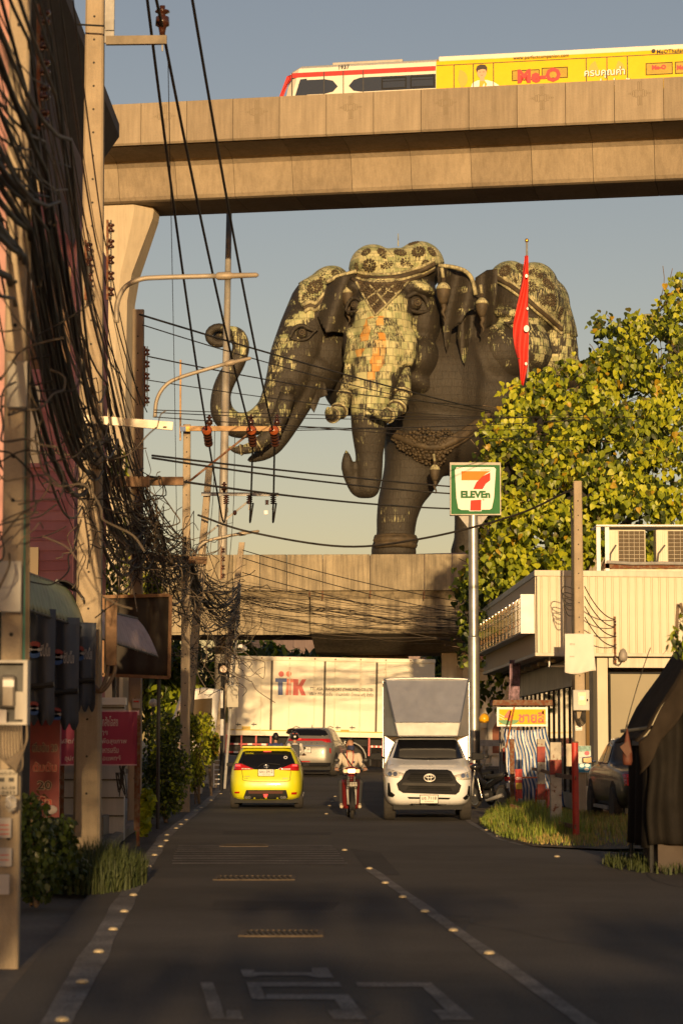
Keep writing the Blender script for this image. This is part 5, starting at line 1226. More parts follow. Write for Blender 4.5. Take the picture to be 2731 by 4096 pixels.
MB().ell((0,.235,1.55), (.04,.012,.035), 10, 6).build('helmet_decal', WHITEP, hm, smooth=True)
MB().box((0,.36,1.12), (.28,.14,.38)).build('backpack', mat('backpack_grey', (.05,.055,.065), .8, var=.2), p2, bevel=.05)
for s in (-1, 1): MB().tube([(s*.1,.32,1.3),(s*.12,.16,1.34),(s*.13,.05,1.2)], .018, 6).build('backpack_strap', BLACKP, p2)
# ================================================================ shop on the right
STO = empty('convenience_store', (4.6, 56.5, 0), label='cream clad shop with projecting lit sign band at the right', cat='shop')
CLAD = mat('cream_cladding', (.62, .56, .43), .5, var=.06, scale=.7, streak=.28, streakcol=(.36,.28,.18)); TRIM = mat('cream_trim', (.60, .55, .44), .55, var=.12, scale=1.5, streak=.3, streakcol=(.22,.17,.12))
A = Vector((4.55, 56.5, 0)); B_ = Vector((4.29, 73.0, 0)); ux = Vector((math.cos(R(8)), math.sin(R(8)), 0)); C_ = A+ux*7.5
Z0, Z1 = 3.60, 5.56
def strip(a, b, z0, z1, nm, pw, out):
    """vertical ribbed sheets, each one a piece"""
    a, b = Vector(a), Vector(b); d = (b-a); L_ = d.length; d.normalize(); nrm = Vector(out)
    n = int(L_/pw)
    prof = [(0,0),(.30,0),(.34,.022),(.40,.022),(.44,0),(.50,0),(.54,.022),(.60,.022),(.64,0),(1,0)]
    mb = MB(); v = []
    for z in (z0, z1):
        v += [(d*(u*pw)+nrm*h)+Vector((0,0,z)) for u, h in prof]
    k = len(prof); mb.add(v, [(i, i+1, k+i+1, k+i) for i in range(k-1)]); me = mb.mesh(nm, CLAD, fix=False)
    for i in range(n):
        o = link(nm, me, STO); o.location = a+d*(i*pw)+nrm*.0-STO.location
    return n
nF = Vector((ux.y, -ux.x, 0)); nS = Vector((-1, 0, 0))
nfront = strip(A+ux*.03, C_, Z0+.05, Z1-.10, 'cladding_panel', .19, nF)
strip(A+Vector((0,.02,0)), B_, Z0+.05, Z1-.10, 'cladding_panel', .19, nS)
def wall_world(pts, z0, z1, name, m, W=True, bevel=0): 
    n = len(pts); mb = MB(); mb.add([(p[0], p[1], z0) for p in pts]+[(p[0], p[1], z1) for p in pts], [tuple(range(n))[::-1], tuple(range(n, 2*n))]+[(i, (i+1) % n, n+(i+1) % n, n+i) for i in range(n)])
    return mb.build(name, m, STO, W=True, bevel=bevel)
i_ = .02
wall_world([A+nS*-.02-nF*.02, C_-nF*.02, C_-nF*.4, A+Vector((.4,.5,0)), B_+Vector((.4,0,0)), B_-nS*.02], Z0, Z1-.12, 'fascia_core', TRIM)
for z, h, e in ((Z1-.12, .14, .05), (Z0-.03, .08, .045)):
    wall_world([A+nF*e+nS*e, C_+nF*e, C_-nF*.3, A+Vector((.3,.4,0)), B_+Vector((.3,0,0)), B_+nS*e], z, z+h, 'fascia_trim', TRIM, bevel=.012)
wall_world([A+Vector((.02,.02,0)), C_, C_+Vector((0,17,0)), B_], Z0-.02, Z0, 'canopy_soffit', mat('soffit_grey', (.30,.28,.25), .7))
wall_world([A+Vector((.3,.4,0)), C_, C_+Vector((0,17,0)), B_], Z1-.45, Z1-.40, 'roof', TRIM)
# projecting sign band along the street side
SBA, SBB = A+Vector((-.30,.35,0)), B_+Vector((-.28,-1,0)); zs0, zs1 = 4.14, 5.0
mb = MB(); mb.add([SBA+Vector((0,0,zs0)), SBA+Vector((.26,0,zs0)), SBA+Vector((.26,0,zs1)), SBA+Vector((0,0,zs1)), SBB+Vector((0,0,zs0)), SBB+Vector((.26,0,zs0)), SBB+Vector((.26,0,zs1)), SBB+Vector((0,0,zs1))], [(0,1,2,3),(4,7,6,5),(0,4,5,1),(1,5,6,2),(2,6,7,3),(3,7,4,0)]); mb.build('sign_box', WHITEP, STO, W=True)
pan = [('sign_orange', (.55,.17,.03)), ('sign_red', (.45,.05,.03)), ('sign_green', (.05,.16,.07)), ('sign_white', (.6,.57,.5))]
dS = (SBB-SBA); Ls = dS.length; dS.normalize()
for r_, (z0, z1, mi) in enumerate(((zs0+.02, zs0+.20, 3), (zs0+.20, zs0+.34, 1), (zs0+.34, zs0+.58, 2), (zs0+.58, zs0+.68, 3), (zs0+.68, zs1-.03, 0))):
    m = mat('glossy_'+pan[mi][0], pan[mi][1], .12, coat=.9, var=.2, scale=6, bump=.3, bscale=3)
    p = MB().box((0,0,(z0+z1)/2), (.02, Ls/14-.03, z1-z0-.012)).mesh('sign_tile', m)
    for k in range(14):
        o = link('sign_tile', p, STO); o.location = SBA+dS*(Ls*(k+.5)/14)+Vector((-.014,0,0))-STO.location
wall_world([SBA+Vector((-.05,-.10,0)), SBA+Vector((.29,-.10,0)), SBA+Vector((.29,0,0)), SBA+Vector((-.05,0,0))], zs0-.03, zs1+.03, 'sign_end_cap', WHITEP)
# walls, pillar, windows below the canopy (front)
def fx(px, py, off=0):       # pixel on the front plane -> distance along ux and height
    n = nF; o = Vector((0,0,CAM_H)); d = ray(px, py); p0 = A-nF*off
    t = (p0-o).dot(n)/d.dot(n); h = o+d*t; return (h-A).dot(ux), h.z
def fbox(px0, py0, px1, py1, name, m, off=.0, dep=.1, bevel=0):
    x0, z1 = fx(px0, py0, off); x1, z0 = fx(px1, py1, off)
    q = [A+ux*x0-nF*off, A+ux*x1-nF*off, A+ux*x1-nF*(off+dep), A+ux*x0-nF*(off+dep)]
    return wall_world(q, z0, z1, name, m, bevel=bevel)
CREAM = mat('cream_render', (.60,.53,.40), .75, var=.08, scale=.9, streak=.12, bump=.1, bscale=30)
fbox(2386, 2632, 2433, 3150, 'pillar', CREAM, .10, .4)
fbox(2433, 2982, 2900, 3145, 'lower_wall', CREAM, .16, .3); fbox(2433, 2632, 2900, 2672, 'lintel', TRIM, .12, .3)
FROST = mat('frosted_window', (.27,.24,.165), .45, var=.08, scale=.8, spec=.3)
fbox(2440, 2696, 2660, 2978, 'window_pane', FROST, .2, .04); fbox(2664, 2696, 2900, 2978, 'window_pane', FROST, .2, .04)
for a, b, c, d in ((2433,2688,2900,2696), (2433,2974,2900,2983), (2433,2696,2440,2974), (2660,2696,2664,2974)): fbox(a, b, c, d, 'window_frame', BLACKP, .17, .08)
fbox(2442, 2956, 2655, 2974, 'window_film', WHITEP, .188, .008)
for k, px in enumerate((2462, 2492, 2516)):
    for j, m in enumerate((pan[0], pan[1], pan[2])):
        x0, z0 = fx(px-6, 2958+j*4, .19); x1, z1 = fx(px+7, 2954+j*4, .19)
        wall_world([A+ux*x0-nF*.184, A+ux*x1-nF*.184, A+ux*x1-nF*.187, A+ux*x0-nF*.187], min(z0,z1)-.012, max(z0,z1)-.004, 'logo_stripe', mat('glossy_'+m[0], m[1]))
fbox(2334, 3146, 2900, 3252, 'plinth', CREAM, -.1, .6, .02)
# glazed shop front running back under the canopy
gA, gB = Vector((5.55, 57.6, 0)), Vector((5.35, 73, 0)); dg = gB-gA; Lg = dg.length; dg.normalize()
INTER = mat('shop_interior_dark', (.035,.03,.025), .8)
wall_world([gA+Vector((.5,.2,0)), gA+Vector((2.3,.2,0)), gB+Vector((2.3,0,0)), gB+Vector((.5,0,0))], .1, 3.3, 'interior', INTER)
n = 12
for k in range(n):
    p = gA+dg*(Lg*k/n); q = gA+dg*(Lg*(k+1)/n-.07)
    wall_world([p+Vector((0,.035,0)), q, q+Vector((.02,0,0)), p+Vector((.02,.035,0))], .35, 2.9, 'glass_pane', GLASSD)
    wall_world([p+Vector((-.03,-.04,0)), p+Vector((.05,-.04,0)), p+Vector((.05,.035,0)), p+Vector((-.03,.035,0))], .1, 3.3, 'mullion', DARKM if k % 3 else STEEL)
fl = gA-Vector((0,0,0))
for a, b in ((2300, 2332), (2340, 2380)): fbox(a, 2660, b, 3146, 'glass_pane', GLASSD, .5, .03)
for a, b in ((2288, 2300), (2332, 2340), (2380, 2387)): fbox(a, 2645, b, 3146, 'mullion', DARKM, .46, .08)
wall_world([gA+Vector((-.1,0,0)), gA+Vector((0,0,0)), gB, gB+Vector((-.1,0,0))], 0, .35, 'plinth', CREAM)
wall_world([gA+Vector((-.08,0,0)), gA+Vector((.02,0,0)), gB+Vector((.02,0,0)), gB+Vector((-.08,0,0))], 2.9, 3.55, 'glazing_header', TRIM)
for k in range(6): o = MB().box((5.0, 58.2+k*2.2, Z0-.09), (.24,.24,.10)).build('canopy_lamp', TRIM, STO, W=True, bevel=.02)
mb = MB(); a = fx(2255, 2660, -.02); mb.box((A.x+ux.x*a[0], 57.4, 3.36), (.55,.04,.04)); mb.box((A.x+ux.x*a[0]-.27, 57.4, 3.46), (.04,.04,.24)); mb.build('bracket', WHITEP, STO, W=True)
# wall lamp and wire bracket on the cladding
x, z = fx(2489, 2622, -.1); p = A+ux*x+nF*.14
wl = empty('wall_lamp', (p.x, p.y, z), label='grey egg-shaped wall lamp under the cream fascia', cat='lamp')
MB().lathe([(.0,-.13),(.08,-.12),(.105,-.04),(.09,.06),(.05,.14),(.0,.17)], 16, (0,0,0), sy=.7).build('shade', mat('lamp_grey', (.25,.22,.19), .5), wl, smooth=True)
MB().tube([(0,.0,-.1),(-.08,.05,-.22),(-.16,.1,-.2),(-.18,.12,0)], .014, 6).build('cable', WIRE, wl)
x, z = fx(2456, 2560, -.02); p = A+ux*x+nF*.06
ib = empty('insulator_rack', (p.x, p.y, z), label='rusty upright rack of spools on the cream shop wall', cat='insulator rack'); MB().box((0,0,0),(.05,.04,1.1)).build('bar', RUSTY, ib)
for k in range(4): MB().lathe([(.0,-.05),(.035,-.05),(.02,-.01),(.02,.01),(.035,.05),(0,.05)], 10, (0,-.05,-.42+k*.27)).build('spool', BROWNI, ib, smooth=True)
# air-conditioner outdoor units on the roof
acr = empty('roof_frame', (6.2, 60, Z1), label='white steel frame holding air conditioners on the shop roof', cat='frame')
def AP(px, py, Y=60): p = P(px, py, Y); return p.x, p.z
x0, z1 = AP(2380, 2108); x1, z0 = AP(2950, 2290)
mb = MB()
for X in (x0+.06, AP(2425, 2200)[0]): mb.box2((X-.05, 59.9, z0-.2), (X+.05, 60.0, z1))
mb.build('post', WHITEP, acr, W=True); MB().box2((x0, 59.8, z1), (x1, 61, z1+.04)).build('top_sheet', WHITEP, acr, W=True)
MB().box2((x0+.2, 59.9, AP(2500,2275)[1]), (x1, 60.0, AP(2500,2255)[1])).build('rusty_beam', RUSTY, acr, W=True)
MB().box2((x0+.2, 60.0, z0-.3), (x1, 60.9, AP(2500,2277)[1])).build('base_rail', TRIM, acr, W=True)
for k, (a, b) in enumerate(((2432, 2582), (2622, 2800))):
    xa_, zt_ = AP(a, 2118); xb_, zb_ = AP(b, 2255)
    ac = empty('air_conditioner', (xa_, 60.05, zb_), label=('cream outdoor air conditioner unit, left one on the shop roof', 'cream outdoor air conditioner unit cut off by the right edge of the picture')[k], cat='air conditioner', group='air conditioners on the shop roof')
    W_, H_ = xb_-xa_, zt_-zb_
    MB().box2((0,0,0),(W_,.5,H_)).build('casing', CLAD, ac, bevel=.02)
    gx0_, gx1_ = W_*.27, W_*.97
    MB().box2((gx0_,-.008,H_*.04),(gx1_,.01,H_*.96)).build('fin_panel', mat('fin_brown', (.10,.075,.045), .8, var=.2, scale=20), ac)
    mb = MB()
    for j in range(6): X = lerp(gx0_, gx1_, j/5); mb.cyl((X,-.02,H_*.04),(X,-.02,H_*.96), .005, n=5)
    for j in range(9): Z = lerp(H_*.04, H_*.96, j/8); mb.cyl((gx0_,-.02,Z),(gx1_,-.02,Z), .005, n=5)
    mb.build('guard_grille', TRIM, ac)
    for j in range(4): MB().box((W_*.05+j*W_*.05,-.006,H_*.5),(.012,.02,H_*.9)).build('casing_rib', TRIM, ac)
    MB().tube([(W_*.02,-.06,.02),(W_*.05,-.05,H_*.3),(W_*.2,-.03,H_*.55)], .022, 6).build('handle_strap', DARKM, ac)
mb = MB(); pz = AP(2500, 2253)[1]; mb.tube([(x0+.25,59.82,pz+.02),(x0+.9,59.82,pz-.02),(x0+1.6,59.82,pz-.01),(x1,59.82,pz-.04)], .04, 8)
tag(mb.build('conduit_pipe', STEEL), 'grey flexible conduit pipe running below the rooftop air conditioners', 'pipe')
# ================================================================ pole sign of the shop
sp = P(1897, 3170, 66); PS = empty('pole_sign', (sp.x, 66, zg(66)), label='square green and white shop sign on a tall steel pole', cat='sign')
SGF = Frame((0, 65.86, 0), 0); s7 = lambda u, v: SGF.hit(1750+u/1.568, 1800+v/1.568)
GAL = mat('galvanised_pole', (.42,.41,.39), .42, .75, var=.25, scale=3, streak=.35)
zt_ = s7(236, 410)[1]
mb = MB(); mb.lathe([(.155,0),(.155,zt_*.56),(.165,zt_*.56),(.165,zt_*.565),(.135,zt_*.57),(.13,zt_+.1)], 18, (sp.x, 66, zg(66))); mb.build('pole', GAL, PS, W=True, smooth=True, auto=30)
for s in (-1, 1): MB().prism([(sp.x+s*.12, zt_), (sp.x+s*.40, zt_), (sp.x+s*.14, zt_-.34)], 65.98, 66.02).build('gusset', STEEL, PS, W=True)
X0, ZT = s7(76, 78); X1, ZB = s7(396, 408)
MB().box2((X0, 65.86, ZB), (X1, 66.14, ZT)).build('sign_box', mat('sign_cabinet', (.45,.42,.36), .7, .1), PS, W=True)
S_ = lambda pts, m, name, d: MB().prism([s7(u, v) for u, v in pts], 65.86-d, 65.87).build(name, m, PS, W=True)
SGR = mat('signface_green', (.035,.15,.055), .75, spec=.2, var=.15, scale=2, streak=.2); SWH = mat('signface_white', (.76,.74,.68), .75, spec=.2, var=.05); SOR = mat('signface_orange', (.75,.22,.035), .75, spec=.2, var=.06); SRD = mat('signface_red', (.60,.055,.035), .75, spec=.2, var=.1)
S_([(84,94),(388,94),(390,400),(84,402)], SGR, 'green_face', .006)
S_([(118,108),(352,108),(364,120),(362,140),(352,300),(338,366),(326,374),(274,375),(274,384),(196,384),(196,377),(146,376),(128,366),(116,300),(107,125)], SWH, 'white_panel', .012)
S_([(148,133),(328,133),(300,150),(255,190),(148,190)], SOR, 'numeral_top', .018)
S_([(328,142),(328,190),(300,212),(280,246),(222,246),(240,205),(280,165)], SRD, 'numeral_stem', .018)
S_([(206,316),(272,312),(270,380),(203,380)], SRD, 'numeral_foot', .018)
text('ELEVEn', (328-143)/1.568/FPX*66, (302-256)/1.568/FPX*66, .055, 0, (s7(236,279)[0], 65.836, s7(236,279)[1])).build('lettering', SGR, PS, W=True, fix=False)
text('เซเว่นอีเลฟเว่น', 62/1.568/FPX*66, None, .0, 0, (s7(298,124)[0], 65.836, s7(298,124)[1])).build('lettering', SOR, PS, W=True, fix=False)
text('®', 12/1.568/FPX*66, None, .0, 0, (s7(285,312)[0], 65.836, s7(285,312)[1])).build('lettering', SGR, PS, W=True, fix=False)
# ================================================================ concrete pole with its boxes and papers
pb = G(2320, 3250); CPT = P(2298, 1925, pb.y)
def conc_pole(name, x, y, z0, h, w0, w1, label, holes=True, top=None, group=None):
    e = empty(name, (x, y, z0), label=label, cat='utility pole', group=group); t = Vector(top) if top else Vector((0,0,h))
    mb = MB(); c = .2
    def ring(o, w): w /= 2; q = w*c; return [o+Vector((a*w-b*0 if True else 0, 0, 0)) if False else o+Vector((a, b, 0)) for a, b in ((-w+q,-w*.8),(w-q,-w*.8),(w,-w*.8+q),(w,w*.8-q),(w-q,w*.8),(-w+q,w*.8),(-w,w*.8-q),(-w,-w*.8+q))]
    mb.loft([ring(Vector((0,0,-.2)), w0), ring(t*.5, lerp(w0,w1,.5)), ring(t, w1)]); mb.build('shaft', POLEC, e)
    if holes:
        hb = MB().lathe([(.016,-.004),(.016,.004)], 8, (0,0,0), 'Y').mesh('bolt_hole', CHASS)
        k = .9
        while k < h-.2:
            o = link('bolt_hole', hb, e); w = lerp(w0,w1,k/h); o.location = t*(k/h)+Vector((0,-w*.4,0)); k += .33 if k > h*.3 else .5
    return e
conc_pole('utility_pole', pb.x, pb.y, 0, CPT.z, .27, .185, 'slim square concrete pole standing in front of the cream shop')
PF = Frame((0, pb.y-.16, 0)); ph = lambda px, py: PF.hit(px, py)
def panelbox(name, px0, py0, px1, py1, dep, m, label, cat, parent=None, y=None):
    y = pb.y-.16 if y is None else y; fr = Frame((0, y, 0)); x0, z1 = fr.hit(px0, py0); x1, z0 = fr.hit(px1, py1)
    e = empty(name, ((x0+x1)/2, y, z0), label=label, cat=cat); return e, x1-x0, z1-z0
e, w_, h_ = panelbox('cloth_banner', 2257, 2535, 2374, 2690, .03, None, 'blank white cloth banner tied to the concrete pole by the shop', 'banner')
rn = random.Random(4); mb = MB(); mb.grid(lambda u, v: ((u-.5)*w_+(.06*(1-v)**3*(u-.2)), -.03-.02*math.sin(u*9+v*4)*(.3+v*.3)-.035*math.sin((u*1.7-v)*6)*(1-v)**2, v*h_-.04*(1-v)**2*math.sin(u*5)), 24, 24)
mb.build('cloth', mat('white_cloth', (.68,.64,.57), .9, var=.05, bump=.15, bscale=8), e, solid=.01, smooth=True)
for px, py, t in ((2287,2577,'rr:c'), (2286,2626,'arn|,')): x, z = ph(px, py); text(t, .11, .035, 0, 0, (x-e.location.x, -.07, z-e.location.z)).build('faint_lettering', mat('faded_ink', (.35,.3,.24), .9), e, fix=False)
e, w_, h_ = panelbox('meter_box', 2287, 2760, 2353, 2842, .2, None, 'grey electricity meter box with small window on the pole by the shop', 'meter box')
MB().box2((-w_/2,-.2,0),(w_/2,0,h_)).build('case', mat('meter_grey', (.45,.44,.40), .55), e, bevel=.015); MB().box2((-w_*.2,-.206,h_*.25),(w_*.28,-.19,h_*.88)).build('window', mat('meter_window', (.25,.22,.15), .15, coat=.8), e); MB().box((0.01,-.208,h_*.6),(w_*.3,.012,h_*.2)).build('dial', WHITEP, e); MB().box((w_*.36,-.21,h_*.5),(.03,.03,.05)).build('latch', BLACKP, e)
cb = MB()
for k in range(6): a = .05+.02*k; cb.tube(bez([(pb.x-.16+k*.012,pb.y-.22,ph(2300,2845)[1]),(pb.x-.10+k*.01,pb.y-.26,ph(2300,2845)[1]-a*1.6-.08),(pb.x+.0+k*.02,pb.y-.22,ph(2300,2845)[1]-a-.10),(pb.x+.05+.012*k,pb.y-.2,ph(2300,2845)[1])], 5), .012, 6)
tag(cb.build('cable_loop', WIRE, smooth=True), 'loops of black cable hanging below the grey meter box', 'cable')
cb = MB()
for k in range(4): cb.tube(bez([(pb.x-.17+k*.012, pb.y-.14-.01*k, ph(2300,1990+30*k)[1]), (pb.x-.16+k*.012, pb.y-.15, ph(2300,2300)[1]), (pb.x-.17+k*.014, pb.y-.15, ph(2300,2760)[1])], 6), .012, 6)
tag(cb.build('cable_riser', WIRE, smooth=True), 'black cables running up the side of the concrete pole by the shop', 'cable')
e, w_, h_ = panelbox('poster', 2308, 2983, 2361, 3090, .02, None, 'blue and white printed poster low on the pole by the shop', 'poster'); MB().box2((-w_/2,-.06,0),(w_/2,-.045,h_)).build('sheet', mat('poster_white', (.62,.62,.58), .6), e)
PB = mat('poster_blue', (.02,.19,.34), .6); MB().box2((-w_/2+.004,-.064,.004),(w_/2-.004,-.058,h_*.34)).build('blue_band', PB, e); MB().box2((-w_/2+.004,-.064,h_*.78),(w_/2-.004,-.058,h_-.004)).build('photo_band', mat('poster_photo', (.2,.35,.32), .6, var=.7, scale=14), e)
MB().prism([(a, b) for a, b in disc(w_*.2, h_*.72, w_*.2, w_*.16)], -.068, -.06).build('red_blob', mat('poster_pink', (.6,.12,.16), .6), e)
for a, b in ((-.2,.26),(.22,.27),(.16,.12)): MB().prism(disc(w_*a, h_*b, w_*.18, w_*.13), -.069, -.06).build('bubble', WHITEP, e)
text('บุหรี่ควัน', w_*.5, .05, 0, 0, (-w_*.15, -.062, h_*.56)).build('lettering', mat('poster_pinkink', (.5,.1,.3), .6), e, fix=False)
for k in range(3): MB().box((0.05, -.062, h_*(.44+.03*k)), (w_*.4, .003, .006)).build('text_line', INK, e)
e, w_, h_ = panelbox('paper_sheet', 2262, 2975, 2290, 3065, .01, None, 'plain cream paper sheet hung left of the blue poster', 'notice'); MB().grid(lambda u, v: ((u-.5)*w_, -.05-.02*math.sin(v*3), v*h_), 3, 6).build('sheet', CREAM, e, solid=.006)
e, w_, h_ = panelbox('sticker_notice', 2299, 2903, 2326, 2922, .01, None, 'small white sticker with phone number on the pole by the shop', 'sticker'); MB().box2((-w_/2,-.01,0),(w_/2,.0,h_)).build('sheet', WHITEP, e); text('086-1453034', w_*.9, h_*.25, .01, 0, (0,-.012,h_*.25)).build('lettering', mat('ink_blue', (.03,.06,.3), .6), e, fix=False); text('รับซื้อของเก่า', w_*.9, h_*.35, .0, 0, (0,-.012,h_*.68)).build('lettering', INK, e, fix=False)
# twisted service wires from the pole to the rack
for k, (z0, z1) in enumerate(((2345,2478),(2385,2508),(2425,2545),(2468,2585))):
    a = Vector((pb.x+.13, pb.y-.1, ph(2330, z0)[1])); x, z = fx(2454, z1, -.05); b = A+ux*x+nF*.1; b.z = z
    tag(MB().tube(sag(a, b, .16, 10), .013, 6).build('service_wire', WIRE, smooth=True), ['topmost','second','third','lowest'][k]+' twisted wire from the pole to the rack on the shop wall', 'wire', 'service wires to the shop')
for k in range(4):
    z = ph(2290, 2355+k*24)[1]; tag(MB().tube(bez([(pb.x-.12,pb.y-.16,z),(pb.x-.34,pb.y-.2,z+.05),(pb.x-.40+.03*k,pb.y-.2,z-.08),(pb.x-.25,pb.y-.2,z-.20),(pb.x-.13,pb.y-.16,z-.2)], 6), .012, 6).build('wire_curl', WIRE, smooth=True), ['topmost','second','third','lowest'][k]+' curled black wire sticking out left of the pole by the shop', 'wire', 'curled wires beside the pole')
# ================================================================ noodle stall: sign, striped tarpaulin, stools
YS = 58.4; z5 = lambda u, v, Y=YS: P(1850+u/1.78, 2750+v/1.78, Y)
a, b = z5(242, 140), z5(604, 277); ST = empty('stall_sign', ((a.x+b.x)/2, YS, 0), label='yellow noodle stall sign with red lettering under a rusty little roof', cat='sign')
MB().box2((a.x, YS, b.z), (b.x, YS+.12, a.z)).build('frame', WHITEP, ST, W=True); MB().box2((a.x+.05, YS-.01, b.z+.05), (b.x-.05, YS+.02, a.z-.05)).build('face', mat('stall_yellow', (.78,.45,.02), .7, spec=.2, var=.05), ST, W=True)
SRI = mat('stall_red', (.60,.06,.02), .5, var=.05)
q = z5(488, 207); text('ชายสี่', .63, .30, .03, 0, (q.x, YS-.015, q.z)).build('lettering', SRI, ST, W=True, fix=False)
q = z5(318, 200); text('4', .17, .26, .05, 0, (q.x, YS-.022, q.z)).build('numeral', SRI, ST, W=True, fix=False)
q = z5(548, 246); text('บะหมี่ เกี๊ยว', .34, .07, .0, 0, (q.x, YS-.015, q.z)).build('lettering', SRI, ST, W=True, fix=False)
GRN = mat('stall_green', (.06,.22,.06), .5); q = z5(325, 225)
MB().prism([(q.x+.26*math.cos(R(t)), q.z+.14*math.sin(R(t))) for t in range(190, 351, 16)]+[(q.x+.15,q.z-.02),(q.x-.15,q.z-.02)], YS-.02, YS-.01).build('bowl_drawing', GRN, ST, W=True)
for t in (0, .06): MB().bar((q.x-.30, YS-.02, q.z+.16-t), (q.x-.1, YS-.02, q.z+.05-t), .012, .012).build('chopstick_drawing', WHITEP, ST, W=True)
MB().prism([(a.x-.12,a.z+.04),(b.x+.12,a.z+.04),(b.x+.1,a.z+.17),(a.x-.1,a.z+.17)], YS-.2, YS+.9).build('roof', RUSTY, ST, W=True)
for X in (a.x+.12, b.x-.12):
    for yy in (YS+.06, YS+.8): MB().cyl((X, yy, 0), (X, yy, b.z+.05 if yy < YS+.5 else a.z), .022, n=8).build('post', STEEL, ST, W=True)
TARP = bpy.data.materials.new('striped_tarpaulin'); TARP.use_nodes = True; nt = TARP.node_tree; bs = nt.nodes['Principled BSDF']; bs.inputs['Roughness'].default_value = .35
uvn = nt.nodes.new('ShaderNodeAttribute'); uvn.attribute_name = 'stripe'; rp = nt.nodes.new('ShaderNodeValToRGB'); rp.color_ramp.interpolation = 'CONSTANT'; rp.color_ramp.elements[0].color = (.60,.58,.55,1); rp.color_ramp.elements[1].position = .5; rp.color_ramp.elements[1].color = (.035,.11,.30,1)
wv = nt.nodes.new('ShaderNodeMath'); wv.operation = 'FRACT'; nt.links.new(uvn.outputs['Fac'], wv.inputs[0]); nt.links.new(wv.outputs[0], rp.inputs[0]); nt.links.new(rp.outputs[0], bs.inputs['Base Color'])
nz = nt.nodes.new('ShaderNodeTexNoise'); nz.inputs['Scale'].default_value = 9; nz.inputs['Detail'].default_value = 5; bpn = nt.nodes.new('ShaderNodeBump'); bpn.inputs['Strength'].default_value = .8; bpn.inputs['Distance'].default_value = .03; nt.links.new(nz.outputs[0], bpn.inputs['Height']); nt.links.new(bpn.outputs[0], bs.inputs['Normal'])
tl, tr_, bl, br = z5(285,292), z5(590,288), z5(330,840), z5(735,862)
NU, NV = 44, 30; mb = MB()
def tarp(u, v):
    p = tl.lerp(tr_, u).lerp(bl.lerp(br, u), v); f = v*.16+.02
    return (p.x, YS+.02-f*math.sin(u*21+v*3)*.6-f*.4*math.sin(u*43-v*5)-.25*v, max(.03, p.z-.05*math.sin(math.pi*u)*(1-v)))
mb.grid(tarp, NU, NV); o = mb.build('striped_tarpaulin', TARP, smooth=True, fix=False, solid=.006); at = o.data.attributes.new('stripe', 'FLOAT', 'POINT'); at.data.foreach_set('value', [(i/NU*14+.25*math.sin(j*.5)) for j in range(NV+1) for i in range(NU+1)])
tag(o, 'blue and white striped tarpaulin hanging below the yellow stall sign', 'tarpaulin')
def stool(px, py, Y, h, w, m, label):
    p = P(px, py, Y); e = empty('plastic_stool', (p.x, Y, 0), rz=12, label=label, cat='stool', group='red plastic stools at the stall')
    MB().box((0,0,h),(w,w,.03)).build('seat', m, e, bevel=.012)
    for sx in (-1,1):
        for sy in (-1,1): MB().bar((sx*w*.38,sy*w*.38,h), (sx*w*.5,sy*w*.5,0), .045, .03).build('leg', m, e)
    mb = MB()
    for s in (-1,1): mb.box((0,s*w*.42,h*.62),(w*.84,.02,.05)); mb.box((s*w*.42,0,h*.62),(.02,w*.80,.05))
    mb.build('apron', m, e)
RP = mat('red_plastic', (.55,.035,.02), .35, coat=.2, var=.06)
stool(2208, 3180, 56.6, .46, .32, RP, 'red plastic stool in front of the striped tarpaulin, nearest the camera'); stool(2170, 3180, 57.6, .46, .30, RP, 'red plastic stool half hidden behind the nearer red stool')
p = P(2118, 3150, 57.2); tb = empty('folding_table', (p.x, 57.2, 0), label='small orange-red metal table frame in front of the tarpaulin', cat='table')
MB().box((0,.2,.74),(.7,.5,.03)).build('top', mat('table_orange', (.55,.12,.04), .4), tb)
for sx in (-1,1):
    for sy in (0,1): MB().cyl((sx*.3,sy*.4,0),(sx*.3,sy*.4,.73),.014,n=8).build('leg', RP, tb)
    MB().cyl((sx*.3,0,.35),(sx*.3,.4,.35),.012,n=6).build('rail', RP, tb)
p = z5(398, 690, 55); bn = empty('small_banner', (p.x, 55, z5(398,790,55).z), label='small red and yellow banner hung on the fence by the stall', cat='banner'); MB().grid(lambda u, v: ((u-.5)*.16, -.02*math.sin(u*5), v*.66), 4, 8).build('cloth', mat('banner_red', (.42,.05,.04), .7, var=.35, scale=7), bn, solid=.006); MB().box((0,-.03,.28),(.14,.01,.14)).build('yellow_patch', mat('stall_yellow2', (.6,.42,.05), .6), bn); text('อาหาร', .12, .06, .01, 0, (0,-.04,.45)).build('lettering', WHITEP, bn, fix=False)
po = P(2063, 2620, 58); fp = MB(); r1 = z5(308, 425, 56.5); r2 = z5(365, 140, 57.6); tag(MB().tube([r1, r2], .022, 8).build('flag_bamboo', mat('flag_wrap', (.45,.16,.04), .6, var=.6, scale=18)), 'thin pole wrapped in red and yellow tape leaning before the stall sign', 'pole')
rb = MB(); 
for k in range(7): q = P(2040+k*6, 2640, 62); rb.tube(bez([(q.x,62,q.z),(q.x+.02*math.sin(k),62.05*1,q.z-.5),(q.x-.03,62,q.z-1.0),(q.x+.02,62,P(2040,2815,62).z)], 5), .03, 5)
tag(rb.build('ribbon_bundle', mat('ribbon_cloth', (.25,.16,.2), .7, var=.9, scale=7), smooth=True), 'bundle of faded coloured ribbons tied to the tree behind the stall', 'ribbons')
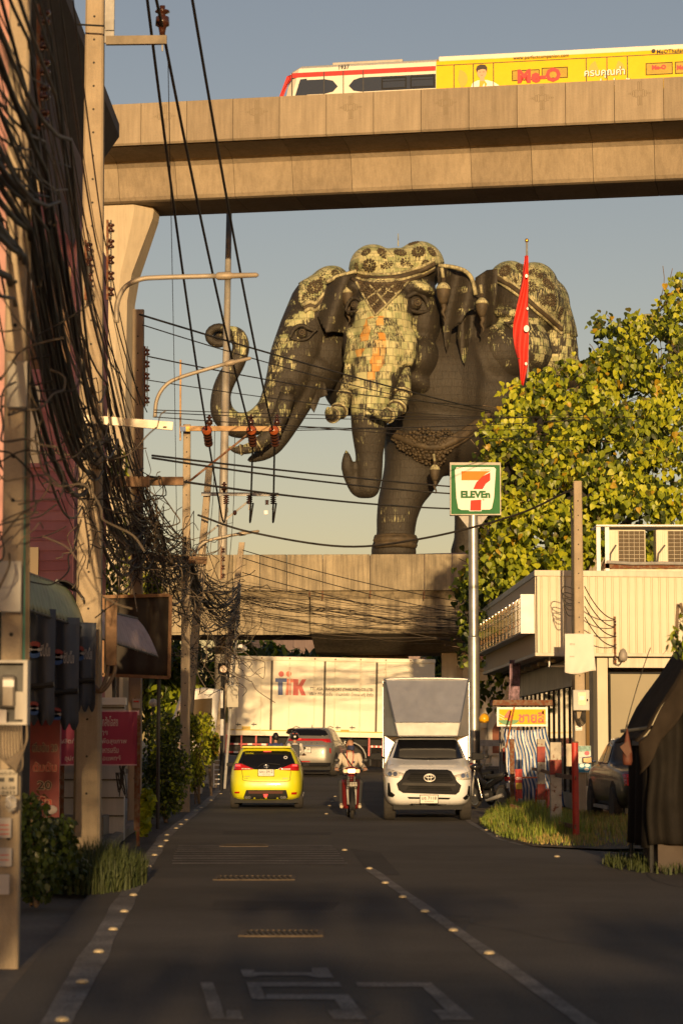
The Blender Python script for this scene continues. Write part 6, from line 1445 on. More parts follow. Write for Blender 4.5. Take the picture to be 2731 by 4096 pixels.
# ================================================================ red and white post fence on the verge
FN = empty('post_fence', (4.0, 46, 0), label='rusty red and white post fence along the grassy verge', cat='fence')
RWR = mat('post_red', (.27,.042,.03), .7, var=.3, scale=6, rust=.1); RWW = mat('post_white', (.42,.38,.31), .7, var=.25, scale=6, rust=.2)
posts = [(2019,3207,2990,18,0),(2048,3242,2956,9,1),(2114,3222,2955,12,2),(2164,3256,2956,15,3),(2222,3340,2969,22,4)]
tops = []
for px, pyb, pyt, hw, k in posts:
    gq = G(px, pyb); top = P(px, pyt, gq.y).z; wd = hw*2*gq.y/FPX; p = MB().box2((gq.x-wd/2, gq.y-wd/2, -.1), (gq.x+wd/2, gq.y+wd/2, top)).build('post', RUSTY if k in (1,) else RWW, FN, W=True, bevel=.008)
    if k in (0, 3, 4):
        for a, b in {0: ((.08,.26),(.75,.995)), 3: ((.19,.40),(.69,.90)), 4: ((.65,.81),)}[k]: MB().box2((gq.x-wd/2-.004, gq.y-wd/2-.004, top*a), (gq.x+wd/2+.004, gq.y+wd/2+.004, top*b)).build('red_band', RWR, p, W=True)
    tops.append((gq, top))
def rail(zs_, name):
    pts = [P(px, py, Y) for px, py, Y in zs_]
    for a, b in zip(pts, pts[1:]): MB().bar(a, b, .02, .07).build(name, RUSTY, FN, W=True)
rail([(2012,3050,G(2019,3207).y-.12),(2114,3072,G(2114,3222).y-.14),(2164,3082,G(2164,3256).y-.14),(2222,3100,G(2222,3340).y-.14),(2300,3112,38.4)], 'rail'); rail([(2040,3222,46),(2164,3262,45),(2222,3290,41-.14),(2300,3308,38.4)], 'rail')
gq = G(2303, 3372); tp = P(2297, 2970, gq.y); RPO = empty('red_post', (gq.x, gq.y, 0), label='round red painted steel post at the near end of the fence', cat='post'); MB().cyl((0,0,-.1),(tp.x-gq.x,0,tp.z),.055,.055,14).build('pipe', mat('red_pipe', (.46,.035,.02), .5, var=.15, scale=5, streak=.2, rust=.06), RPO, smooth=True, auto=30); MB().lathe([(.058,-.005),(.058,.012),(.03,.016)], 14, (tp.x-gq.x,0,tp.z)).build('cap', RUSTY, RPO)
# ================================================================ flag beyond
fb = P(2110, 1600, 160); FP = empty('flagpole', (fb.x, 160, 0), label='tall steel flagpole with a drooping red flag before the statue', cat='flagpole'); ft = P(2110, 968, 160).z
MB().cyl((0,0,0),(0,0,ft),.13,.07,12).build('pole', STEEL, FP, smooth=True); MB().ell((0,0,ft+.1),(.13,.13,.15),12,8).build('finial', mat('gold_ball', (.6,.35,.05), .3, .8), FP, smooth=True)
FL = empty('flag', (fb.x, 160, P(2100,1540,160).z), label='limp red flag with white marks hanging from the tall flagpole', cat='flag'); zf_ = FL.location.z
prof_ = [(1040,2098,2112),(1120,2088,2112),(1250,2062,2112),(1300,2052,2112),(1340,2052,2114),(1400,2060,2112),(1440,2070,2112),(1480,2076,2108),(1545,2082,2094)]
def flg(u, v):
    py = lerp(1025, 1545, v); xl = interp([(a, b) for a, b, c in prof_], py); xr_ = interp([(a, c) for a, b, c in prof_], py); p = P(lerp(xl, xr_, u)-2, py, 160); return (p.x-fb.x, -.25+.22*math.sin(u*9+v*11)*(1-u*.6), p.z-zf_)
MB().grid(flg, 14, 34).build('cloth', mat('flag_red', (.62,.035,.02), .7, var=.15, scale=1.2), FL, solid=.02, smooth=True)
for py, dx, s in ((1110,-8,.14),(1320,-8,.26),(1240,-4,.10),(1460,-10,.12)): p = P(2110+dx, py, 160); MB().prism([(p.x-fb.x+a*.7, p.z-zf_+b*1.5) for a, b in disc(0,0,s,s*.6,10)], -.56, -.5).build('white_mark', WHITEP, FL)
# ================================================================ the big tree over the shop, verge grass, shrubs
def leaf_mat(name, col, tr=.35):
    m = mat(name, col, .42, var=.25, scale=2.0, spec=.45); nt = m.node_tree; b = nt.nodes['Principled BSDF']; o = nt.nodes['Material Output']
    t = nt.nodes.new('ShaderNodeBsdfTranslucent'); t.inputs[0].default_value = (col[0]*1.1, col[1]*1.15, col[2]*.6, 1); x = nt.nodes.new('ShaderNodeMixShader'); x.inputs[0].default_value = tr
    nt.links.new(b.outputs[0], x.inputs[1]); nt.links.new(t.outputs[0], x.inputs[2]); nt.links.new(x.outputs[0], o.inputs['Surface']); return m
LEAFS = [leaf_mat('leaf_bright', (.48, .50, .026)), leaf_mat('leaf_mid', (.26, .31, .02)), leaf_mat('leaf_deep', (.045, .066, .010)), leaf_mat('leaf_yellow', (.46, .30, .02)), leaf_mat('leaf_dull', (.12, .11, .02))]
BARK = mat('tree_bark', (.19, .135, .085), .9, var=.35, scale=5, bump=.6, bscale=14)
def heart(s):
    o = [(0,0),(.20,.10),(.42,.02),(.50,-.22),(.38,-.52),(.16,-.80),(0,-1.08)]
    v = [(0,.03,-.10*0)] ; L = [(x*s, abs(x)*.18*s, z*s) for x, z in o]; Rr = [(-x*s, abs(x)*.18*s, z*s) for x, z in o]
    v = [(0,0,0),(0,.02*s,-.30*s),(0,.01*s,-.65*s),(0,-.03*s,-1.08*s)] + L[1:6] + Rr[1:6]
    f = [(0,1,5,4),(1,6,5),(1,2,7,6),(2,8,7),(2,3,8),(0,9,10,1),(1,10,11),(1,11,12,2),(2,12,13),(2,13,3)]
    return v, f
def oval(s, k=.36):
    v = [(0,0,0),(k*s*.8,.03*s,-.3*s),(k*s,.05*s,-.55*s),(0,-.04*s,-1.0*s),(-k*s,.05*s,-.55*s),(-k*s*.8,.03*s,-.3*s),(0,0,-.5*s)]
    return v, [(0,1,6),(1,2,6),(2,3,6),(3,4,6),(4,5,6),(5,0,6)]
def scatter(name, spots, shape, mats, parent, W=True, kind='stuff'):
    """one foliage part: many leaf-sized faces; spots = (pos, size, yaw, tilt, roll, mat index)"""
    V = []; F = []; MI = []; off = Vector((0,0,0)); p = parent
    while p is not None: off += p.location; p = p.parent
    bv, bf = shape(1.0); bv = [Vector(x) for x in bv]
    for pos, s, yaw, tilt, roll, mi in spots:
        m = Matrix.Rotation(yaw, 3, 'Z') @ Matrix.Rotation(tilt, 3, 'X') @ Matrix.Rotation(roll, 3, 'Y'); n = len(V); pos = Vector(pos)-(off if W else Vector((0,0,0)))
        V += [tuple(pos+(m @ x)*s) for x in bv]; F += [tuple(i+n for i in q) for q in bf]; MI += [mi]*len(bf)
    me = bpy.data.meshes.new(name); me.from_pydata(V, [], F)
    for m in mats: me.materials.append(m)
    me.polygons.foreach_set('material_index', MI); me.update(); o = link(name, me, parent)
    if kind: o['kind'] = kind
    return o
rn = random.Random(11)
TB_ = P(2330, 2900, 77); TREE = empty('bodhi_tree', (TB_.x, 77, zg(77)), label='large bodhi tree with bright heart-shaped leaves behind the shop', cat='tree')
CROWN = [(1760,1990,2400,70),(1000,0,0,0)]
# clumps: pixel centre, radii in pixels, distance
CL = [(2010,1640,120,90,71),(1990,1760,110,80,70),(2140,1600,130,110,73),(2180,1740,130,100,71),(2050,1880,150,90,70),(1960,1830,80,55,69.5),(2260,1560,120,110,74),(2380,1420,110,130,75),(2470,1340,100,100,75),(2580,1340,110,100,76),(2520,1480,130,100,74),(2380,1600,140,120,73),(2520,1640,140,120,72),(2650,1560,110,130,73),(2650,1750,120,130,72),(2330,1760,150,110,71),(2480,1820,150,110,70),(2620,1900,130,110,70),(2200,1880,130,100,70),(2350,1940,150,90,69.5),(2120,2010,100,100,69.5),(2050,2100,90,110,70),(1980,2230,110,100,71),(2080,2250,110,100,70),(2200,2120,120,110,70),(2180,2240,110,90,69.5),(2260,2050,90,90,69.5),(2380,2080,130,80,69.5),(2500,2020,140,90,69),(2640,2040,120,90,69),(1900,2280,100,70,72),(1870,2370,40,60,73),(1990,2360,90,80,71),(1960,2080,60,60,70.5),(2560,2160,120,70,69),(2300,2200,110,90,70),(2700,1250,60,90,76),(2700,1420,60,120,74),(1870,2480,36,44,74),(1910,2540,34,70,74),(1850,2600,50,22,74),(2010,2650,40,70,73),(1960,2740,24,60,72),(2730,1130,50,60,76),(2690,2180,90,60,69)]
spots = []; tips = []
OUT = [(1780,2420),(1850,2330),(1880,1880),(1930,1800),(1965,1620),(2030,1560),(2100,1500),(2230,1470),(2340,1390),(2390,1270),(2480,1270),(2560,1255),(2640,1270),(2670,1140),(2731,1060)]
for cx, cy, rx, ry, Y in CL:
    tips.append(P(cx, cy, Y+1.4))
    for _ in range(int(rx*ry/185)):                       # sprigs of leaves at the twig ends, gaps left between them
        a = rn.uniform(0, 2*math.pi); r = rn.random()**.5*1.12
        px, py = cx+rx*r*math.cos(a), cy+ry*r*math.sin(a); Ys_ = Y+rn.uniform(-1.5, 1.1); low = py > 2330
        if py < interp(OUT, px)+rn.uniform(-12, 14): continue
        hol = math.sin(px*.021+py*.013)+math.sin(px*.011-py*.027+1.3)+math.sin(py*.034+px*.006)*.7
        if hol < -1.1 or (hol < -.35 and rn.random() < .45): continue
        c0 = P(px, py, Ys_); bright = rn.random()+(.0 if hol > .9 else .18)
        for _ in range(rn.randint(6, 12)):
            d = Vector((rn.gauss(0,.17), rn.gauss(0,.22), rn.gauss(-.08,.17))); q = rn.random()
            mi = (2 if q < .7 else 1) if low else (3 if q < .032 else 4 if q < .07 else (0 if q < .72 else 1) if bright < .56 else (1 if q < .55 else 2))  # clump light and low-crown shade put into the leaf tones
            spots.append((c0+d, rn.uniform(.12, .21), rn.gauss(0, .7), rn.gauss(-.15, .4), rn.gauss(0, .4), mi))
    for _ in range(int(rx*ry/300)):                       # inner leaves, the crown's inside shade put into their deep tones
        a = rn.uniform(0, 2*math.pi); r = rn.random()**.5*.95; px, py = cx+rx*r*math.cos(a), cy+ry*r*math.sin(a)
        if py < interp(OUT, px)+30: continue
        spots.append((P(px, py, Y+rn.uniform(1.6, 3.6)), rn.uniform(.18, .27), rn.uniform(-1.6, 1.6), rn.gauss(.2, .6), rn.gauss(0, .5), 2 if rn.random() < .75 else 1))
spots.sort(key=lambda s: s[0].y)
heart_me = []
for k in range(5):
    v, f = heart(1.0); me = bpy.data.meshes.new('leaf'); me.from_pydata(v, [], f); me.materials.append(LEAFS[k]); me.update(); heart_me.append(me)
near, rest = spots[:300], spots[300:]
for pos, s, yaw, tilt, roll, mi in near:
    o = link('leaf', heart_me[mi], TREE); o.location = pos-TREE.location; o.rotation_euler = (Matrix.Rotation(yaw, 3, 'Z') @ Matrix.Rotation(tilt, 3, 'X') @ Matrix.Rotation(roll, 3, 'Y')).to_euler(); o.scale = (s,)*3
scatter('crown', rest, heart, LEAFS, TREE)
mb = MB(); base_ = Vector((TB_.x, 77, zg(77))); fork = base_+Vector((-.6,-.8,3.6))
mb.tube([base_, base_+Vector((-.2,-.3,1.8)), fork], [.5,.4,.34], 12)
limb_ends = []
for k, (px, py, Y) in enumerate(((2080,2080,73),(2420,2120,72.5),(2580,1950,73),(2150,1800,74),(2480,1560,75.5),(1960,2330,73.5))):
    e_ = P(px, py, Y); mid = fork.lerp(e_, .5)+Vector((rn.uniform(-.4,.4), rn.uniform(-.3,.3), rn.uniform(-.2,.6))); c = bez([fork, mid, e_], 6); mb.tube(c, [lerp(.26,.07,i/(len(c)-1)) for i in range(len(c))], 8); limb_ends.append(e_); limb_ends.append(mid)
mb.build('trunk', BARK, TREE, W=True, smooth=True)
mb = MB()
for t in tips:
    e_ = min(limb_ends, key=lambda q: (q-t).length); mid = e_.lerp(t, .55)+Vector((rn.uniform(-.3,.3), 0, rn.uniform(-.25,.25))); c = bez([e_, mid, t], 4); mb.tube(c, [lerp(.06,.018,i/(len(c)-1)) for i in range(len(c))], 5)
    for _ in range(5):
        q = t+Vector((rn.uniform(-.8,.8), rn.uniform(-1.4,-.2), rn.uniform(-.7,.5))); mb.tube(bez([c[5], c[6].lerp(q, .5)+Vector((0,0,rn.uniform(-.1,.15))), q], 3), .011, 4)
mb.build('branches', BARK, TREE, W=True, smooth=True)
# grass on the verge
vg = [(2.62,46.5),(2.62,40.3),(2.95,37.3),(3.9,36.3),(5.6,36.8),(6.6,40),(6.4,47),(5.0,52.5),(3.2,53)]
SOIL = mat('verge_soil', (.15,.115,.07), .95, var=.4, scale=2, bump=.5, bscale=20, fine=.3)
mb = MB(); n = len(vg); c0 = (4.3, 44, .12); mb.add([(x, y, .005) for x, y in vg]+[(lerp(x,4.3,.3), lerp(y,44,.3), .09) for x, y in vg]+[c0], [(i, (i+1) % n, n+(i+1) % n, n+i) for i in range(n)]+[(n+i, n+(i+1) % n, 2*n) for i in range(n)])
tag(mb.build('verge', SOIL, smooth=True), kind='structure')
GR = [mat('grass_green', (.22,.28,.03), .6, var=.3, scale=3), mat('grass_deep', (.11,.15,.02), .6, var=.3), mat('grass_dry', (.36,.26,.08), .8, var=.3)]
def blades(name, label, n, place, hmin, hmax, mats, lean=.5, w=.012):
    V = []; F = []; MI = []
    for _ in range(n):
        q = place()
        if q is None: continue
        x, y, z, hs, mi = q; h = rn.uniform(hmin, hmax)*hs; a = rn.uniform(0, 6.28); d = Vector((math.cos(a), math.sin(a), 0)); s = Vector((-d.y, d.x, 0))*w*rn.uniform(.7,1.3); k = rn.uniform(.1,1)*lean*h; b = Vector((x,y,z)); i = len(V)
        V += [tuple(b-s), tuple(b+s), tuple(b+d*k*.35+s*.7+Vector((0,0,h*.6))), tuple(b+d*k*.35-s*.7+Vector((0,0,h*.6))), tuple(b+d*k+Vector((0,0,h)))]; F += [(i,i+1,i+2,i+3),(i+3,i+2,i+4)]; MI += [mi]*2
    me = bpy.data.meshes.new(name); me.from_pydata(V, [], F)
    for m in mats: me.materials.append(m)
    me.polygons.foreach_set('material_index', MI); me.update(); return tag(link(name, me), label, 'grass', kind='stuff')
def vplace():
    x, y = rn.uniform(2.6, 6.6), rn.uniform(36.3, 53)
    if not inpoly(x, y, vg): return None
    d = pdist(x, y, vg); c = math.sin(x*2.1+y*.9)*.5+math.sin(y*1.7-x)*.5
    if x > 3.9 and y < 41 and rn.random() < .55: return None
    tall = 1.0 if x < 4.0 and y > 39 else .45
    return x, y, .03+min(.07, d*.08), tall*(.75+.35*c)*min(1, .35+d*1.2), 2 if (tall < .6 and rn.random() < .5) or rn.random() < .1 else (0 if rn.random() < .6 else 1)
blades('verge_grass', 'bright tufted grass on the verge below the red and white fence', 30000, vplace, .16, .46, GR, .5, .006)
def tuft(name, cx, cy, rx, ry, n, h, label, z=.0, mats=GR):
    def pl():
        a, r = rn.uniform(0, 6.28), rn.random()**.6; return cx+rx*r*math.cos(a), cy+ry*r*math.sin(a), z, 1.1-.5*r, 0 if rn.random() < .4 else 1
    return blades(name, label, n, pl, h*.5, h, mats, .6, .010)
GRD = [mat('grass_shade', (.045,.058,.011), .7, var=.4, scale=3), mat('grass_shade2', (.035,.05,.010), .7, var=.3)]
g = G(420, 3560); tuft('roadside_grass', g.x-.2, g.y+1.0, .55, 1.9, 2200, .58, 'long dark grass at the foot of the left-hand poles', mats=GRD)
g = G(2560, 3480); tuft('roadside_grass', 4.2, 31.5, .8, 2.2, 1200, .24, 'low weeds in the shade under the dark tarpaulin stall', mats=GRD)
# shrubs along the left pavement
def shrub(name, label, blobs, n, size, cols, stem=None, shape=oval, cat='shrub', group=None, hang=0.):
    x, y, z = blobs[0][:3]; e = empty(name, (x, y, stem if stem is not None else 0), label=label, cat=cat, group=group); sp = []
    for bx, by, bz, rx, ry, rz in blobs:
        for _ in range(int(n/len(blobs))):
            d = Vector((rn.gauss(0,1), rn.gauss(0,1), rn.gauss(0,1))).normalized()*rn.random()**.4
            sp.append(((bx+d.x*rx, by+d.y*ry, bz+d.z*rz), size*rn.uniform(.6,1.2), rn.uniform(0,6.28), rn.uniform(-1.3,.3)+hang, rn.gauss(0,.5), rn.choice(cols)))
    scatter('foliage', sp, shape, LEAFS, e)
    mb = MB()
    for bx, by, bz, rx, ry, rz in blobs: mb.tube(bez([(x+rn.uniform(-.08,.08), y+rn.uniform(-.08,.08), stem or 0), (lerp(x,bx,.5), lerp(y,by,.5), bz*.5+.5*(stem or 0)), (bx, by, bz+rz*.3)], 4), .02, 5)
    mb.build('stems', BARK, e, W=True, smooth=True); return e
def PB3(px, py, Y, rx, ry, rz): p = P(px, py, Y); return (p.x, Y, p.z, rx*Y/FPX, ry, rz*Y/FPX)
shrub('clipped_bush', 'dense dark green bush beside the magenta sign', [PB3(660,3180,48,80,.7,90), PB3(640,3020,48.5,80,.7,110), PB3(700,3080,48,75,.6,120), PB3(650,2920,49,75,.6,80), PB3(610,3130,48.5,50,.6,110)], 5200, .085, [1,2,2,2])
shrub('leafy_shrub', 'feathery bright green shrub with orange flowers beyond the dark bush', [PB3(790,2990,62,60,.6,110), PB3(810,2900,62,50,.5,60), PB3(770,3090,62,50,.6,70), PB3(740,2890,61,50,.5,60)], 2600, .13, [0,0,1,1,2,4], shape=lambda s: oval(s, .22))
shrub('potted_plant', 'flowering plant above the white urn by the roadside', [PB3(838,3000,68,38,.4,50), PB3(850,2960,68,30,.4,40)], 900, .11, [1,2,2,1,3])
shrub('climber', 'young creeper with pale leaves at the foot of the magenta sign post', [PB3(585,3230,41,28,.25,50), PB3(575,3300,41,24,.2,50), PB3(590,3180,41,22,.2,30)], 330, .12, [0,1,1], shape=heart)
shrub('roadside_plant', 'dark leafy plants at the foot of the nearest pole', [PB3(130,3300,24,90,.5,150), PB3(230,3380,25,90,.5,130), PB3(150,3480,24,100,.5,120), PB3(280,3480,26,80,.5,80)], 2600, .08, [2])
shrub('small_tree', 'leafy tree behind the left-hand poles above the billboard', [PB3(480,2200,52,110,.8,180), PB3(440,2380,52,80,.8,120), PB3(600,2330,53,60,.6,60), PB3(470,1880,53,45,.5,110), PB3(560,2500,53,60,.6,60)], 2200, .17, [1,2,2,0], shape=lambda s: oval(s, .16), cat='tree')
# greenery beyond the flyover and along the cross road
for k, (px, py, Y, rx, ry) in enumerate(((1150,2640,128,260,60),(1000,2610,132,160,70),(1400,2630,130,180,50),(650,2620,126,180,110),(250,2600,128,260,140),(1800,2600,126,90,70))):
    shrub('far_tree', ['dark tree under the flyover above the middle of the lorry','palm-like tree showing under the flyover left of the pier','dark tree beside the flyover pier','dark tree beyond the flyover behind the tangled cables','dark tree far behind the left-hand shops','dark tree at the end of the flyover near the pink wall'][k], [PB3(px,py,Y,rx,2.5,ry), PB3(px+rx*.4,py+60,Y,rx*.7,2.5,ry*1.6), PB3(px-rx*.4,py+70,Y,rx*.7,2.5,ry*1.6), PB3(px,py+150,Y,rx,2.5,ry*1.6)], 1500, .75, [1,2,2], shape=lambda s: oval(s, .2), cat='tree', group='trees beyond the flyover')

# unseen trees added behind the camera to shade near road, stall and left-hand poles
shrub('added_shade_tree', 'unseen tree added behind the camera to shade the left-hand poles', [(-3.6,-10,2.6,1.4,1.2,1.2),(-2.2,-10,3.4,.8,1.2,1.4),(-3.0,-10,5.4,1.6,1.2,1.5),(-2.1,-10,6.4,.8,1.2,1.4),(-3.6,-10,7.4,1.4,1.2,1.2)], 2300, .30, [1,2], shape=lambda s: oval(s,.4), cat='tree', group='added shade trees behind the camera')
shrub('added_shade_tree', 'unseen tree added behind the camera to shade the dark stall', [(6.4,-10,3.4,1.4,1.2,1.2),(6.8,-10,4.6,1.3,1.2,.9),(8.2,-10,4.4,1.4,1.2,1.2)], 1700, .30, [1,2], shape=lambda s: oval(s,.4), cat='tree', group='added shade trees behind the camera')
shrub('added_shade_tree', 'thin unseen tree added behind the camera to dapple the near road', [(.2,-10,2.9,1.2,1.0,.22),(2.2,-10,2.7,1.3,1.0,.22),(1.4,-10,3.7,1.6,1.0,.25),(3.8,-10,3.2,1.0,1.0,.3)], 380, .30, [1,2], shape=lambda s: oval(s,.4), cat='tree', group='added shade trees behind the camera')
# ================================================================ right foreground: dark pickup, tarpaulin stall; far right: white wall, pink house
PK = empty('parked_pickup', (5.95, 47.5, 0), 2, label='black pickup parked in the shade in front of the shop', cat='pickup')
BLK = mat('car_black', (.010,.009,.009), .4, coat=.3, var=.05)
rings = [(.30,.78,-2.4,2.4),(.42,.87,-2.55,2.5),(.70,.90,-2.6,2.55),(.95,.89,-2.55,2.5),(1.08,.865,-2.5,2.3),(1.12,.83,-.6,1.5),(1.25,.78,-.5,1.25),(1.55,.68,-.3,.75),(1.66,.62,-.15,.5),(1.69,.45,0,.3)]
bo, B = car_body(PK, rings, BLK, .26)
for s in (-1, 1):
    wheel(PK, s*.8, -1.5, .37, .24, s, 6); wheel(PK, s*.8, 1.55, .37, .24, s, 6); mirror(PK, s*.92, 1.0, 1.22, s, CHROME, .2, .16)
    proj_poly([(-.35,1.16),(-.2,1.5),(.25,1.56),(.3,1.16)], B, .006, .02, (-s,0,0)).build('side_window', GLT, PK, smooth=True); proj_poly([(.36,1.16),(.34,1.56),(.6,1.52),(1.05,1.16)], B, .006, .02, (-s,0,0)).build('side_window', GLT, PK, smooth=True)
    for yy in (-1.5, 1.55): proj_poly([(yy+a, .40+b) for a, b in disc(0,0,.46,.46,18) if b > -.1], B, .004, .02, (-s,0,0)).build('wheel_arch', CHASS, PK)
    MB().box2((s*.86-.05,-.9,.30),(s*.86+.05,1.0,.36)).build('side_step', STEEL, PK)
    proj_poly([(s*.60,.78),(s*.80,.78),(s*.82,1.02),(s*.62,1.02)], B, .015, .03).build('tail_lamp', LAMPR, PK)
plate(PK, B, 0, .62, .34, .15, 'ฒพ 2417', 'กรุงเทพมหานคร', INK)
MB().box((0,0,.32), (1.5,4.2,.14)).build('underbody', CHASS, PK)
# shaded stall under dark tarpaulin near the right edge
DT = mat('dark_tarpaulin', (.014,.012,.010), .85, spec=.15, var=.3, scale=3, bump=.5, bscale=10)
SX = empty('tarpaulin_stall', (4.6, 30.6, 0), label='street stall wrapped in dark tarpaulin at the right edge', cat='stall')
def cov(u, v):
    x = lerp(3.62, 5.8, u); top = interp([(0,1.62),(.06,1.72),(.12,2.0),(.35,2.75),(.55,3.3),(1,3.9)], u)
    return (x, 29.7-.06*math.sin(u*34)*v-.08*math.sin(u*13+1)-.12*v, lerp(top-.02, top-.42+.05*math.sin(u*21), v))
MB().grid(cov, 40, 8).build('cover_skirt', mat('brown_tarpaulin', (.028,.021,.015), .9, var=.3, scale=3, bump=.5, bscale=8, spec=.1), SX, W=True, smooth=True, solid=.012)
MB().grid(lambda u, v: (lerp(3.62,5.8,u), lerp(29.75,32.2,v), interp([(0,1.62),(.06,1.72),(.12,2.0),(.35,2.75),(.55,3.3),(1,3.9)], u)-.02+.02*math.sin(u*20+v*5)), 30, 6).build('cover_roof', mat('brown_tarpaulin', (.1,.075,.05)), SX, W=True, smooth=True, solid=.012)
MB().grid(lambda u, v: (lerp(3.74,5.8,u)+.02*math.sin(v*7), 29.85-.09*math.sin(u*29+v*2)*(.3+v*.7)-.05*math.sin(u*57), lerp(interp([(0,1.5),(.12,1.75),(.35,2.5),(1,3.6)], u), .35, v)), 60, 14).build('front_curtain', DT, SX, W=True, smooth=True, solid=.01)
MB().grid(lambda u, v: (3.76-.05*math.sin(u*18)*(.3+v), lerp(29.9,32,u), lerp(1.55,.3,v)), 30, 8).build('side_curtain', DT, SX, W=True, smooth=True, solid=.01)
for x, y in ((3.8,29.95),(5.7,29.95),(3.8,32),(5.7,32)): MB().cyl((x,y,0),(x,y,1.7 if x < 5 else 3.7),.03,n=8).build('post', DARKM, SX, W=True)
MB().box2((3.9,30.1,.0),(5.6,31.6,.75)).build('counter', mat('stall_counter', (.06,.045,.035), .8), SX, W=True)
a, b = P(2480,2925,30), P(2552,2916,30); tag(MB().tube([a, b, b+Vector((.5,.2,.06))], .022, 8).build('awning_pipe', DARKM), 'dark pipe end sticking out left of the tarpaulin stall', 'pipe')
a, b = P(2500,2915,30), P(2600,2590,30); tag(MB().tube(sag(a, b, -.05, 8), .006, 5).build('guy_rope', WIRE), 'thin guy rope running up to the tarpaulin stall roof', 'rope')
c = P(2508, 3060, 29.6); cn = empty('folded_umbrella', (c.x, 29.6, c.z), label='orange-red folded cloth umbrella hanging beside the tarpaulin stall', cat='umbrella'); MB().lathe([(.05,0),(.062,.05),(.058,.16),(.04,.26),(.022,.36),(.008,.44)], 12, sx=1, sy=.8).build('cloth', mat('cone_orange', (.10,.028,.014), .7, var=.3, scale=7), cn, smooth=True); MB().cyl((0,0,.42),(0,0,.5),.006,n=6).build('string', WIRE, cn)
MB().add([(-.10,-.09,.22),(.0,-.09,.30),(.04,-.09,.16),(-.02,-.09,.10)]+[(-.10,-.08,.22),(.0,-.08,.30),(.04,-.08,.16),(-.02,-.08,.10)], [(0,1,2,3),(7,6,5,4),(0,4,5,1),(1,5,6,2),(2,6,7,3),(3,7,4,0)]).build('flap', mat('cone_pale', (.11,.05,.03), .8), cn)
p = P(2706, 2560, 27); shrub('hanging_foliage', 'drooping leafy twig at the right edge above the tarpaulin stall', [(p.x, 27, p.z, .12, .2, .22), (p.x+.15, 27.1, p.z+.25, .12, .2, .15)], 70, .14, [1,2], stem=p.z+.4, shape=lambda s: oval(s,.2), cat='plant')
# parked mopeds beside the pickup
moped('motorcycle', (P(1955,3200,58.5).x, 58.2, 0), -150, mat('moped_black2', (.014,.014,.016), .25, coat=.8), 'black moped parked with its rear wheel towards the fence', lean=6)
mm = moped('motorcycle', (P(1925,3190,60).x, 60.4, 0), -28, mat('moped_maroon', (.12,.012,.014), .25, coat=.8), 'dark red moped with a yellow helmet parked behind the black one', lean=-6)
hp = P(1935, 2895, 59.9); HE = empty('yellow_helmet', (hp.x, 59.9, hp.z), label='round yellow helmet resting on the parked dark red moped', cat='helmet')
mb = MB(); mb.ell((0,0,.12), (.12,.14,.13), 18, 12); mb.f = [f for f in mb.f if all(mb.v[i][2] > .02 for i in f)]; mb.build('shell', mat('helmet_yellow', (.75,.38,.01), .3, coat=.7, var=.05), HE, solid=.02, smooth=True); MB().tube([(.1*math.cos(t),-.135+.02*abs(math.sin(t)),.05+.0*t) for t in (0,1.57,3.14)], .008, 5).build('rim_trim', BLACKP, HE)
# plant pot, bottle, timber by the plinth
p = P(2345, 3150, 53.5); e = empty('plant_pot', (p.x, 55.6, P(2345,3152,55.6).z-.0), label='black plant pot on the shop plinth by the concrete pole', cat='pot'); MB().lathe([(.11,0),(.17,.28),(.18,.30),(.15,.30),(.14,.25)], 16).build('pot', BLACKP, e, smooth=True)
e.location.z = .62; 
p = P(2394, 3150, 55.6); e = empty('bottle', (p.x, 55.7, .62), label='green capped bottle of yellow liquid standing on the shop plinth', cat='bottle'); MB().lathe([(.035,0),(.036,.14),(.03,.18),(.014,.22),(.013,.26)], 12).build('body', mat('bottle_yellow', (.4,.3,.04), .1, coat=.5), e, smooth=True); MB().lathe([(.016,.26),(.016,.29)], 10).build('cap', mat('cap_green', (.03,.2,.05), .4), e)
g = G(2420, 3255); tag(MB().box((g.x, g.y-.6, .05), (1.0,.09,.09)).build('timber', WOOD), 'short timber beam on the ground before the shop plinth', 'timber')
# white ornamental wall and pink house at the far side of the main road
WW = empty('temple_wall', (5.5, 112, zg(112)), label='white moulded ornamental wall far behind the shop sign pole', cat='wall'); WPL = mat('white_plaster', (.62,.56,.46), .8, var=.1, scale=1, streak=.25)
def wp(px, py): return P(px, py, 112)
a, b = wp(1780, 2990), wp(2160, 2640)
MB().box2((a.x,112,zg(112)),(b.x,112.6,b.z)).build('wall', WPL, WW, W=True)
for py, h, d in ((2665,.22,.25),(2740,.14,.16),(2755,.3,.10),(2905,.16,.18),(2980,.5,.22)): z = wp(1900,py).z; MB().box2((a.x-.05,112-d,z-h/2),(b.x+.05,112.02,z+h/2)).build('moulding', WPL, WW, W=True)
for px in (1795, 1880, 1990, 2110): x = wp(px,2700).x; MB().box2((x-.35,111.72,zg(112)),(x+.35,112.1,b.z+.5)).build('pilaster', WPL, WW, W=True); MB().lathe([(.5,0),(.5,.12),(.3,.3),(.14,.8),(.04,1.1),(0,1.2)], 12, (x,112,b.z+.5)).build('finial', WPL, WW, W=True, smooth=True)
for px in (1985, 2080):
    x, z = wp(px, 2960).x, zg(112)+.5; MB().prism([(x-.42,z),(x+.42,z),(x+.42,z+1.5),(x,z+2.2),(x-.42,z+1.5)], 111.55, 112.0).build('niche_surround', WPL, WW, W=True); MB().prism([(x-.22,z+.1),(x+.22,z+.1),(x+.22,z+1.2),(x,z+1.6),(x-.22,z+1.2)], 111.52, 111.6).build('niche_door', mat('niche_brick', (.25,.09,.05), .8), WW, W=True)
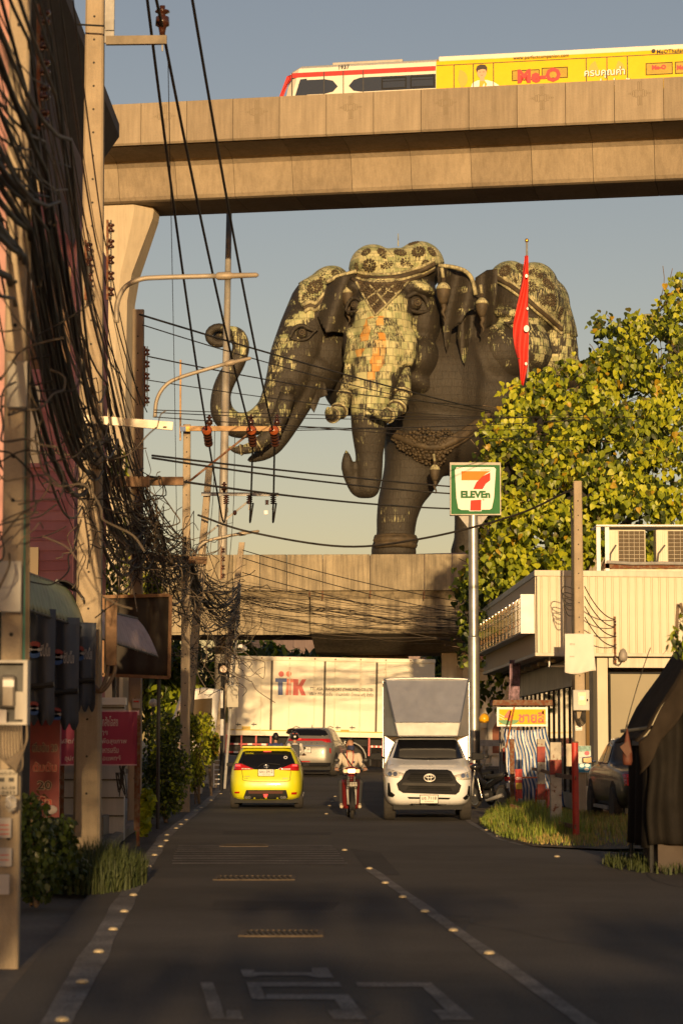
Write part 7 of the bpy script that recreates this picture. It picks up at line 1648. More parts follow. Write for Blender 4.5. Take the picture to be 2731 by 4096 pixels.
PH = empty('pink_house', (5, 135, 0), label='pink plastered house wall showing beyond the lorry under the tree', cat='house'); PNK = mat('pink_plaster', (.62,.26,.15), .8, var=.1, scale=1.5)
a, b = P(1690, 3000, 135), P(2080, 2560, 135); MB().box2((a.x,135,0),(b.x,139,b.z)).build('wall', PNK, PH, W=True); MB().prism([(a.x-.4,b.z),(b.x+.4,b.z),((a.x+b.x)/2,b.z+2)], 134.6, 139.4).build('roof', mat('brown_roof', (.15,.07,.05), .8), PH, W=True)
for k in range(3): x = lerp(a.x, b.x, (k+.5)/3); MB().box2((x-.4,134.95,b.z-2.6),(x+.4,135.05,b.z-1.2)).build('window', GLASSD, PH, W=True)
# guard rail before the white wall
gr = empty('guard_rail', (5, 100, zg(100)), label='low grey guard rail on the far side of the main road', cat='rail'); MB().box2((3.6,99.9,.95+zg(100)),(14,100.0,1.2+zg(100))).build('beam', STEEL, gr, W=True)
for k in range(6): MB().box2((3.8+k*2,100.0,zg(100)),(3.9+k*2,100.1,1.15+zg(100))).build('post', STEEL, gr, W=True)
# ================================================================ left side: house, shop fronts, poles
def thing(name, pts, label, cat, group=None, z=None):
    return empty(name, pts, label=label, cat=cat, group=group)
# pink boarded house with its dark upswept canopy
xh = P(297, 1500, 40).x; HS = empty('pink_boarded_house', (xh-1.5, 40, 0), label='pink weatherboard house under a dark upswept canopy behind the left poles', cat='house')
PKB = [mat('pink_board_%d' % k, c, .7, var=.12, scale=2, streak=.25, streakcol=(.25,.09,.10)) for k, c in enumerate(((.50,.20,.22), (.46,.17,.19), (.54,.23,.24)))]
bms = []
for m in PKB: mb = MB(); mb.prism([(0,0),(-.03,.0),(-.012,.166),(0,.166)], -5.0, 0, 'YZ'); bms.append(mb.mesh('board', m))
for k in range(64): o = link('board', bms[(k*5) % 3], HS); o.location = (1.5, 0, .1+k*.166)
MB().box2((xh-5, 40.0, 0), (xh-.02, 46, 10.8)).build('wall', PKB[1], HS, W=True)
MB().box2((xh-.06, 39.94, 0), (xh+.03, 40.2, 10.8)).build('corner_board', PKB[2], HS, W=True)
for z in (3.5, 6.2, 8.4): MB().box2((xh-1.5,39.93,z),(xh-.55,40,z+1.3)).build('window', GLASSD, HS, W=True); MB().box2((xh-1.56,39.91,z-.07),(xh-.49,39.96,z)).build('window_sill', PKB[2], HS, W=True)
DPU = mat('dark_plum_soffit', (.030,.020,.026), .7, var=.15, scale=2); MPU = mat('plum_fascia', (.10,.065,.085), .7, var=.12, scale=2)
pt = P(478, 548, 40); pw = P(300, 800, 40); pn = P(265, 0, 33.5); d_ = (pn-pt); near = pt+d_*(20/abs(d_.y)); nw = near+(pw-pt); th_ = Vector((0,0,.22))
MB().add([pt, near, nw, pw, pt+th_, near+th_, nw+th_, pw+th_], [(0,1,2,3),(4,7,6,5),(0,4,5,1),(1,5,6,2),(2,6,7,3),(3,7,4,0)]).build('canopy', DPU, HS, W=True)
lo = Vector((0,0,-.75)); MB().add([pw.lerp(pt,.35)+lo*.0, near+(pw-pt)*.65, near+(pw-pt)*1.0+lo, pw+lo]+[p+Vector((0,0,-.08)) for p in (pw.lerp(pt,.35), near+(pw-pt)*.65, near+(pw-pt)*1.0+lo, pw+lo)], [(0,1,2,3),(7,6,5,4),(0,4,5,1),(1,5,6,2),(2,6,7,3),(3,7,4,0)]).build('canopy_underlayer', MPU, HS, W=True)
pl_ = P(52, 1000, 30); PI = empty('pink_pier', (pl_.x-.5, 30, 0), label='peeling pale pink rendered pier at the far left edge', cat='pier'); MB().box2((-.9,0,0),(.5,1.2,12)).build('shaft', mat('peeling_pink', (.46,.24,.22), .85, var=.35, scale=1.6, streak=.5, streakcol=(.3,.22,.17)), PI, bevel=.03)
sh = P(205, 1270, 37); SHL = empty('shingle_screen', (sh.x, 37, sh.z), label='brown wooden shingle screen on the upper floor of the pink house', cat='screen')
sm = MB().box((0,0,0),(.085,.02,.10), rot=Matrix.Rotation(.25,3,'X')).mesh('shingle', WOOD)
for r_ in range(17):
    for c_ in range(6): o = link('shingle', sm, SHL); o.location = ((c_-2.6+.5*(r_ % 2))*.088, rn.uniform(-.008,.008), (8-r_)*.085); o.rotation_euler.y = rn.uniform(-.06,.06)
MB().box2((-.3,.02,-.8),(.3,.06,.8)).build('backing', WOOD, SHL)
# shop row behind the poles: dark room fronts and white shutter
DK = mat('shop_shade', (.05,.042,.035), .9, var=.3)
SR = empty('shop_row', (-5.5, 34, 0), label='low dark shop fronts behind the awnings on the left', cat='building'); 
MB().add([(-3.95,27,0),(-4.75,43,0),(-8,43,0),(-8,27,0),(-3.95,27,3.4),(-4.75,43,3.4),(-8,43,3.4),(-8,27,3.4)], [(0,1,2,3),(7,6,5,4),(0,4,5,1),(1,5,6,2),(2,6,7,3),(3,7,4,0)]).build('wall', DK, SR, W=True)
a, b = P(238, 3262, 39.5), P(500, 2795, 39.5)
MB().box2((a.x-.1,39.5,.0),(b.x,39.7,b.z)).build('white_shutter', mat('white_shutter', (.52,.50,.46), .6, var=.12, scale=1.5, streak=.3), SR, W=True)
for k in range(7): z = lerp(.25, b.z, (k+.5)/7); MB().box2((a.x-.1,39.48,z-.012),(b.x,39.51,z+.012)).build('shutter_groove', SEAMD, SR, W=True)
MB().box2((a.x-.1,39.44,b.z-.10),(b.x+.02,39.72,b.z+.02)).build('shutter_box', WHITEP, SR, W=True)
MB().box2((-4.9,38.4,.1),(-3.75,39.4,.42)).build('step', KERB, SR, W=True, bevel=.02)
# awnings
def awning(name, i0, i1, o0, o1, n, m, label, drop=.22):
    i0, i1, o0, o1 = (P(*q) for q in (i0, i1, o0, o1)); e = empty(name, i0, label=label, cat='awning')
    def fn(u, v):
        p = i0.lerp(i1, u).lerp(o0.lerp(o1, u), v); q = .35*math.sin(v*math.pi)*(i0-o0).length*.6; r = .025*math.sin(u*n*2*math.pi)
        return (p.x, p.y, p.z+q*.55+r*(.4+v*.6)-.02*rn.random()*(v > .95))
    MB().grid(fn, n*4, 10).build('sheet', m, e, W=True, smooth=True, solid=.012); MB().tube([i0, i1], .03, 6).build('back_rail', DARKM, e, W=True); MB().tube([o0-Vector((0,0,.02)), o1-Vector((0,0,.02))], .015, 6).build('front_rail', DARKM, e, W=True)
awning('green_awning', (80,2285,27), (262,2350,33.5), (112,2432,26.2), (338,2505,32.6), 16, mat('awning_green', (.20,.26,.16), .5, var=.2, scale=3, streak=.4), 'faded green corrugated awning over the left-hand shop')
awning('dark_awning', (230,2325,33), (300,2360,37), (330,2390,32.5), (408,2445,36), 12, mat('awning_dark', (.05,.04,.035), .7), 'dark corrugated roof sheet beside the green awning')
awning('pink_awning', (395,2440,38.5), (548,2475,42.8), (405,2550,38), (632,2622,42), 22, mat('awning_pink', (.44,.33,.33), .55, var=.15, scale=3, streak=.35), 'faded pink ribbed awning in front of the billboard back')
# billboard seen from behind
a, b = P(412, 2700, 44.5), P(680, 2388, 44.5); BB = empty('billboard', ((a.x+b.x)/2, 44.5, a.z), label='back of a dark canvas billboard in a wooden frame', cat='billboard')
MB().grid(lambda u, v: (lerp(a.x,b.x,u)+.03*v, 44.5+.02*math.sin(u*22)+.03*math.sin(v*5), lerp(a.z,b.z,v)), 30, 8).build('canvas', mat('dark_canvas', (.036,.028,.02), .8, var=.25, scale=3), BB, W=True, smooth=True, solid=.01)
for q in (((a.x,a.z),(b.x,a.z-.05)), ((a.x,b.z),(b.x,b.z+.03)), ((a.x,a.z),(a.x,b.z)), ((b.x,a.z-.05),(b.x+.02,b.z+.03))): MB().bar((q[0][0],44.44,q[0][1]),(q[1][0],44.44,q[1][1]), .06, .06).build('frame', mat('frame_wood', (.22,.115,.05), .7, var=.3, scale=8), BB, W=True)
for X in (a.x+.2, b.x-.2): MB().cyl((X,44.6,0),(X,44.6,a.z+.2),.035,n=8).build('post', DARKM, BB, W=True)
# roll-down blue shop blinds with faded drink logos
def blind(px0, px1, py0, py1, Y, k, label):
    a, b = P(px0, py1, Y), P(px1, py0, Y); w_, h_ = b.x-a.x, b.z-a.z; e = empty('roller_blind', (a.x, Y, a.z), label=label, cat='blind', group='blue shop blinds')
    def fn(u, v): return (u*w_, .05*math.sin(u*7+k)+.03*math.sin(v*5+u*3), v*h_-(.10*abs(math.sin(u*3*math.pi))*(1 if v == 0 else 0)))
    MB().grid(fn, 18, 12).build('sheet', mat('blind_blue', (.04,.055,.09), .75, var=.35, scale=2.2, streak=.45, streakcol=(.10,.10,.11)), e, smooth=True, solid=.01)
    MB().cyl((0,-.05,h_*.28),(w_,-.05,h_*.30),.035,n=8).build('batten', DARKM, e)
    for zc, r in ((.62,.16),(.08,.13)):
        if zc < .3 and k == 2: continue
        for dz, m in ((.33,'logo_red2'), (0,'logo_white2'), (-.33,'logo_blue2')): MB().prism([(w_*.22+r*.45*math.cos(t), h_*zc+r*dz+r*.30*math.sin(t)) for t in [2*math.pi*i/10 for i in range(10)]], -.09, -.085).build('faded_logo', mat(m, {'logo_red2':(.22,.05,.05),'logo_white2':(.30,.30,.32),'logo_blue2':(.03,.08,.25)}[m], .8), e)
    text('เป๊ปซี่', w_*.4, .16, .02, 0, (w_*.65, -.09, h_*.62), facing=-1).build('faded_lettering', mat('logo_white2', (.3,.3,.32), .8), e, fix=False)
blind(118, 222, 2436, 2868, 28.5, 0, 'leftmost blue shop blind with faded drink logo'); blind(208, 318, 2470, 2890, 30.5, 1, 'middle blue shop blind hanging lowest of the three'); blind(300, 384, 2490, 2818, 32.2, 2, 'right-hand blue shop blind close to the big concrete pole')
# menu banner and magenta shop sign
a, b = P(118, 3270, 29.2), P(242, 2880, 29.2); MN = empty('menu_banner', ((a.x+b.x)/2, 29.2, a.z), label='dark red menu banner with bold lettering under the blue blinds', cat='banner'); w_, h_ = b.x-a.x, b.z-a.z
MB().box2((-w_/2,0,0),(w_/2,.02,h_)).build('sheet', mat('menu_red', (.16,.012,.012), .6, var=.3, scale=4), MN)
for t, z, ww, m in (('เริ่มต้น 20', .72, .85, 'menu_black'), ('ต้มต้น', .52, .8, 'menu_redink'), ('20', .33, .5, 'menu_black'), ('น้ำ', .17, .5, 'menu_redink')): text(t, w_*ww, h_*.10, .05, 0, (0,-.006,h_*z)).build('lettering_edge', mat('menu_cream', (.45,.36,.22), .7), MN, fix=False); text(t, w_*ww*.97, h_*.09, .015, 0, (0,-.012,h_*z)).build('lettering', mat(m, (.03,.01,.01) if 'black' in m else (.4,.04,.03), .7), MN, fix=False)
MB().ell((w_*.2,-.02,h_*.08),(w_*.25,.02,h_*.05),12,6).build('cup_drawing', mat('menu_pale', (.35,.3,.28), .7), MN)
a, b = P(240, 3062, 37.6), P(557, 2842, 37.6); MG = empty('shop_sign', ((a.x+b.x)/2, 37.6, a.z), label='magenta shop sign with white lettering behind the big concrete pole', cat='sign'); w_, h_ = b.x-a.x, b.z-a.z
MB().box2((-w_/2,0,0),(w_/2,.10,h_)).build('panel', mat('sign_magenta', (.32,.012,.075), .55, var=.12, scale=2), MG); fr = MB(); WP = mat('pale_pink_line', (.6,.35,.40), .6)
for q in ((-w_/2,w_/2,0,.02),(-w_/2,w_/2,h_-.02,h_),(-w_/2,-w_/2+.02,.02,h_-.02),(w_/2-.02,w_/2,.02,h_-.02)): fr.box2((q[0],-.012,q[2]),(q[1],.0,q[3]))
fr.build('border', WP, MG)
def sgt(t, px, py, wpx, h): q = P(px, py, 37.6); text(t, wpx*37.6/FPX, h, .01, 0, (q.x-MG.location.x, -.008, q.z-a.z)).build('lettering', mat('pale_lettering', (.62,.50,.50), .6), MG, fix=False)
for t, px, py, wpx, h in (('จำหน่ายเภสัชโอสถ',412,2884,122,.16),('จำหน่าย',396,2928,70,.11),('ผลิตภัณฑ์อาหารเพื่อสุขภาพ',376,2966,262,.11),('ผลิตภัณฑ์อาหารเสริม',400,2999,150,.10),('อุปกรณ์เครื่องมือแพทย์',372,3034,222,.11)): sgt(t, px, py, wpx, h)
for s in (-1, 1): MB().box2((s*w_*.47-.03,.02,-1.0),(s*w_*.47+.03,.08,0)).build('post', RUSTY, MG)
mb = MB()
for k in range(9): mb.tube(bez([(P(490,3075,37.4).x+rn.uniform(-.05,.05),37.4,a.z),(P(490,3100,37.4).x+rn.uniform(-.08,.08),37.35,P(490,3130+8*k,37.4).z),(P(478,3100,37.4).x+rn.uniform(-.06,.06),37.38,P(490,3090,37.4).z)], 6), .008, 5)
tag(mb.build('cable_coil', WIRE), 'coil of black cable hanging below the magenta sign', 'cable')
for px, Y in ((402,37.2),(556,37.3)): q = P(px, 3000, Y); tag(MB().box((q.x,Y,1.0),(.05,.05,2.0)).build('sign_post', RUSTY), 'thin rusty upright at the %s edge of the magenta sign' % ('left' if px < 450 else 'right'), 'post')
# globe lamp, planter, urn, slatted rack, bucket
q = P(614, 2812, 50); GL = empty('globe_lamp', (q.x, 50, 0), label='white globe lamp on a post above the dark bush', cat='lamp'); MB().ell((0,0,q.z),(.09,.09,.09),16,10).build('globe', mat('globe_white', (.5,.46,.4), .3), GL, smooth=True); MB().cyl((0,0,0),(0,0,q.z-.08),.02,n=8).build('post', DARKM, GL)
g = G(785, 3178); e = empty('planter', (g.x, g.y, .0), label='tapered white concrete planter by the road edge', cat='planter'); MB().loft([[(s*x,t*x*.8,z) for s, t in ((-1,-1),(1,-1),(1,1),(-1,1))] for z, x in ((.1,.17),(.62,.24),(.68,.26),(.74,.26))]).build('box', WPL, e, bevel=.012)
g = G(838, 3150); e = empty('garden_urn', (g.x, g.y, zg(g.y)+.1), label='weathered white pedestal urn beside the slatted rack', cat='urn'); MB().lathe([(.20,0),(.20,.08),(.12,.12),(.08,.26),(.10,.32),(.20,.42),(.25,.60),(.24,.78),(.28,.84),(.24,.86),(.2,.8)], 18).build('bowl', mat('urn_stone', (.42,.38,.32), .85, var=.35, scale=7, streak=.5), e, smooth=True)
g = G(872, 3160); e = empty('slatted_rack', (g.x, g.y, zg(g.y)+.08), label='narrow white slatted rack standing at the road edge', cat='rack')
for s in (-1,1): MB().box((s*.12,0,.42),(.03,.03,.84)).build('upright', WHITEP, e)
for k in range(6): MB().box((0,-.01,.1+k*.14),(.21,.03,.03)).build('slat', WHITEP, e)
g = G(888, 3125); e = empty('bucket', (g.x, g.y, zg(g.y)), label='small teal plastic bucket behind the slatted rack', cat='bucket'); MB().lathe([(.09,0),(.12,.2),(.125,.21),(.105,.2)], 14).build('pail', mat('teal_plastic', (.02,.22,.20), .4), e, smooth=True)
g = G(590, 3250); tag(MB().box((g.x+.1, g.y, .19), (.5,.4,.16)).build('kerb_block', KERB, bevel=.02), 'low concrete block under the dark bush', 'block')
# ---------------------------------------------------------------- poles
pB = P(350, 3300, 33); pA = P(36, 3700, 18); pC = P(541, 3000, 46); pD = P(742, 2800, 55); pE0 = P(756, 3050, 62); pE1 = P(838, 1868, 62); pF0 = P(850, 2870, 74); pF1 = P(968, 2192, 74)
conc_pole('utility_pole', pB.x, 33, 0, 13.6, .37, .235, 'tallest concrete utility pole on the left with a bracket at its top'); conc_pole('utility_pole', pA.x, 18, 0, 10, .155, .155, 'nearest concrete utility pole at the left edge with notices')
conc_pole('utility_pole', pC.x, 46, 0, P(536,1240,46).z, .26, .215, 'concrete utility pole carrying the thickest cable tangle'); conc_pole('utility_pole', pD.x, 55, 0, P(742,1698,55).z, .23, .165, 'sunlit concrete utility pole with the long upper crossarm')
conc_pole('utility_pole', pE0.x-.2, 62, zg(62), pE1.z, .26, .17, 'leaning concrete utility pole with the lower crossarm', top=(pE1.x-pE0.x+.2, 0, pE1.z)); conc_pole('utility_pole', pF0.x, 74, zg(74), pF1.z, .25, .18, 'leaning concrete pole beside the traffic light', top=(pF1.x-pF0.x, 0, pF1.z))
hm_ = P(890, 2190, 113); ht = P(917, 840, 113); LM = empty('light_mast', (hm_.x-.15, 113, 0), label='tall pale steel lighting mast rising behind the flyover', cat='light mast'); MB().tube([(0,0,0),(hm_.x-LM.location.x,0,hm_.z),(ht.x-LM.location.x,0,ht.z)], [.27,.22,.13], 10).build('mast', mat('weathered_mast', (.36,.34,.30), .6, .3, var=.35, scale=1.5, streak=.5, streakcol=(.2,.13,.08)), LM, smooth=True)
# street lamps on curved arms
def lamp_arm(pts, Y, head_, label, r=.035):
    c = bez([P(a, b, Y-.25) for a, b in pts], 6); e = empty('street_lamp', c[0], label=label, cat='street lamp'); MB().tube(c, r, 8).build('arm', mat('lamp_arm_metal', (.36,.31,.24), .6, .3, var=.2, scale=4), e, W=True, smooth=True)
    h0, h1 = P(*head_[0], Y-.25), P(*head_[1], Y-.25); d = (h1-h0); mb = MB(); cs = [h0, h0+d*.08, h0+d*.35, h0+d*.4, h0+d*.95, h1]; mb.tube(cs, [.02,.055,.06,.04,.035,.012], 8); mb.build('lamp_head', mat('lamp_head_metal', (.34,.28,.20), .55, .2), e, W=True, smooth=True)
lamp_arm([(468,1290),(470,1215),(500,1150),(560,1118),(640,1110),(860,1104)], 33, ((858,1105),(1035,1100)), 'street lamp on the highest curved arm reaching over the road')
lamp_arm([(620,1670),(628,1600),(660,1545),(720,1510),(900,1456)], 46, ((895,1458),(1005,1432)), 'street lamp on the middle curved arm in front of the raised trunk', .038)
lamp_arm([(775,2260),(782,2210),(810,2175),(860,2155),(955,2136)], 62, ((950,2137),(1038,2124)), 'street lamp on the lowest and smallest curved arm', .04)
# traffic light, camera, cabinet
q = P(885, 3100, 72); TL = empty('traffic_light', (q.x, 72, zg(72)), label='amber traffic light on a black and white striped post', cat='traffic light'); tz = P(893, 2700, 72).z
MB().cyl((0,0,0),(.03,0,tz-.1),.05,n=12).build('post', BLACKP, TL)
for a_, b_ in ((2780,2850),(2895,2960)): MB().cyl((.015,0,P(890,b_,72).z),(.02,0,P(890,a_,72).z),.054,n=12).build('white_band', WHITEP, TL)
MB().box((.05,0,tz+.05),(.30,.22,.34)).build('housing', BLACKP, TL, bevel=.03); MB().lathe([(.0,-.02),(.10,-.02),(.115,0)], 18, (.06,-.12,tz+.04), 'Y').build('amber_lens', mat('amber_lens', (.30,.13,.03), .3, coat=.5, var=.3, scale=30), TL); MB().box((.05,-.14,tz+.19),(.26,.12,.02)).build('visor', BLACKP, TL); MB().box((.16,.0,tz+.02),(.02,.2,.5)).build('backboard', STEEL, TL)
q = P(930, 2840, 73); e = empty('control_cabinet', (q.x, 73, q.z), label='grey control cabinet hung beside the traffic light', cat='cabinet'); MB().box2((-.17,0,.08),(.18,.25,.72)).build('case', mat('cabinet_grey', (.40,.37,.30), .6, var=.15, streak=.2), e, bevel=.012); MB().box((.12,-.01,.4),(.02,.02,.10)).build('handle', BLACKP, e); MB().box2((-.19,-.03,.72),(.2,.27,.75)).build('rain_hood', STEEL, e)
q = P(970, 2590, 73); e = empty('security_camera', q, rz=-25, label='cream security camera on a short arm above the lorry', cat='camera'); MB().box((0,0,0),(.16,.34,.13), rot=Matrix.Rotation(R(-14),3,'X')).build('housing', WHITEP, e, bevel=.03); MB().lathe([(.05,-.01),(.05,.02)], 12, (0,-.18,-.05), 'Y').build('lens', GLASSD, e); MB().tube([(0,.1,-.08),(-.05,.1,-.14),(-.3,.15,-.15)], .018, 6).build('arm', STEEL, e)
q = P(948, 2420, 73.4); tag(MB().cyl((q.x-.35,73.4,zg(73)),(q.x+.1,73.4,P(950,2330,73).z),.045,n=8).build('steel_post', STEEL), 'thin steel post leaning with the pole by the security camera', 'post')
# crossarms and insulators
def pin_ins(e, p, s=1.):
    MB().lathe([(.0,.30*s),(.035*s,.29*s),(.03*s,.25*s),(.085*s,.23*s),(.09*s,.215*s),(.04*s,.19*s),(.035*s,.17*s),(.08*s,.15*s),(.085*s,.05*s),(.05*s,.03*s),(.04*s,-.02*s),(.03*s,-.08*s)], 16, p).build('insulator', BROWNI, e, W=True, smooth=True)
def string_ins(e, p0, p1, n=5, r=.075):
    p0, p1 = Vector(p0), Vector(p1); c = []; rs = []
    for k in range(n):
        for t, q in ((.0,.45),(.2,1.0),(.55,.95),(.8,.45)): c.append(p0.lerp(p1, (k+t)/n)); rs.append(r*q)
    MB().tube(c, rs, 14).build('insulator_string', BROWNI, e, W=True, smooth=True)
Yd = 54.8; ca = empty('crossarm', P(742,1715,Yd), label='long sunlit timber crossarm with three brown insulators', cat='crossarm'); SW = mat('sunlit_timber', (.46,.28,.13), .75, var=.25, scale=5, streak=.2)
MB().bar(P(726,1714,Yd), P(1124,1716,Yd), .09, .11).build('beam', SW, ca, W=True); MB().bar(P(757,1926,Yd), P(992,1738,Yd), .03, .05).build('brace', RUSTY, ca, W=True)
MB().bar(P(723,1440,Yd+.1), P(722,1762,Yd+.1), .04, .06).build('upright', SW, ca, W=True)
for px in (838, 1004, 1108): pin_ins(ca, P(px,1704,Yd), .9)
for px, dx in ((828,8), (1006,6), (1096,6)): string_ins(ca, P(px,1722,Yd-.5), P(px+dx,1782,Yd-.05), 5, .10); MB().lathe([(.12,0),(.09,-.02),(.05,-.05),(.02,-.06)], 16, P(px,1722,Yd-.52), 'Y').build('insulator_face', mat('glazed_orange', (.30,.07,.02), .15, coat=.7), ca, W=True, smooth=True)
MB().box(P(740,1716,Yd-.12), (.21,.03,.11)).build('tape_blue', mat('tape_blue', (.02,.08,.25), .5), ca, W=True); MB().box(P(752,1716,Yd-.13), (.09,.03,.11)).build('tape_yellow', mat('tape_yellow', (.65,.42,.02), .5), ca, W=True)
Ye = 61.8; cb_ = empty('crossarm', P(838,1975,Ye), label='lower grey steel crossarm with hanging fuses and insulators', cat='crossarm'); MB().bar(P(806,1976,Ye), P(1115,1978,Ye), .06, .09).build('beam', STEEL, cb_, W=True); MB().bar(P(828,2138,Ye), P(1008,1994,Ye), .025, .05).build('brace', STEEL, cb_, W=True)
for px in (905, 998, 1093): string_ins(cb_, P(px,1980,Ye-.15), P(px,2018,Ye-.15), 5, .08); MB().tube([P(px,2018,Ye-.15), P(px-3,2040,Ye-.15)], .018, 6).build('clamp', STEEL, cb_, W=True)
pin_ins(cb_, P(897,1966,Ye), .85); string_ins(cb_, P(1068,2000,Ye-.15), P(1068,2020,Ye-.15), 4, .055); MB().box(P(1064,2050,Ye-.15), (.09,.05,.10)).build('fuse', WHITEP, cb_, W=True); MB().box(P(908,2040,Ye-.1), (.07,.05,.12)).build('fuse', DARKM, cb_, W=True); MB().ell(P(940,2051,Ye-.1), (.05,.05,.07), 10, 6).build('fuse', BROWNI, cb_, W=True)
# bracket with the big insulator at the top of the tall pole
Yb = 32.7; br_ = empty('pole_bracket', P(425,165,Yb), label='steel bracket with a big brown insulator on the tallest pole', cat='bracket'); MB().bar(P(425,163,Yb), P(668,160,Yb), .07, .12).build('arm', mat('bracket_steel', (.16,.13,.09), .6, .4, var=.3), br_, W=True); MB().box(P(440,60,Yb), (.13,.06,.80)).build('plate', STEEL, br_, W=True); pin_ins(br_, P(650,118,Yb), 1.15); MB().cyl(P(650,180,Yb), P(650,205,Yb), .012, n=6).build('bolt', STEEL, br_, W=True); MB().box(P(440,100,Yb-.05), (.12,.03,.15)).build('clamp', STEEL, br_, W=True)
MB().tube([P(310,98,Yb),P(345,100,Yb-.1),P(420,104,Yb-.1)], .014, 6).build('strap', DARKM, br_, W=True)
sa = empty('crossarm', P(350,1680,32.7), label='pale slotted steel channel across the tallest pole', cat='crossarm'); MB().bar(P(305,1673,32.7), P(692,1705,32.7), .06, .11).build('channel', mat('pale_channel', (.50,.45,.36), .5, .3), sa, W=True)
for px in (350, 405, 660): MB().box(P(px, 1680+(px-305)*.08, 32.66), (.05,.01,.02)).build('slot', CHASS, sa, W=True)
for (px0, py0, px1, py1, Y, lab) in ((480,1925,735,1925,45.6,'dark timber crossarm holding the cable tangle'), (560,2228,828,2243,54.4,'lower short timber crossarm amid the tangled cables'), (380,1925,600,1928,38,'upper timber beam among the dark cables')):
    e = empty('timber_crossarm', P((px0+px1)/2,(py0+py1)/2,Y), label=lab, cat='crossarm'); MB().bar(P(px0,py0,Y), P(px1,py1,Y), .12, .16).build('beam', WOOD, e, W=True)
# racks of spool insulators on the poles
def spool_rack(px, py0, py1, Y, n, label):
    e = empty('insulator_rack', P(px,py0,Y), label=label, cat='insulator rack'); MB().bar(P(px-14*33/Y,py0,Y), P(px-14*33/Y,py1,Y), .03, .05).build('back_bar', RUSTY, e, W=True); MB().cyl(P(px,py0,Y), P(px,py1,Y), .010, n=6).build('rod', DARKM, e, W=True)
    for k in range(n):
        p = P(px, lerp(py0,py1,(k+.5)/n), Y); MB().lathe([(.0,-.055),(.045,-.055),(.05,-.03),(.022,-.012),(.022,.012),(.05,.03),(.045,.055),(0,.055)], 12, p).build('spool', BROWNI, e, W=True, smooth=True)
        for dz in (-.07,.07): MB().bar(p+Vector((0,0,dz)), p+Vector((-14*33/Y*Y/FPX,0,dz)), .03, .012).build('strap', DARKM, e, W=True)
spool_rack(180, 20, 520, 19.5, 5, 'rack of dark spools high on the nearest pole'); spool_rack(358, 960, 1200, 32.6, 4, 'rack of dark spools on the face of the tallest pole'); spool_rack(445, 880, 1200, 32.9, 5, 'rack of dark spools right of the tallest pole'); spool_rack(590, 1385, 1625, 45.8, 5, 'rack of dark spools at the top of the tangle pole'); spool_rack(893, 2185, 2320, 62, 4, 'rack of small spools on the leaning pole')
# meter box, notices and plates on the nearest pole
def pplate(name, px0, py0, px1, py1, Y, m, label, cat, dep=.02, rz=0): a, b = P(px0,py1,Y), P(px1,py0,Y); e = empty(name, ((a.x+b.x)/2, Y, a.z), rz=rz, label=label, cat=cat); MB().box2((-(b.x-a.x)/2,-dep,0),((b.x-a.x)/2,0,b.z-a.z)).build('sheet', m, e, bevel=.004); return e, b.x-a.x, b.z-a.z
PAPER = mat('paper_notice', (.40,.36,.29), .8, var=.12); PAPER2 = mat('paper_white', (.50,.46,.42), .8, var=.15)
e, w_, h_ = pplate('paper_notice', -20,3078,73,3180,17.85,PAPER,'printed hire notice with phone number on the nearest pole','notice'); text('ขอรับจ้าง', w_*.75, .028, .02, 0, (.01,-.022,h_*.86)).build('lettering', INK, e, fix=False); text('61-58', w_*.6, .024, .03, 0, (.02,-.022,h_*.28)).build('lettering', INK, e, fix=False); text('0433', w_*.6, .024, .03, 0, (.02,-.022,h_*.1)).build('lettering', INK, e, fix=False)
for k in range(2): MB().box((-.03+.07*k,-.021,h_*.6),(.04,.003,.03)).build('vehicle_print', INK, e)
pplate('paper_notice', -10,3272,48,3352,17.85,PAPER2,'torn pale sticker with red print, upper one on the nearest pole','notice'); pplate('paper_notice', -10,3392,50,3466,17.84,PAPER2,'tilted pale sticker with red print, middle one on the nearest pole','notice'); pplate('paper_notice', -10,3498,40,3578,17.85,PAPER2,'blank torn white sticker, lowest one on the nearest pole','notice')
for py in (3300, 3318, 3336, 3420, 3440): q = P(18, py, 17.82); tag(MB().box(q, (.07,.004,.006)).build('red_print', REDI), 'line of red print on a torn sticker of the nearest pole, %s from the top' % ('first' if py == 3300 else ORD[(3300,3318,3336,3420,3440).index(py)]), 'print', 'red print on the stickers')
pplate('metal_plate', 30,1445,112,1630,17.85,mat('plate_grey', (.34,.32,.28), .6, .3),'pale metal plate strapped high on the nearest pole','plate'); pplate('metal_plate', -20,2245,88,2448,17.8,mat('plate_white', (.44,.42,.38), .6),'white cable cover plate on the nearest pole above the meter box','plate')
a, b = P(-40,2900,17.6), P(119,2642,17.6); e = empty('electric_meter', ((a.x+b.x)/2,17.6,a.z), label='open white meter box on the nearest pole', cat='meter box'); w_, h_ = b.x-a.x, b.z-a.z; MT = mat('meter_white', (.46,.43,.38), .6, var=.15, streak=.3)
for q in ((-w_/2,w_/2,0,.02),(-w_/2,w_/2,h_-.02,h_),(-w_/2,-w_/2+.02,.02,h_-.02),(w_/2-.03,w_/2,.02,h_-.02)): MB().box2((q[0],-.10,q[2]),(q[1],.06,q[3])).build('frame', MT, e)
MB().box2((-w_/2,.04,.02),(w_/2-.03,.06,h_-.02)).build('back', DARKM, e); MB().box2((-.06,-.06,.12),(.05,.04,.36)).build('meter', mat('meter_body', (.12,.11,.10), .4, coat=.4), e, bevel=.02); MB().box((0,-.065,.30),(.08,.01,.05)).build('dial', WHITEP, e); MB().box((.08,-.02,.14),(.07,.02,.2)).build('breaker', MT, e); MB().box((-.05,-.11,.06),(.09,.01,.10)).build('sticker', PAPER2, e)
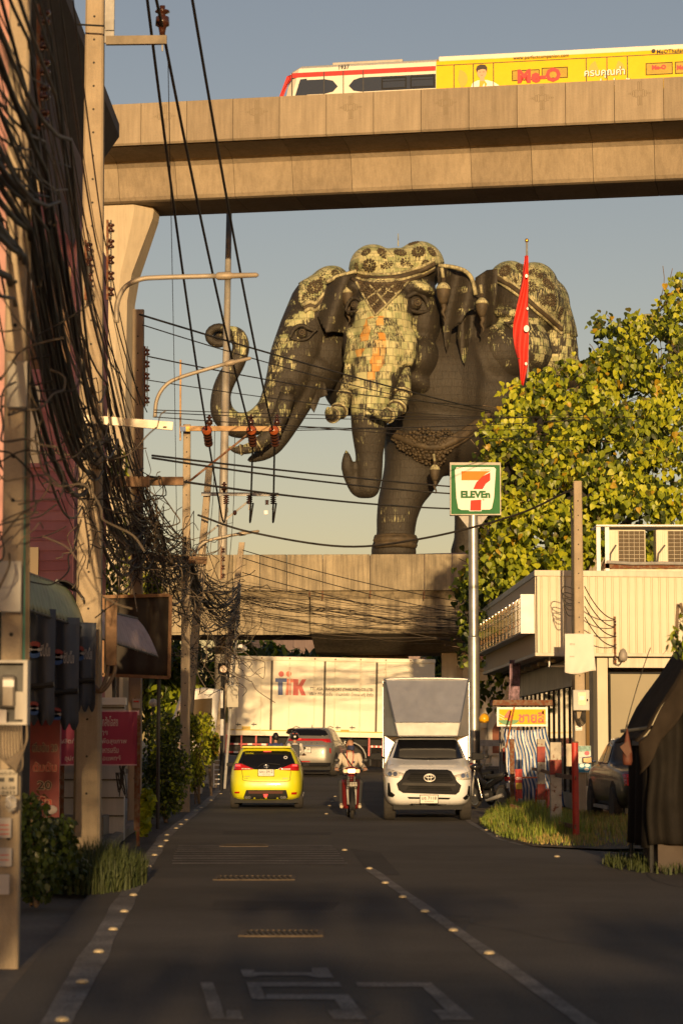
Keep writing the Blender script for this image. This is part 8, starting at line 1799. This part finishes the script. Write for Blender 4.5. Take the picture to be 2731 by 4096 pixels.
for k in range(9):
    x0_ = P(10+12*k, 2905, 17.6).x; tag(MB().tube(bez([(x0_-.02,17.55-.01*k,P(0,2900,17.6).z),(x0_-.01,17.5,P(0,3000+8*k,17.6).z),(P(30+6*k,3060,17.6).x,17.5-.01*k,P(0,3040+5*k,17.6).z),(P(108,3000,17.6).x,17.52,P(0,2980,17.6).z),(P(112,2900,17.6).x,17.55,P(0,2890,17.6).z)], 5), .007, 6).build('cable_loop', WIRE2, smooth=True), ('%s grey cable from the left looping below the open meter box' % ('first' if k == 0 else ORD[k])), 'cable', 'cable loops below the meter box')
for k in range(3): q = P(108+10*k, 2000, 18); tag(MB().cyl((P(96+9*k,2880,18).x,18,P(0,2880,18).z),(P(104+10*k,400,18).x,18,P(0,400,18).z),.008 if k else .011,n=8).build('conduit', mat('conduit_teal', (.05,.16,.13), .5) if k == 0 else WIRE2), ('teal','inner grey','outer grey')[k]+' conduit running up beside the nearest pole', 'conduit')
mb = MB(); q = P(45,3215,17.7); rnd = random.Random(2); mb.ell(q, (.04,.02,.055), 14, 9); mb.v = [tuple(Vector(v)+Vector((rnd.uniform(-.012,.012),rnd.uniform(-.01,.01),rnd.uniform(-.012,.012)))) for v in mb.v]; tag(mb.build('plastic_bag', mat('clear_bag', (.45,.42,.38), .15, coat=.8, var=.3, scale=20)), 'crumpled clear plastic bag stuck to the nearest pole', 'bag')
for k in range(2):
    X = lambda px: P(px, 2500, 32.6).x; tag(MB().tube(bez([(X(428+26*k),32.6,P(0,2420,32.6).z),(X(430+28*k),32.6,P(0,2620,32.6).z),(X(432+28*k),32.6,P(0,2690,32.6).z),(X(408+12*k),32.55,P(0,2760,32.6).z),(X(382),32.6,P(0,2745+20*k,32.6).z)], 6), .028, 8).build('cable_duct', mat('duct_brown', (.16,.11,.07), .6), smooth=True), ('left','right')[k]+' thick brown cable duct curving into the tallest pole', 'duct')
e, w_, h_ = pplate('duct_board', 424,2400,470,2662,32.5,WOOD,'weathered board behind the cable ducts of the tallest pole','board')
e, w_, h_ = pplate('danger_notice', 530,2795,562,2832,45.8,PAPER2,'small red and blue warning notice on the tangle pole','notice'); MB().box((0,-.024,.12),(.10,.004,.03)).build('red_bar', REDI, e)
# ================================================================ cables
rw = random.Random(21)
def cable(pts, r, label, group, m=WIRE, name='overhead_cable', n=6): return tag(MB().tube(pts, r, n, cap=False).build(name, m, smooth=True, fix=False), label, 'cable', group)
# three high-voltage lines
for (px0, px1, py1, lab) in ((590,828,1722,'left'), (0,1002,1724,'middle'), (770,1092,1726,'right')):
    p1 = P(px1, py1, 54.3)
    if lab == 'middle': p0 = P(650, 110, 32.7); pre = [p0+(p0-p1)*(k/6)+Vector((0,0,.3*(k/6)**2)) for k in (6,4,2)]
    else: p0 = P(px0, 0, 33); pre = [p0+(p0-p1)*(k/6)+Vector((0,0,.3*(k/6)**2)) for k in (6,4,2)]
    s = sag(p0, p1, .28, 20); cable(pre+s, .022, lab+' of the three black high-voltage lines coming down to the crossarm', 'high-voltage lines', name='power_line')
for px0, px1, py1, Y in ((838,895,2090,55), (1011,1000,2090,55), (1098,1092,2090,55)):
    a = P(px0, 1785, Y-.3); b = P(px1, py1, 61.5); cable(bez([a, a.lerp(b,.5)+Vector((0,0,-.1)), b, b+Vector((.08,0,.5))], 6), .022, ('left','middle','right')[(838,1011,1098).index(px0)]+' black drop lead hanging between the two crossarms', 'drop leads below the insulators')
cable([P(672,200,32.7), P(700,1600,46), P(712,2400,54)], .006, 'thin straight wire falling from the bracket of the tallest pole', None)
for px, p0, p1 in ((860,1700,2290), (940,1720,2420)): cable(bez([P(px,p0,58), P(px-8,(p0+p1)/2,59), P(px-40,p1,60)], 6), .008, ('left','right')[px > 900]+' thin loose wire dangling near the crossarms', 'loose thin wires')
# lines crossing in front of the statue
cross = [((560,1258,45),(1960,1645,74),.02),((572,1300,45),(1985,1655,74),.012),((590,1425,45),(1960,1625,74),.014),((590,1520,45),(1985,1668,74),.010),((620,1668,45),(2400,1700,76),.010),((620,1650,45),(2500,1640,76),.010),((1124,1712,54.5),(2600,1650,76),.010),((1124,1722,54.5),(2731,1650,76),.012),((610,1822,45),(2010,1962,72),.022),((610,1832,45),(2010,1985,72),.022),((590,1905,45),(2010,2038,72),.024),((1120,1700,54.5),(2731,1760,74),.010),((620,1640,45),(2731,1665,74),.010)]
for k, (a, b, r) in enumerate(sorted(cross, key=lambda q: q[0][1])): cable(sag(P(*a), P(*b), rw.uniform(.05,.25), 16), r, '%s cable from the top strung across in front of the statue' % ('first' if k == 0 else ORD[k]), 'cables across the statue')
cable(bez([P(792,2060,61.5), P(1000,2128,61), P(1374,2186,60), P(1700,2152,58), P(2060,2060,56), P(2290,1955,54.2)], 8), .026, 'thick twisted cable sagging from the poles to the right-hand pole', None, n=8)
for k, (py0, py1) in enumerate(((2200,2540),(2232,2590),(2290,2620))): cable(sag(P(970,py0,73), P(1930,py1-120,80), .15, 12), .014, ('upper','middle','lower')[k]+' thin single cable above the crossing bundle', 'thin cables over the bundle')
# the heavy bundle over the end of the street
for k in range(46):
    t = rw.random(); a = P(955+rw.uniform(-10,15), lerp(2325,2500,t)+rw.gauss(0,10), 73.2+rw.uniform(-.3,.3)); b = P(1900+rw.uniform(-20,60), lerp(2440,2575,t)+rw.gauss(0,12), 80+rw.uniform(-.5,.5)); c = a.lerp(b,.5)
    mid = [a.lerp(b,q)-Vector((0,0,4*rw.uniform(.02,.10)*q*(1-q)*6*.4)) + Vector((0,rw.uniform(-.2,.2),rw.gauss(0,.10))) for q in (.2,.4,.6,.8)]
    cable(bez([a]+mid+[b], 5), rw.choice((.005,.006,.008,.010)), 'dark cable in the heavy bundle over the end of the street', 'cable bundle over the street', rw.choice((WIRE,WIRE,WIRE2)), n=5)
# cables running along the left-hand poles
for k in range(72):
    hi = rw.random() < .38; h = rw.uniform(6.2,8.6) if hi else rw.gauss(5.55,.45); r = rw.choice((.005,.007,.009,.011,.014)); off = rw.gauss(0,.13); pts = []
    st = [(4,-1.55),(17.8,-2.36),(32.6,-3.38),(45.6,-3.78)] if rw.random() < .8 else [(17.8,-2.3),(32.6,-3.38),(45.6,-3.78)]
    sg = rw.uniform(.05,.55) if hi else rw.uniform(.15,.95); prev = None
    for (y, x) in st:
        p = Vector((x+off+rw.gauss(0,.06), y, h-(.0 if y < 40 else rw.uniform(0,.25) if not hi else rw.uniform(.4,1.4))+rw.gauss(0,.12)))
        if prev is not None: s = sag(prev, p, sg, 10); pts += s[:-1] if y < 45 else s
        prev = p
    cable(pts, r, 'dark cable sweeping along the left-hand utility poles', 'cables along the left poles', WIRE if rw.random() < .75 else WIRE2)
for k in range(7):
    pts = []; prev = None; off = -.1+.035*k; h = 5.0+.13*k; sg = rw.uniform(.3,.7)
    for (y, x) in [(4,-1.55),(17.8,-2.36),(32.6,-3.38),(45.6,-3.78)]:
        p = Vector((x+off+rw.gauss(0,.03), y, h+rw.gauss(0,.05)))
        if prev is not None: s = sag(prev, p, sg, 12); pts += s[:-1] if y < 45 else s
        prev = p
    o = cable(pts, rw.uniform(.020,.030), '%s thick trunk cable from below along the left-hand poles' % ('lowest' if k == 0 else ORD[k]), 'thick cables along the left poles', n=8)
    for i in range(8, len(pts), 5): MB().ell(pts[i], (.034,.05,.034), 8, 5).build('cable_tie', WIRE2, o)
for k in range(46):
    h0 = rw.gauss(5.85,.4); a = Vector((-3.78+rw.gauss(0,.12),45.6,h0)); b = Vector((-3.5+rw.gauss(0,.1),54.8,rw.gauss(5.7,.45))); c = Vector((-3.6+rw.gauss(0,.15),61.8,rw.gauss(5.3,.5))); d = P(960,rw.uniform(2320,2500),73.2)
    s = sag(a,b,rw.uniform(.1,.8),8)[:-1]+sag(b,c,rw.uniform(.05,.5),6)[:-1]+sag(c,d,rw.uniform(.05,.6),8); cable(s, rw.choice((.008,.010,.014,.018)), 'cable of the far tangle between the smaller poles', 'cables between the far poles', WIRE if rw.random() < .6 else WIRE2, n=5)
# loops and loose ends nobody could count
def tangle(name, label, n, boxes, rmin, rmax, mats_, loop=.35):
    for mi, m in enumerate(mats_):
        mb = MB()
        for k in range(n//len(mats_)):
            (x0,x1),(y0,y1),(z0,z1) = rw.choice(boxes); c = Vector((rw.uniform(x0,x1), rw.uniform(y0,y1), rw.uniform(z0,z1))); q = [c]; d = Vector((rw.gauss(0,1), rw.gauss(0,.8), rw.gauss(-.3,.7))).normalized()
            for j in range(rw.randint(4,8)):
                d = (d+Vector((rw.gauss(0,.6), rw.gauss(0,.5), rw.gauss(-.05,.6)))).normalized(); q.append(q[-1]+d*rw.uniform(.08,loop))
            mb.tube(bez(q, 4), rw.uniform(rmin,rmax), 4, cap=False)
        tag(mb.build(name, m, smooth=True, fix=False), label+(' in black', ' in grey')[mi], 'cables', kind='stuff')
tangle('cable_tangle', 'dense snarl of loose cable loops on the left-hand poles', 300, [((-3.95,-3.45),(44.6,46),(4.7,6.1)), ((-3.95,-3.2),(50,56),(4.3,5.9)), ((-3.8,-3.2),(57,63),(3.2,5.8)), ((-3.7,-3.0),(70,74),(3.4,5.8)), ((-3.9,-3.4),(44.8,46),(5.0,5.8)), ((-3.6,-3.1),(72,74),(4.0,6.4))], .006, .013, (WIRE, WIRE2), .34)
tangle('cable_tangle', 'nearer snarl of loose cables around the tallest pole', 70, [((-3.6,-3.0),(31.6,33.2),(4.2,6.0)), ((-2.55,-2.15),(17.2,18.4),(3.0,4.6)), ((-3.2,-2.7),(25,29),(3.9,5.2))], .005, .010, (WIRE, WIRE2), .26)
